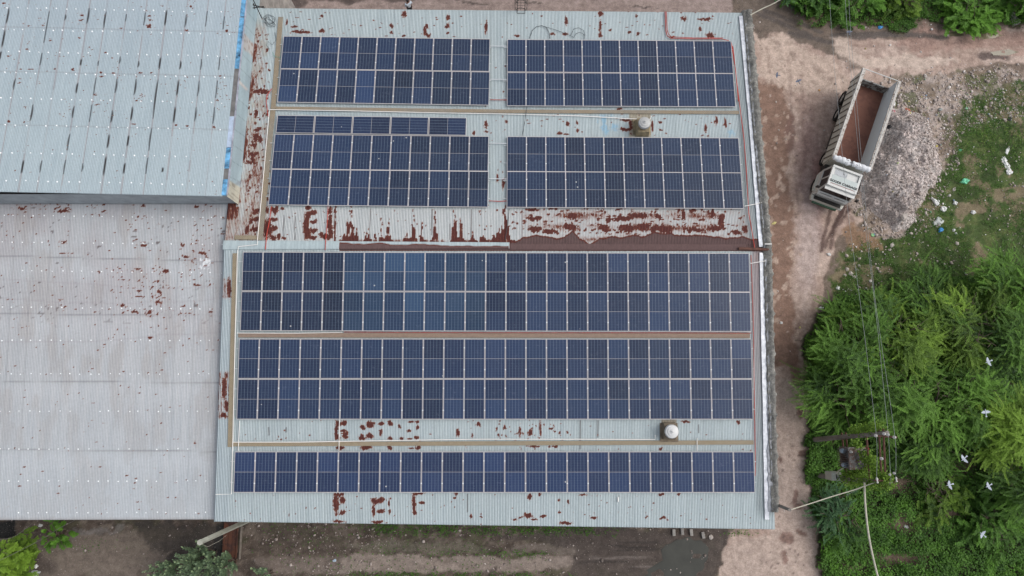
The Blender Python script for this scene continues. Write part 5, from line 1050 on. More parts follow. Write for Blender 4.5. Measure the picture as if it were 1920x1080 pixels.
# ------------------------------------------------------------------ stone heap, pebbles and debris
hc = atz(1698, 316, 0)
gx = np.arange(-3.4, 3.4, .07); gy = np.arange(-5.2, 5.2, .07); U, V_, q = grid_xy(gx, gy)
Xh, Yh = U + hc.x, V_ + hc.y; pxh, pyh = proj(Xh, Yh, .5)
hp_ = [(1655, 192), (1700, 196), (1745, 220), (1768, 262), (1772, 320), (1745, 362), (1722, 412), (1690, 436), (1655, 412), (1625, 380), (1612, 345), (1640, 270)]
sdv = poly_sd(pxh + (fbm(Xh, Yh, 601) - .5) * 30, pyh + (fbm(Xh + 9, Yh, 602) - .5) * 30, hp_)
hh = np.clip(sdv / 45, -0.3, 1); Zh = 1.35 * (sm(-.05, 1, hh)) + (fbm(Xh * 1.6, Yh * 1.6, 603) - .4) * .8 * sm(0, .4, hh) + (fbm(Xh * 7, Yh * 7, 604, 3) - .5) * .12 * sm(-.05, .2, hh) - .12 * sm(.05, -.1, hh) + gsample(Zg, Xh, Yh)
ch = np.tile(np.array([[.50, .425, .395]]), (len(Xh), 1)); paint(ch, sm(.5, .65, fbm(Xh * 1.3, Yh * 1.3, 605)) * .8, (.60, .54, .51)); paint(ch, sm(.55, .7, fbm(Xh * 2.5, Yh * 2.5, 606)) * .12, (.26, .23, .215)); paint(ch, sm(.5, .7, fbm(Xh * 9, Yh * 9, 607, 2)) * .5, (.5, .45, .42))
t = NT("crushed_stone"); geo = t.n("NewGeometry"); at = t.n("Attribute", attribute_name="soil"); co = at.outputs["Color"]
for sc_, am_ in ((7.0, .35), (15.0, .35), (30.0, .30)):
    vo = t.n('TexVoronoi'); vo.inputs['Scale'].default_value = sc_; t.l(geo.outputs['Position'], vo.inputs['Vector']); sp = t.n('SeparateColor'); t.l(vo.outputs['Color'], sp.inputs[0]); r_ = t.n('MapRange'); t.l(sp.outputs[0], r_.inputs[0]); r_.inputs[3].default_value = 1 - am_; r_.inputs[4].default_value = 1 + am_; co = t.mix(1.0, co, r_.outputs[0], 'MULTIPLY').outputs[0]
t.l(co, t.b.inputs["Base Color"]); t.set(Roughness=.95); nb_ = t.noise(geo.outputs["Position"], 14, 6, .8); t.bump(nb_.outputs[0], .9, .08); HEAPM = t.m
keep = (hh[q] > -.12).any(1); 
heap = np_mesh("gravel_heap", np.stack([Xh, Yh, Zh], 1), q[keep], HEAPM, None, {"soil": ('FLOAT_COLOR', ch), "wet": ('FLOAT', np.zeros(len(Xh)))}, True)
tag(heap, "large grey-pink heap of crushed stone beside the truck", "gravel heap")
def heapz(x, y):
    i = np.clip(((x - hc.x + 3.4) / .07).astype(int), 0, len(gx) - 1); j = np.clip(((y - hc.y + 5.2) / .07).astype(int), 0, len(gy) - 1)
    k = j * len(gx) + i; inn = (np.abs(x - hc.x) < 3.3) & (np.abs(y - hc.y) < 5.1) & (hh[k] > 0); return np.where(inn, Zh[k], gsample(Zg, x, y)), inn
_bm = bmesh.new(); bmesh.ops.create_icosphere(_bm, subdivisions=1, radius=1.0); ICV = np.array([v.co[:] for v in _bm.verts]); ICF = np.array([[v.index for v in f.verts] for f in _bm.faces]); _bm.free()
def pebbles(name, P, R, mat, label, tone):
    n = len(P); sc = RNG.uniform(.55, 1.3, (n, 1, 3)); jv = RNG.uniform(.72, 1.2, (n, len(ICV), 1)); a = RNG.uniform(0, 6.28, n); ca, sa = np.cos(a)[:, None], np.sin(a)[:, None]
    v = ICV[None] * sc * jv * R[:, None, None]; x = v[..., 0] * ca - v[..., 1] * sa; y = v[..., 0] * sa + v[..., 1] * ca; v = np.stack([x, y, v[..., 2] * .75], -1) + P[:, None]
    f = ICF[None] + (np.arange(n) * len(ICV))[:, None, None]
    o = np_mesh(name, v.reshape(-1, 3), f.reshape(-1, 3), mat, None, {"tone": ('FLOAT', np.repeat(tone, len(ICV)))}); tag(o, label, name.replace("_", " "), kind="stuff"); return o
def tonemat(name, stops, rough=.9):
    t = NT(name); at = t.n("Attribute", attribute_name="tone"); r = t.ramp(at.outputs["Fac"], stops); t.l(r.outputs[0], t.b.inputs["Base Color"]); t.set(Roughness=rough); return t.m
mpeb = tonemat("pebble_stone", [(0, (.13, .105, .09)), (.4, (.33, .275, .245)), (.8, (.52, .45, .41)), (1, (.72, .67, .63))])
def scatter(n, x0, x1, y0, y1, prob):
    """sample photo-pixel rectangle, keep by probability function"""
    px = RNG.uniform(x0, x1, n); py = RNG.uniform(y0, y1, n); d = np.array([ray(a, b) for a, b in zip(px, py)]); t = -H / d[:, 2]; x, y = d[:, 0] * t, d[:, 1] * t
    k = RNG.uniform(0, 1, n) < prob(px, py, x, y); return x[k], y[k], px[k], py[k]
def dprob(px, py, x, y):
    d = gsample(DEB, x, y) * .55 + .02; _, inn = heapz(x, y); d = np.where(inn, 1.0, d); d += .10 * gsample(GRA, x, y) * (fbm(x * .6, y * .6, 610) > .55)
    return d * np.clip(.15 + 1.6 * fbm(x * .9, y * .9, 611) - .3, 0, 1)
x, y, px, py = scatter(34000, 1560, 1925, 120, 560, dprob); z, inn = heapz(x, y); R = np.where(inn, RNG.lognormal(-3.25, .45, len(x)), RNG.lognormal(-3.3, .55, len(x))); R = np.clip(R, .015, .13)
pebbles("rubble", np.stack([x, y, z + R * .25], 1), R, mpeb, "loose crushed stone and rubble strewn over the heap and waste ground", RNG.beta(3, 2.2, len(x)))
def sprob(px, py, x, y):
    return np.clip(.16 + .75 * sm(460, 520, px) * sm(840, 700, px) * sm(975, 990, py) + .3 * sm(1095, 1000, px) * (px > 840), 0, 1) * np.clip(fbm(x * 1.2, y * 1.2, 613) * 2.2 - .6, 0, 1) * (px < 1350)
x, y, px, py = scatter(5200, 20, 1350, 976, 1085, sprob); R = np.clip(RNG.lognormal(-3.3, .5, len(x)), .012, .13)
pebbles("gravel", np.stack([x, y, gsample(Zg, x, y) + R * .2], 1), R, mpeb, "scattered stones and brick crumbs in the muddy south yard", RNG.beta(1.8, 3, len(x)))
x, y, px, py = scatter(1500, 1400, 1925, 20, 1080, lambda px, py, x, y: np.where((px < 1540) | (py < 130), .8, .25) * np.clip(fbm(x * .8, y * .8, 615) * 2.5 - 1, 0, 1)); R = np.clip(RNG.lognormal(-3.5, .45, len(x)), .012, .08)
pebbles("road_stones", np.stack([x, y, gsample(Zg, x, y) + R * .2], 1), R, mpeb, "small pale stones lying loose on the dirt road", RNG.beta(3, 1.6, len(x)))
x, y, px, py = scatter(5200, 1555, 1905, 20, 620, lambda px, py, x, y: np.clip(.9 * np.exp(-((px - 1735) / 28) ** 2 - ((py - 215) / 45) ** 2) + .8 * np.exp(-((px - 1600) / 30) ** 2 - ((py - 550) / 22) ** 2) + .6 * np.exp(-((px - 1850) / 40) ** 2 - ((py - 215) / 30) ** 2) + .9 * np.exp(-((px - 1770) / 22) ** 2 - ((py - 395) / 28) ** 2) + .05 * gsample(DEB, x, y) + .035, 0, 1) * .5); R = np.clip(RNG.lognormal(-3.1, .45, len(x)), .02, .12)
z, inn = heapz(x, y)
pebbles("litter", np.stack([x, y, z + .04], 1), R, tonemat("mixed_litter", [(0, (.75, .76, .76)), (.55, (.62, .58, .54)), (.7, (.35, .33, .33)), (.82, (.12, .28, .45)), (.86, (.5, .16, .09)), (.9, (.16, .45, .30)), (.95, (.6, .5, .1)), (1, (.08, .08, .09))], .6), "bits of white and coloured rubbish among the debris", RNG.uniform(0, 1, len(x)))

def crumple(name, px, py, sx, sy, h, mat, label, cat, rot=0., z=None, sub=3):
    p = gpos(px, py); zz, _ = heapz(np.array([p.x]), np.array([p.y])); r = random.Random(int(px * 7 + py)); bm = bmesh.new(); bmesh.ops.create_icosphere(bm, subdivisions=sub, radius=1.0); mb = MB()
    ph = [r.uniform(0, 6.28) for _ in range(6)]
    for v in bm.verts:
        c = v.co; k = 1 + .22 * math.sin(c.x * 3.1 + ph[0]) * math.sin(c.y * 4.3 + ph[1]) + .14 * math.sin(c.x * 7 + ph[2]) * math.sin(c.y * 8 + ph[3]) + r.uniform(-.07, .07)
        mb.v.append((c.x * sx * k, c.y * sy * k, max(c.z, -.25) * h * (k + .25 * math.sin(c.x * 6 + ph[4]))))
    for f in bm.faces: mb.f.append(tuple(v.index for v in f.verts)); mb.m.append(0)
    bm.free(); o = mb.build(name, mat, None, (p.x, p.y, (float(zz[0]) if z is None else z) + h * .3)); o.rotation_euler.z = rot; tag(o, label, cat); return o
plas = lambda n, c: simple(n, c, .45, 0, .12, 8, .5)
PW_ = plas("white_plastic", (.72, .72, .70)); PG = plas("green_plastic", (.16, .55, .33)); PB = plas("blue_plastic", (.06, .28, .62)); PY = plas("yellow_plastic", (.62, .54, .22)); PR = plas("red_plastic", (.45, .13, .07)); PK = plas("black_plastic", (.02, .02, .025)); PGr = plas("grey_plastic", (.42, .44, .42)); PP = plas("pink_cloth", (.5, .16, .2))
for a in ((1650, 52, .20, .12, .08, PB, "bright blue plastic bag at the edge of the northern verge", "plastic bag", .2), (1808, 340, .30, .20, .14, PG, "mint green plastic bag on the grass right of the heap", "plastic bag", .2), (1762, 432, .20, .14, .10, PB, "blue plastic bag at the foot of a grey sheet", "plastic bag", .8),
          (1757, 417, .40, .26, .10, PGr, "crumpled grey sheet above the blue bag in the grass", "plastic sheet", .5), (1752, 378, .36, .14, .12, PW_, "long white crumpled bag lying diagonally right of the heap", "plastic bag", -.9), (1768, 392, .22, .18, .12, PW_, "rounded white bag at the lower end of the long white one", "plastic bag", .3), (1790, 381, .14, .14, .10, PW_, "small square white bag with trailing strings in the grass", "plastic bag", .3),
          (1824, 398, .17, .14, .09, PW_, "small white bag alone on the grass", "plastic bag", 0), (1787, 432, .12, .10, .08, PW_, "curled white scrap right of the blue bag", "plastic scrap", .4), (1791, 438, .10, .08, .06, PW_, "round white scrap just below the curled one", "plastic scrap", 0), (1885, 305, .20, .50, .06, PW_, "large white sheet draped on the far right grass", "plastic sheet", .35), (1892, 322, .22, .24, .06, PW_, "folded white sheet end below the draped one", "plastic sheet", -.3), (1888, 283, .12, .3, .05, PW_, "narrow white sheet strip at the top of the draped one", "plastic sheet", -.4),
          (1452, 418, .17, .08, .04, PY, "pale yellow packet on the damp road by the parapet", "packet", .4), (1554, 477, .15, .10, .08, PW_, "pale white bottle on the gravel road below the truck", "bottle", -.3), (1637, 441, .14, .11, .05, plas("lime_plastic", (.30, .62, .28)), "lime green lid beside the lower end of the heap", "lid", 0), (1701, 206, .20, .08, .06, PR, "orange red cloth scrap on top of the heap", "cloth scrap", -.4),
          (1668, 214, .15, .13, .11, PP, "pink and white bundle against the truck's right side", "bundle", 0), (1660, 245, .17, .20, .12, PK, "black rubbish bag against the truck's right side", "rubbish bag", .2), (1674, 196, .20, .14, .12, PW_, "white bag at the truck's rear right corner", "plastic bag", .6), (1672, 199, .14, .14, .10, PK, "small black bag behind the truck bed", "rubbish bag", .6),
          (1762, 206, .14, .12, .12, PGr, "pale grey bag upper right of the heap", "plastic bag", 0), (1892, 224, .15, .15, .08, PK, "black plastic scrap at the right among the stones", "plastic scrap", 0), (1801, 281, .12, .08, .05, PG, "small green wrapper near the upper right grass", "wrapper", 0), (1704, 190, .08, .05, .04, PY, "tiny yellow wrapper behind the truck", "wrapper", 0), (1536, 169, .07, .07, .05, plas("orange_plastic", (.62, .35, .13)), "orange scrap on the road left of the truck", "wrapper", 0),
          (1608, 563, .30, .20, .10, PW_, "white bag in the rubbish patch above the big tree", "plastic bag", .4), (1540, 578, .17, .12, .08, PW_, "white bag at the rubbish's left edge beside the road", "plastic bag", .4), (1633, 566, .18, .14, .08, PW_, "white bag on the grass just left of the wires", "plastic bag", 0), (1570, 541, .14, .14, .08, PW_, "white scrap at the top of the rubbish patch", "plastic scrap", 0), (1561, 620, .14, .12, .08, PW_, "white bag under the tree's upper left edge", "plastic bag", 0), (1533, 617, .10, .12, .08, PGr, "grey scrap between road and tree", "plastic scrap", 0),
          (1465, 605, .10, .09, .06, PW_, "white scrap on the damp brown road", "plastic scrap", 0), (1500, 614, .07, .07, .05, PY, "yellow scrap on the right half of the road", "plastic scrap", 0), (65, 1076, .34, .22, .12, PGr, "crumpled pale sack in the bottom left yard", "sack", .3), (68, 1062, .12, .12, .10, PW_, "small white bag above the pale sack", "plastic bag", 0), (77, 985, .14, .10, .07, PW_, "white scrap just below the low shed's eave", "plastic scrap", 0), (627, 1051, .12, .08, .06, plas("pale_blue_plastic", (.45, .55, .65)), "pale blue wrapper in the south yard", "wrapper", .3),
          (1644, 988, .22, .15, .08, PW_, "white bag in the undergrowth left of the pale stones", "plastic bag", .3), (1698, 988, .14, .14, .08, PW_, "round white bag among pale stones in the undergrowth", "plastic bag", .3), (1557, 1060, .12, .12, .08, PGr, "grey white scrap in the bottom undergrowth beside the road", "plastic scrap", .3)):
    crumple(("plastic_bag" if a[7].endswith("bag") else a[7].replace(" ", "_")), *a)
mst = simple("pale_rock", (.47, .42, .38), .9, 0, .3, 6, .5); mst2 = simple("grey_rock", (.33, .30, .28), .9, 0, .3, 6, .5)
for i, a in enumerate(((1672, 460, .34, .24, "broken pale slab above the tree, right of the road"), (1668, 468, .22, .16, "smaller pale chunk below the broken slab"), (1595, 514, .30, .26, "largest pale rock of the cluster beside the wires"), (1588, 505, .22, .20, "pale rock at the upper left of the cluster"), (1606, 506, .24, .20, "pale rock at the upper right of the cluster"), (1601, 520, .22, .18, "pale rock at the foot of the cluster"), (1583, 516, .18, .16, "small pale rock at the cluster's left edge"), (1611, 498, .14, .2, "tall pale rock at the cluster's top"),
          (1810, 183, .17, .15, "round white stone, leftmost of the four in the far grass"), (1818, 182, .17, .17, "round white stone, topmost of the four in the far grass"), (1817, 191, .20, .17, "round white stone, lowest of the four in the far grass"), (1826, 190, .15, .13, "round white stone, rightmost of the four in the far grass"), (1846, 165, .15, .2, "single white stone above the four in the far grass"), (1826, 155, .22, .14, "flat grey stone at the top of the far grass"), (1905, 140, .18, .2, "pale stone at the far right edge of the track"), (1622, 52, .16, .12, "pale stone beside the blue bag on the verge"), (1669, 32, .10, .12, "small white stone in the northern bushes"), (1684, 410, .55, .42, "big pale boulder at the lower tip of the heap"), (1747, 363, .22, .18, "rounded pale stone right of the heap"), (1789, 355, .26, .17, "grey flat stone below the green bag"), (1735, 142, .30, .22, "whitish stone patch behind the truck on the debris"), (1727, 97, .14, .12, "pale stone in the middle of the track"), (1586, 116, .10, .10, "white stone on the track above the truck"), (1455, 191, .13, .10, "cream stone on the road near the parapet"), (1546, 244, .13, .11, "cream stone on the road left of the truck"), (1333, 1007, .26, .24, "round pale stone, rightmost below the eave"))):
    crumple("stone", a[0], a[1], a[2] * .6, a[3] * .6, min(a[2], a[3]) * .38, mst if i != 13 else mst2, a[4], "stone", random.uniform(0, 3), sub=2)
p = gpos(1897, 36); mb = MB(); mb.box(-.28, .28, -.55, .55, 0, .16); o = mb.build("concrete_slab", M['concrete'], None, p); o.rotation_euler.z = .42; tag(o, "broken concrete slab at the top right beside the track", "slab")
for i, (x_, y_, lb) in enumerate(((1263, 998, "grey concrete block, leftmost below the south eave"), (1279, 996, "dark block, second from left below the south eave"), (1296, 998, "grey concrete block, third from left below the south eave"), (1318, 1003, "dark block beside the round stone below the south eave"))):
    p = gpos(x_, y_); mb = MB(); mb.box(-.09, .09, -.2, .2, -.02, .16); o = mb.build("concrete_block", M['concrete'] if i % 2 == 0 else M['wall'], None, p); o.rotation_euler.z = .05 * i; tag(o, lb, "block", "blocks below the south eave")
# rusty channel and kerb in the south-west corner
a, b = gpos(436, 970), gpos(431, 1052)
mb = MB(); d = (b - a).normalized(); s = Vector((-d.y, d.x, 0)) * .42
for (o0, o1, h0, h1) in ((-1, 1, .05, .10), (-1.06, -1.0, .0, .24), (1.0, 1.06, .0, .24), (-.36, -.30, .10, .14), (.30, .36, .10, .14)):
    mb.hexa([a + s * o0 + Vector((0, 0, h0)), a + s * o1 + Vector((0, 0, h0)), b + s * o1 + Vector((0, 0, h0)), b + s * o0 + Vector((0, 0, h0)), a + s * o0 + Vector((0, 0, h1)), a + s * o1 + Vector((0, 0, h1)), b + s * o1 + Vector((0, 0, h1)), b + s * o0 + Vector((0, 0, h1))])
tag(mb.build("steel_channel", wornmat("rusted_plate", (.14, .055, .032), (.07, .032, .025), .5, 2.0, .8)), "wide rusty steel channel lying beside the leaning shrub in the south yard", "steel channel")
mb = MB(); a2, b2 = gpos(453, 975), gpos(449, 1048); mb.tube([a2 + Vector((0, 0, .05)), b2 + Vector((0, 0, .05))], .10, 4); tag(mb.build("concrete_kerb", simple('muddy_concrete', (.17, .145, .12), .9, 0, .35, 4)), "narrow concrete kerb right of the rusty channel", "kerb")

# ------------------------------------------------------------------ poles, transformer, wires
def vpole(name, top, r0, r1, mat, label, base=None):
    b = Vector((top.x, top.y, -.2)) if base is None else base; r = tag(empty(name, (b.x, b.y, 0)), label, "pole"); o = Vector((b.x, b.y, 0)); mb = MB(); mb.tube([b - o, top - o], [r0, r1], 8 if r0 < .14 else 4); mb.build("shaft", mat, r); return r, top - o, o
pl1, tp_, oo = vpole("utility_pole", atz(375, 1017, 9), .17, .14, M['pole'], "tall pale concrete pole rising beside the southwest eave, seen from above")
mb = MB(); mb.tube([tp_ + Vector((.05, -.12, -.1)), tp_ + Vector((.22, -.32, -.5)), tp_ + Vector((.55, -.15, -1.2)), tp_ + Vector((.6, 0, -2))], .006, 4); mb.build("hanging_wire", M['creamcable'], pl1)
mb = MB(); mb.tube([tp_ + Vector((0, 0, -.04)), tp_ + Vector((0, 0, .03))], .16, 6); mb.build("pole_cap", M['pole'], pl1)
pl2, tp2, oo2 = vpole("utility_pole", atz(1481, 956, 9.0), .10, .09, M['polegrey'], "grey pole standing at the parapet's south end, crossing over the dirt road")
def z_at(px, py, z): return atz(px, py, z)
DP = tag(empty("transformer_structure", z_at(1548, 858, 2.0) * 1.0), "double-pole transformer structure overgrown with yellow-green vine", "transformer"); DP.location.z = 0
O = DP.location.copy()
def dtube(name, pts, r, mat, par=None, n=6):
    mb = MB(); mb.tube([Vector(p) - O for p in pts], r, n); o = mb.build(name, mat, par or DP); return o
t1, l1 = z_at(1664, 811.5, 9.2), z_at(1552, 822, 2.2); t2, l2 = z_at(1668, 906, 9.2), z_at(1562, 894.5, 2.2)
ext = lambda t, l: l + (l - t) * (2.4 / 7.0)
dtube("pole", [ext(t1, l1), t1], [.17, .12], M['polegrey']); dtube("pole", [ext(t2, l2), t2], [.17, .12], M['polegrey'])
def lp(t, l, z): return l + (t - l) * ((z - l.z) / (t.z - l.z))
for z in (4.1, 4.6, 7.0, 8.35, 8.8):
    a, b = lp(t1, l1, z), lp(t2, l2, z); d = (b - a).normalized() * .25
    dtube("cross_channel", [a - d, b + d], .055, M['rustiron'], None, 4)
dtube("cross_arm", [z_at(1642, 817, 9.05), z_at(1682, 820, 9.05)], .05, M['rustiron'], None, 4)
dtube("cross_arm", [z_at(1640, 901, 9.05), z_at(1684, 903, 9.05)], .05, M['rustiron'], None, 4)
mins = simple("white_porcelain", (.55, .53, .50), .25, 0, .08, 5, 0)
def insul(p, r=.085, h=.20):
    p = p - O; mb = MB(); mb.lathe(p, [(r * .35, -h), (r * .4, -h * .6), (r * .95, -h * .5), (r * .45, -h * .25), (r, -.02), (r * .55, .04), (r * .3, .08)], 12); mb.build("insulator", mins, DP)
for (x_, y_) in ((1643, 817), (1658.5, 813.5), (1665.5, 815), (1678, 820), (1654, 860)): insul(z_at(x_, y_, 9.35))
for (xa, ya, xb, yb) in ((1643.5, 895, 1645.5, 905), (1670, 897, 1672, 906), (1679.5, 894, 1681, 903)):
    dtube("strain_insulator", [z_at(xa, ya, 9.2), z_at((xa * 2 + xb) / 3, (ya * 2 + yb) / 3, 9.2), z_at((xa + xb * 2) / 3, (ya + yb * 2) / 3, 9.2), z_at(xb, yb, 9.15)], [.03, .07, .035, .06], mins, None, 10)
for (x_, y_) in ((1669, 890), (1677, 887.5)): insul(z_at(x_, y_, 9.3), .07, .12)
# transformer tank
tc = z_at(1611, 860, 5.6); mt = wornmat("weathered_tank_grey", (.20, .19, .185), (.12, .075, .06), .5, 3, .7); mtb = simple("pale_blue_box", (.30, .38, .45), .5, 0, .15, 5)
c_ = tc - O; mb = MB(); mb.box(c_.x - .52, c_.x + .52, c_.y - .60, c_.y + .60, 4.25, 5.45); tank = mb.build("tank", mt, DP)
mb = MB()
for i in range(9): mb.box(c_.x - .72, c_.x - .52, c_.y - .5 + i * .12, c_.y - .47 + i * .12, 4.4, 5.3); mb.box(c_.x + .52, c_.x + .72, c_.y - .5 + i * .12, c_.y - .47 + i * .12, 4.4, 5.3)
mb.build("cooling_fins", mt, tank)
mb = MB(); mb.box(c_.x - .56, c_.x + .56, c_.y - .64, c_.y + .64, 5.45, 5.52); mb.build("tank_lid", mt, tank)
for (dx, dy) in ((.45, .6), (.5, -.62), (-.45, .55)): mb = MB(); mb.lathe((c_.x + dx, c_.y + dy * .7, 5.5), [(.06, 0), (.08, .06), (.05, .1), (.08, .15), (.04, .25)], 8); mb.build("bushing", mins, tank)
mb = MB(); mb.tube([(c_.x + .15, c_.y - .4, 5.85), (c_.x + .15, c_.y + .45, 5.85)], .14, 10); mb.tube([(c_.x + .15, c_.y, 5.5), (c_.x + .15, c_.y, 5.8)], .04, 6); mb.build("conservator", mt, tank)
for (x_, y_) in ((1587, 845.5), (1590, 872)):
    p = z_at(x_, y_, 5.0) - O; mb = MB(); mb.tube([(p.x - .22, p.y, 5.05), (p.x + .42, p.y - .0, 5.0)], .11, 10); mb.lathe((p.x - .22, p.y, 5.02), [(.13, -.16), (.15, 0), (.13, .12), (.05, .16)], 12); mb.build("cable_box", mtb, DP)
mred = simple("red_fuse_carrier", (.42, .02, .03), .5, 0, .2, 5)
for (x_, y_) in ((1624, 840), (1624, 856), (1624, 876)):
    p = z_at(x_, y_, 6.3); q_ = z_at(x_ + 4.5, y_ + 1.5, 6.9); dtube("fuse_carrier", [p, p.lerp(q_, .5) + Vector((0, .08, 0)), q_], [.04, .06, .04], mred)
for (x_, y_) in ((1617, 846), (1617, 862), (1618, 876)): dtube("jumper", [z_at(x_, y_, 5.9), z_at(x_ + 3, y_ - 3, 6.3), z_at(x_ + 8, y_ - 3, 6.6)], .025, M['blackcable'])
p = z_at(1568.5, 893.5, 3.6) - O; mb = MB(); mb.box(p.x - .30, p.x + .30, p.y - .24, p.y + .24, 2.7, 3.6); bx_ = mb.build("distribution_box", simple("pale_grey_box", (.40, .41, .36), .6, 0, .1, 5), DP)
mb = MB(); mb.box(p.x - .03, p.x + .03, p.y - .13, p.y + .13, 3.6, 3.615); mb.build("slot", M['darkiron'], bx_)
mb = MB(); mb.tube([(p.x, p.y + .2, 3.5), (p.x + .03, p.y + .55, 4.4), (p.x + .42, p.y + .95, 5.0)], .04, 6); mb.build("service_cable", M['creamcable'], bx_)
mb = MB(); mb.tube([p + Vector((.3, -.15, -.4)), p + Vector((.6, -.4, -.5)), p + Vector((.9, -.45, .2)), p + Vector((1.1, -.1, .9)), p + Vector((.8, -.2, .3)), p + Vector((.35, -.3, -.2))], .02, 5); mb.build("service_cable", M['creamcable'], bx_)
def line(name, pts, r, mat, label, cat="cable", group=None, n=5):
    P = [Vector(p) for p in pts]; Q_ = []
    for i in range(len(P) - 1):      # Catmull-Rom smoothing
        p0, p1, p2, p3 = P[max(i - 1, 0)], P[i], P[i + 1], P[min(i + 2, len(P) - 1)]
        for k in range(8):
            t = k / 8; Q_.append(.5 * ((2 * p1) + (p2 - p0) * t + (2 * p0 - 5 * p1 + 4 * p2 - p3) * t * t + (3 * p1 - p0 - 3 * p2 + p3) * t ** 3))
    Q_.append(P[-1]); mb = MB(); mb.tube(Q_, r, n); o = mb.build(name, mat); tag(o, label, cat, group); return o
PLn = "overhead power lines"
line("power_line", [z_at(1643.5, 897, 9.25), z_at(1644.5, 860, 9.2), z_at(1643, 815, 9.4), z_at(1632, 720, 9.0), z_at(1620, 620, 8.8), z_at(1608, 530, 8.7), z_at(1588, 380, 8.7), z_at(1574, 230, 8.8), z_at(1561, 80, 9.0), z_at(1554, -60, 9.2), z_at(1550, -400, 9.4)], .009, M['wire'], "westernmost of the three overhead wires running north from the transformer", "power line", PLn)
line("power_line", [z_at(1670, 895, 9.25), z_at(1668, 860, 9.2), z_at(1665.5, 814, 9.4), z_at(1656, 720, 9.0), z_at(1646, 620, 8.8), z_at(1636.5, 540, 8.7), z_at(1620, 400, 8.7), z_at(1602, 200, 8.8), z_at(1589, 60, 9.0), z_at(1583, -60, 9.2), z_at(1575, -400, 9.4)], .009, M['wire'], "middle one of the three overhead wires running north from the transformer", "power line", PLn)
line("power_line", [z_at(1679.5, 892, 9.25), z_at(1680, 860, 9.2), z_at(1678, 819, 9.4), z_at(1664, 720, 9.0), z_at(1649, 620, 8.8), z_at(1638.5, 540, 8.7), z_at(1624, 400, 8.7), z_at(1607, 200, 8.8), z_at(1595, 60, 9.0), z_at(1590, -60, 9.2), z_at(1582, -400, 9.4)], .009, M['wire'], "easternmost of the three overhead wires running north from the transformer", "power line", PLn)
line("service_cable", [z_at(1621, 905, 7.2), z_at(1621.5, 930, 6.9), z_at(1624, 965, 6.7), z_at(1629, 1005, 6.6), z_at(1637, 1045, 6.6), z_at(1650, 1095, 6.7), z_at(1690, 1230, 7.2)], .055, M['creamcable'], "thick cream cable sagging south from the transformer over the undergrowth", "cable", None, 8)
line("service_cable", [z_at(1668, 899, 8.5), z_at(1640, 905, 8.1), z_at(1600, 919, 8.0), z_at(1560, 931, 8.0), z_at(1520, 944, 8.3), z_at(1481, 956, 8.8)], .028, M['creamcable'], "cream cable from the transformer to the grey pole over the road")
line("service_cable", [z_at(1407, 28, 7.6), z_at(1430, 16, 7.6), z_at(1455, 4, 7.8), z_at(1490, -20, 8.1), z_at(1560, -80, 8.6)], .034, M['creamcable'], "cream cable leaving the parapet's north end toward the top of the frame")
line("service_cable", [z_at(140, 976, 6.3), z_at(112, 990, 5.6), z_at(80, 1010, 4.9), z_at(34, 1034, 4.2), z_at(0, 1050, 3.8), z_at(-60, 1075, 3.4)], .012, M['polegrey'], "thin pale cable running from the southwest eave to the bright bush")
line("service_cable", [z_at(-20, 1012, 4.5), z_at(14, 1010, 4.4), z_at(30, 1004, 4.2), z_at(60, 982, 5)], .010, M['polegrey'], "short pale cable at the dark pit in the bottom left corner")
line("service_cable", [z_at(1621, 912, 7.0), z_at(1600, 922, 6.6), z_at(1588, 928, 6.4)], .010, M['wire'], "very thin wire hanging below the transformer's cream cable")

# ------------------------------------------------------------------ birds
mbird = simple("white_feathers", (.46, .50, .56), .8, 0, .12, 12, .1); mbird2 = simple("slate_feathers", (.13, .15, .20), .8, 0, .2, 12, .1)
def bird(px, py, z, rot, span, mat, label, flap=.35):
    r = tag(empty("bird", atz(px, py, z), (0, 0, rot)), label, "bird", "pigeons flying over the trees" if mat is mbird else "dark pigeons over the road")
    mb = MB(); L = span * .42
    mb.tube([(0, -L * .9, 0), (0, -L * .5, 0), (0, 0, 0), (0, L * .35, .01), (0, L * .55, .02), (0, L * .72, .02), (0, L * .85, .01)], [L * .05, L * .12, L * .20, L * .16, L * .09, L * .10, L * .02], 8)
    mb.build("body", mat, r, smooth=True)
    mb = MB(); mb.face([(-L * .05, -L * .5, 0), (L * .05, -L * .5, 0), (L * .22, -L * 1.15, 0), (0, -L * 1.2, 0), (-L * .22, -L * 1.15, 0)]); mb.build("tail", mat, r)
    for s in (-1, 1):
        mb = MB(); h = flap; P = [(s * .03, L * .32, .01), (s * span * .22, L * .45, span * .12 * h), (s * span * .5, L * .05, span * .26 * h), (s * span * .46, -L * .12, span * .24 * h), (s * span * .2, -L * .28, span * .10 * h), (s * .03, -L * .25, .01)]
        top = [(a, b, c + .012) for a, b, c in P]; mb.face(P if s < 0 else P[::-1]); mb.face(top[::-1] if s < 0 else top)
        for i in range(6): j = (i + 1) % 6; mb.face([P[i], P[j], top[j], top[i]])
        mb.build("wing", mat, r)
for (a) in ((1853, 678, 7, 1.9, .54, "white pigeon flying highest, at the right edge of the dark hollow", .5), (1848, 773, 7, .1, .54, "white pigeon with spread wings above the lower right crown", .2), (1807, 860, 6, 2.2, .56, "white pigeon over the brown clearing", .6), (1780, 909, 6, 1.8, .54, "white pigeon left of and below the clearing", .7), (1853, 911, 6, 2.0, .52, "white pigeon beside the lower right crown's edge", .7), (1842, 1002, 5, .9, .52, "white pigeon lowest over the bottom undergrowth", .5)):
    bird(a[0], a[1], a[2], a[3], a[4], mbird, a[5], a[6])
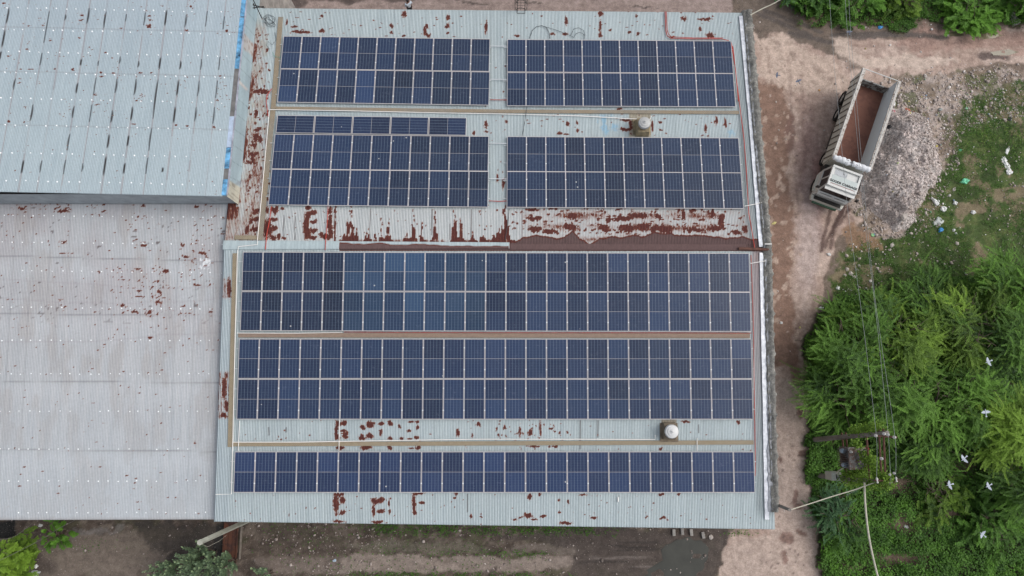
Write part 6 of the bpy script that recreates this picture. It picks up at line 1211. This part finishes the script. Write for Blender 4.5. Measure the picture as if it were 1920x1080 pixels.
bird(1457, 141, 3, 1.4, .45, mbird2, "dark pigeon over the road near the parapet, left one", .2); bird(1497, 152, 3, .4, .48, mbird2, "dark pigeon over the road, right one with spread wings", .2); bird(1592, 60, 4, .1, .42, mbird2, "dark pigeon at the edge of the northern track under the wires", .3)
# ------------------------------------------------------------------ vegetation
def leaf_quads(P, D, S, L, Wd):
    """rhombic leaves: base P, direction D, side S (unit), length L, half width Wd"""
    L = L[:, None]; Wd = Wd[:, None]; mid = P + D * L * .45
    return np.stack([P, mid + S * Wd, P + D * L, mid - S * Wd], 1)
def unit(v): return v / (np.linalg.norm(v, axis=-1, keepdims=True) + 1e-9)
def mesh_leaves(name, quads, tone, mat, parent=None, loc=None):
    n = len(quads); V = quads.reshape(-1, 3)
    if loc is not None: V = V - np.array(loc)
    return np_mesh(name, V, np.arange(n * 4).reshape(n, 4), mat, parent, {"tone": ('FLOAT', np.repeat(np.clip(tone, 0, 1), 4))})
def feathery(C, R, top, nspray, rng, seed, bias=(0, 0), lean=0., tone0=.4, spr=(.5, 1.5), bottom=.34, leafl=.095):
    """sprays of fine pinnate leaves fanning out from many twig ends spread over a lumpy dome"""
    nc = max(5, int(R * R * 3.2)); cph = rng.uniform(0, 2 * math.pi, nc); crho = np.sqrt(rng.uniform(0.02, 1, nc)) * .86
    lob = 1 + .20 * np.sin(cph * 3 + seed) + .14 * np.sin(cph * 5 + seed * 2.3)
    sx = C[0] + R * crho * lob * np.cos(cph); sy = C[1] + R * crho * lob * np.sin(cph); sz = top * (1 - (1 - bottom) * crho ** 2.4) * rng.uniform(.55, 1.0, nc); stone = rng.normal(0, .16, nc)
    w = rng.integers(0, nc, nspray); ph = cph[w] + rng.normal(0, 1.0, nspray) * np.where(rng.uniform(0, 1, nspray) < .4, 2.4, .8); rho = crho[w]
    bx = sx[w] + rng.normal(0, .42, nspray); by = sy[w] + rng.normal(0, .42, nspray); hgt = sz[w] + rng.normal(0, .22, nspray)
    dx = np.cos(ph) + bias[0]; dy = np.sin(ph) + bias[1]; dz = rng.normal(.25, .35, nspray)
    D = unit(np.stack([dx, dy, dz], 1)); L = rng.uniform(*spr, nspray) * (.7 + .35 * rho); droop = rng.uniform(.1, .7, nspray) * L * .6; curl = rng.normal(0, .30, nspray)
    S0 = unit(np.cross(D, np.array([0, 0, 1.0]))); st = 28; t = np.linspace(.04, 1, st)[None, :]
    P = np.stack([bx, by, hgt], 1)[:, None, :] + D[:, None, :] * (L[:, None] * t)[..., None] + S0[:, None, :] * ((curl * L)[:, None] * t ** 2)[..., None]
    P[..., 2] -= droop[:, None] * t ** 2
    T = unit(np.gradient(P, axis=1)); quads = []; tones = []
    base = tone0 + .08 + stone[w] + .35 * (fbm(bx * .8, by * .8, seed + 5) - .5) + rng.normal(0, .09, nspray)
    for s in (-1, 1):
        jit = rng.normal(0, .22, P.shape); dd = unit(S0[:, None, :] * s * rng.uniform(.75, 1.1, (nspray, st, 1)) + T * rng.uniform(.3, .9, (nspray, st, 1)) + jit * .7 + np.array([0, 0, .12]))
        ll = leafl * (1.15 - .75 * np.abs(t - .35)) * rng.uniform(.6, 1.25, (nspray, st)); sd_ = unit(np.cross(dd, np.array([0, 0, 1.0])) + rng.normal(0, .25, P.shape))
        q = leaf_quads(P.reshape(-1, 3), dd.reshape(-1, 3), sd_.reshape(-1, 3), ll.ravel(), np.full(nspray * st, leafl * .20)); quads.append(q)
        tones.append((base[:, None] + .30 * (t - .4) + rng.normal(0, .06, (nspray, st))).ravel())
    return np.concatenate(quads), np.concatenate(tones), (bx, by, hgt)
def limbs(C, top, R, rng, n=9, r0=.11, lift=.55):
    mb = MB(); base = Vector((C[0], C[1], -.1)); fork = base + Vector((rng.uniform(-.2, .2), rng.uniform(-.2, .2), top * .28)); mb.tube([base, base.lerp(fork, .5) + Vector((.08, -.05, 0)), fork], [r0 * 1.3, r0 * 1.05, r0 * .9], 7)
    lb = MB()
    for i in range(n):
        a = 2 * math.pi * i / n + rng.uniform(-.3, .3); rr = R * rng.uniform(.5, .85); e = fork + Vector((math.cos(a) * rr, math.sin(a) * rr, top * lift * rng.uniform(.6, 1.0))); m = fork.lerp(e, .5) + Vector((0, 0, top * .10))
        lb.tube([fork, m, e], [r0 * .7, r0 * .4, r0 * .14], 5)
        for k in range(3):
            b = m.lerp(e, rng.uniform(.1, .9)); f = b + Vector((rng.uniform(-.8, .8), rng.uniform(-.8, .8), rng.uniform(.2, .7))); lb.tube([b, f], [r0 * .25, r0 * .08], 4)
    return mb, lb
mbark = simple("bark", (.13, .10, .075), .9, 0, .35, 6, .4)
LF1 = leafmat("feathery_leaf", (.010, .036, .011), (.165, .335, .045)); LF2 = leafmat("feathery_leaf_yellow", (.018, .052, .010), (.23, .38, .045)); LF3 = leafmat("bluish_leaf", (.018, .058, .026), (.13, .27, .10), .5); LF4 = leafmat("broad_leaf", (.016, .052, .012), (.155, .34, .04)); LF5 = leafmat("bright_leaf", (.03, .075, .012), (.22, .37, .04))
NR = np.random.default_rng(77)
def tree(px, py, R, top, n, mat, label, seed, bias=(0, 0), tone0=.42, cat="tree", name="acacia_tree", group="feathery trees of the eastern thicket", **kw):
    c = atz(px, py, top * .7); r = tag(empty(name, (c.x, c.y, 0)), label, cat, group); rr = np.random.default_rng(seed); n = int(n * (2.5 if name == 'acacia_tree' else 1.5))
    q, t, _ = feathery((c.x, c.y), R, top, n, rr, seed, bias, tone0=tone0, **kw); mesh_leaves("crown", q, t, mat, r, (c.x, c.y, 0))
    rp_ = random.Random(seed); tb, lb = limbs((0, 0), top, R, rp_); tk = tb.build("trunk", mbark, r); lb.build("limbs", mbark, tk); return r
tree(1603, 655, 2.5, 4.4, 620, LF1, "big dark green feathery tree overhanging the road, left side of the thicket", 11, (-.35, 0), .38)
tree(1602, 742, 2.3, 3.8, 520, LF1, "feathery tree south of the biggest one, just above the transformer", 12, (-.3, -.1), .32)
tree(1690, 635, 2.2, 4.8, 520, LF2, "yellow-green feathery tree right of the biggest dark one", 13, (.1, .1), .42)
tree(1680, 730, 2.3, 4.4, 520, LF1, "mid green feathery tree in the middle of the thicket", 14, (.1, -.2), .50)
tree(1765, 765, 2.3, 4.2, 480, LF1, "light green feathery tree right of the middle one", 15, (.3, -.4), .60)
tree(1650, 592, 1.5, 3.0, 240, LF1, "low green feathery tree at the thicket's top left beside the wires", 16, (-.2, .1), .48)
tree(1745, 580, 2.0, 3.2, 330, LF1, "dark green feathery tree at the top of the thicket", 17, (0, .2), .36)
tree(1830, 605, 2.4, 4.6, 520, LF2, "yellow-green spreading tree at the upper right of the thicket", 18, (0, .1), .38)
tree(1908, 535, 2.0, 4.4, 420, LF1, "bright green tree cut by the right edge, highest in the thicket", 19, (-.2, .1), .55)
tree(1910, 640, 2.2, 4.2, 380, LF1, "green tree at the right edge below the bright one", 20, (.1, 0), .38)
tree(1826, 755, 2.15, 4.6, 480, LF1, "large light green feathery tree beside the brown clearing", 21, (-.2, -.45), .60)
tree(1912, 805, 2.0, 5.2, 420, LF2, "pale yellow-green tree at the right edge above the clearing", 22, (0, 0), .66)
tree(1935, 905, 1.8, 3.8, 270, LF1, "green tree with hanging fronds at the right edge, lowest of them", 23, (-.5, -.4), .45)
tree(1735, 835, 1.7, 3.0, 240, LF1, "small dark green tree right of the transformer structure", 24, (0, -.3), .36)
GB = "bushes on the northern verge"
tree(1532, -16, 1.3, 1.1, 150, LF4, "dark green bush at the top beside the corner track", 31, (0, 0), .38, "bush", "bush", GB, spr=(.5, 1.1), leafl=.20); tree(1602, -4, 1.5, 1.0, 170, LF4, "wide green bush at the top under the wires", 32, (0, 0), .40, "bush", "bush", GB, spr=(.5, 1.1), leafl=.20)
tree(1700, -2, .9, 1.3, 80, LF5, "small yellow-green bush between the larger ones at the top", 33, (0, 0), .42, "bush", "bush", GB, spr=(.4, .9), leafl=.18); tree(1815, 0, 1.7, 1.3, 230, LF4, "broad bright green bush at the top right of the track", 34, (0, 0), .62, "bush", "bush", GB, spr=(.5, 1.2), leafl=.2); tree(1925, 2, 1.2, 2.2, 140, LF4, "green bush in the top right corner by the slab", 35, (0, 0), .48, "bush", "bush", GB, spr=(.5, 1.2), leafl=.2); tree(1478, -22, .9, 1.2, 70, LF3, "tiny grey-green bush at the top left of the verge", 36, (0, 0), .5, "bush", "bush", GB, spr=(.3, .7))
tree(1562, 945, 1.15, 1.7, 120, LF3, "bluish green shrub by the road south of the transformer", 37, (0, 0), .35, "shrub", "shrub", "shrubs in the southeast", spr=(.5, 1.1)); tree(1590, 985, 1.1, 1.5, 110, LF4, "green shrub below the bluish one, left of the thick cable", 38, (0, 0), .38, "shrub", "shrub", "shrubs in the southeast", spr=(.5, 1.1))
tree(1870, 985, 1.5, 1.3, 120, LF4, "bright green low shrub under the lowest pigeon", 39, (0, 0), .42, "shrub", "shrub", "shrubs in the southeast", spr=(.5, 1.1), leafl=.18)
tree(1765, 925, 1.1, 1.4, 80, LF5, "yellowish shrub left of the pigeons and below the clearing", 40, (0, 0), .35, "shrub", "shrub", "shrubs in the southeast", spr=(.5, 1.0), leafl=.15)
tree(6, 1052, 1.25, 2.8, 190, LF2, "bright yellow-green bush in the bottom left corner", 41, (.1, 0), .55, "bush", "bush", "bushes in the south yard", spr=(.4, .9), leafl=.20); tree(104, 1000, .34, 1.3, 26, LF4, "small green tuft below the low shed's eave", 42, (0, 0), .6, "bush", "bush", "bushes in the south yard", spr=(.3, .6), leafl=.18)
# milkweed-like shrub: stout stems with paired oval blue-green leaves
def milkweed(px, py, top, stems, label, seed, spread=1.6):
    c = atz(px, py, top * .85); c.z = 0; r = tag(empty("milkweed_shrub", (c.x, c.y, 0)), label, "shrub", "broad-leaved shrubs at the bottom"); rn = random.Random(seed); sb = MB(); Qs = []; ts = []
    for i in range(stems):
        a = 2 * math.pi * i / stems + rn.uniform(-.3, .3); rr = spread * rn.uniform(.25, 1.0); h = top * rn.uniform(.62, 1.0) * (1 - .12 * rr / spread)
        b = Vector((rn.uniform(-.15, .15), rn.uniform(-.15, .15), 0)); m = Vector((math.cos(a) * rr * .4, math.sin(a) * rr * .4, h * .5)); e = Vector((math.cos(a) * rr, math.sin(a) * rr, h)); sb.tube([b, m, e], [.04, .028, .012], 5)
        br_ = [(m, e)]
        for _ in range(2): s0 = m.lerp(e, rn.uniform(.1, .6)); e2 = s0 + Vector((rn.uniform(-.45, .45), rn.uniform(-.45, .45), rn.uniform(.5, 1.1) * top * .25)); sb.tube([s0, e2], [.018, .008], 4); br_.append((s0, e2))
        for (p0, p1) in br_:
            d = (p1 - p0); n = max(6, int(d.length / .085)); d.normalize()
            for k in range(n):
                p = p0.lerp(p1, (k + .5) / n * 1.0 + .05); az = k * 2.1 + rn.uniform(-.4, .4)
                for s in (0, math.pi):
                    ld = Vector((math.cos(az + s), math.sin(az + s), .45 + .5 * k / n)).normalized(); sd_ = ld.cross(Vector((0, 0, 1))).normalized(); L = .19 * rn.uniform(.75, 1.15) * (1 - .35 * (k / n) ** 3)
                    m0 = p + ld * L * .3; m1 = p + ld * L * .75; w = L * .28; lift = Vector((0, 0, .012))
                    Qs.append([p, m0 + sd_ * w, m0 - sd_ * w, p]); Qs[-1] = [p, m0 + sd_ * w, m0 * 1.0 + lift, m0 - sd_ * w]; Qs.append([m0 + sd_ * w, m1 + sd_ * w * .8, p + ld * L, m0 + lift]); Qs.append([m0 + lift, p + ld * L, m1 - sd_ * w * .8, m0 - sd_ * w])
                    tn = .42 + rn.uniform(-.16, .16) + (.45 if (k >= n - 2 and rn.random() < .35) else 0); ts += [tn] * 3
    sb.build("stems", mbark, r); mesh_leaves("foliage", np.array([[list(v) for v in q] for q in Qs]), np.array(ts), MW, r); return r
MW = leafmat("oval_blue_green_leaf", (.055, .105, .075), (.30, .40, .20), .5, .15)
milkweed(352, 1062, 4.6, 18, "tall broad-leaved shrub with blue-green oval leaves beside the pole's top", 51, 1.5); milkweed(300, 1078, 3.4, 12, "broad-leaved shrub left of the tallest blue-green one", 52, 1.3); milkweed(402, 1074, 3.9, 13, "broad-leaved shrub overhanging the rusty channel", 53, 1.25); milkweed(488, 1088, 2.6, 5, "slender broad-leaved sprig right of the rusty channel", 54, .7)

# stuff nobody could count: grass, undergrowth, weeds, vines
def cover(name, n, rect, prob, hfun, leaf, mat, label, tfun, w=.35, up=.55, cat="undergrowth"):
    x, y, px, py = scatter(n, *rect, prob); m = len(x); h = hfun(x, y) * NR.uniform(.35, 1.0, m); P = np.stack([x, y, gsample(Zg, x, y) + h], 1)
    D = unit(np.stack([NR.normal(0, 1, m), NR.normal(0, 1, m), NR.normal(up * .4, up * .6, m)], 1)); S = unit(np.cross(D, np.array([0, 0, 1.])) + NR.normal(0, .3, (m, 3))); L = NR.uniform(*leaf, m)
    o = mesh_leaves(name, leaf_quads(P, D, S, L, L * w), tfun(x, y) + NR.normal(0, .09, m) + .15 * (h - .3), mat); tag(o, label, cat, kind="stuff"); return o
cl = lambda x, y, s: fbm(x * .55, y * .55, s); cl2 = lambda x, y, s: fbm(x * 1.8, y * 1.8, s)
bald = lambda px, py: np.clip(sum(np.exp(-(((px - a) * math.cos(.2) + (py - b) * math.sin(.2)) / c) ** 2 - ((py - b) / d) ** 2) for a, b, c, d in ((1690, 980, 34, 18), (1690, 1045, 46, 10), (1805, 872, 34, 22), (1690, 905, 34, 20), (1782, 962, 36, 12), (1610, 1065, 14, 10), (1570, 615, 16, 10), (1820, 1000, 40, 6), (1870, 545, 30, 12))), 0, 1)
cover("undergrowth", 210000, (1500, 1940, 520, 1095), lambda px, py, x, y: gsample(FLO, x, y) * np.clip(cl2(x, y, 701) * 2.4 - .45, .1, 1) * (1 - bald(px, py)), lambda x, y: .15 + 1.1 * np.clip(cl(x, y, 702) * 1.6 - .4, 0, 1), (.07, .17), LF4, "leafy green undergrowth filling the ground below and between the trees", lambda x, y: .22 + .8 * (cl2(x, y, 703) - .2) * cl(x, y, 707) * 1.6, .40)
cover("grass", 120000, (1555, 1940, 150, 600), lambda px, py, x, y: gsample(GRA, x, y) * np.clip(cl2(x, y, 711) * 3 - .75, .10, 1) * (cl(x, y, 713) < .60 + .2 * (cl2(x, y, 5) - .5)), lambda x, y: .03 + .14 * cl(x, y, 712), (.05, .14), LF4, "short green grass on the waste ground right of the heap", lambda x, y: .12 + .55 * cl2(x, y, 714), .14, .8, "grass")
cover("verge_weeds", 60000, (1465, 1940, -20, 62), lambda px, py, x, y: gsample(VG, x, y) * np.clip(cl2(x, y, 721) * 3.2 - 1.05, 0, 1), lambda x, y: .05 + .4 * cl(x, y, 722), (.06, .15), LF4, "low weeds covering the verge north of the track", lambda x, y: .15 + .5 * cl2(x, y, 724), .35, .55, "weeds")
def wall_weeds(px, py, x, y):
    a = sm(690, 720, px) * sm(1180, 1120, px) * sm(1008, 994, py + 8 * (cl2(x, y, 731) - .5)) * (py > 975); a = a * np.clip(cl2(x, y, 732) * 3 - .8, 0, 1)
    b = sm(640, 700, px) * sm(1100, 980, px) * sm(1068, 1076, py) * .9 * np.clip(cl2(x, y, 733) * 3 - .9, 0, 1)
    c = sm(900, 960, px) * sm(1060, 1000, px) * np.exp(-((py - 1038) / 5) ** 2) * .5 + sm(760, 850, px) * sm(1000, 950, px) * np.exp(-((py - 1036) / 5) ** 2) * .25
    d = np.exp(-((px - 1385) / 22) ** 2 - ((py - 998) / 5) ** 2) * .7 + .05 * sm(460, 520, px) * sm(1000, 900, px); e = np.exp(-((px - 180) / 40) ** 2 - ((py - 1024) / 8) ** 2) * .12
    return np.clip(a + b + c + d + e, 0, 1)
cover("yard_weeds", 46000, (60, 1420, 974, 1085), wall_weeds, lambda x, y: .05 + .35 * cl(x, y, 742), (.05, .13), LF4, "green weeds growing along the south eave and across the muddy yard", lambda x, y: .22 + .5 * cl2(x, y, 744), .35, .5, "weeds")
cover("debris_weeds", 15000, (1590, 1920, 130, 520), lambda px, py, x, y: np.clip(np.exp(-((px - 1640) / 16) ** 2 - ((py - 352) / 16) ** 2) + .8 * np.exp(-((px - 1840) / 40) ** 2 - ((py - 175) / 26) ** 2) + .8 * np.exp(-((px - 1860) / 60) ** 2 - ((py - 260) / 30) ** 2) + .7 * np.exp(-((px - 1690) / 14) ** 2 - ((py - 345) / 8) ** 2) + .8 * np.exp(-((px - 1900) / 22) ** 2 - ((py - 265) / 30) ** 2), 0, 1) * np.clip(cl2(x, y, 751) * 3 - .9, 0, 1), lambda x, y: .06 + .25 * cl(x, y, 752), (.05, .13), LF5, "bright weeds sprouting through the debris around the heap", lambda x, y: .2 + .45 * cl2(x, y, 754), .35, .5, "weeds")
# vine climbing over the transformer structure
vp = []
def vine(a, b, n, r):
    for i in range(n): t = NR.uniform(0, 1); p = Vector(a).lerp(Vector(b), t); vp.append((p.x + NR.normal(0, r), p.y + NR.normal(0, r), p.z + NR.normal(0, r * .8)))
vine(lp(t1, l1, 5.2) + Vector((0, .35, 0)), lp(t1, l1, 8.8) + Vector((0, .35, 0)), 900, .16); vine(lp(t2, l2, 3.6), lp(t2, l2, 9.2), 1500, .22); vine(z_at(1628, 850, 6.8), z_at(1650, 893, 8.4), 800, .16); vine(z_at(1655, 893, 8.6), z_at(1667, 905, 9.2), 650, .16); vine(z_at(1600, 830, 5), z_at(1612, 845, 5.6), 300, .18); vine(z_at(1595, 890, 4.6), z_at(1640, 882, 6.0), 1100, .30); vine(z_at(1618, 848, 6.2), z_at(1632, 880, 7), 300, .12)
vp = np.array(vp); m = len(vp); D = unit(NR.normal(0, 1, (m, 3)) + np.array([0, 0, .2])); S = unit(np.cross(D, np.array([0, 0, 1.])) + NR.normal(0, .3, (m, 3))); L = NR.uniform(.07, .15, m)
o = mesh_leaves("vine", leaf_quads(vp, D, S, L, L * .42), NR.normal(.55, .18, m), LF5); tag(o, "yellow-green creeper tangled over the transformer poles and beams", "vine", kind="stuff")
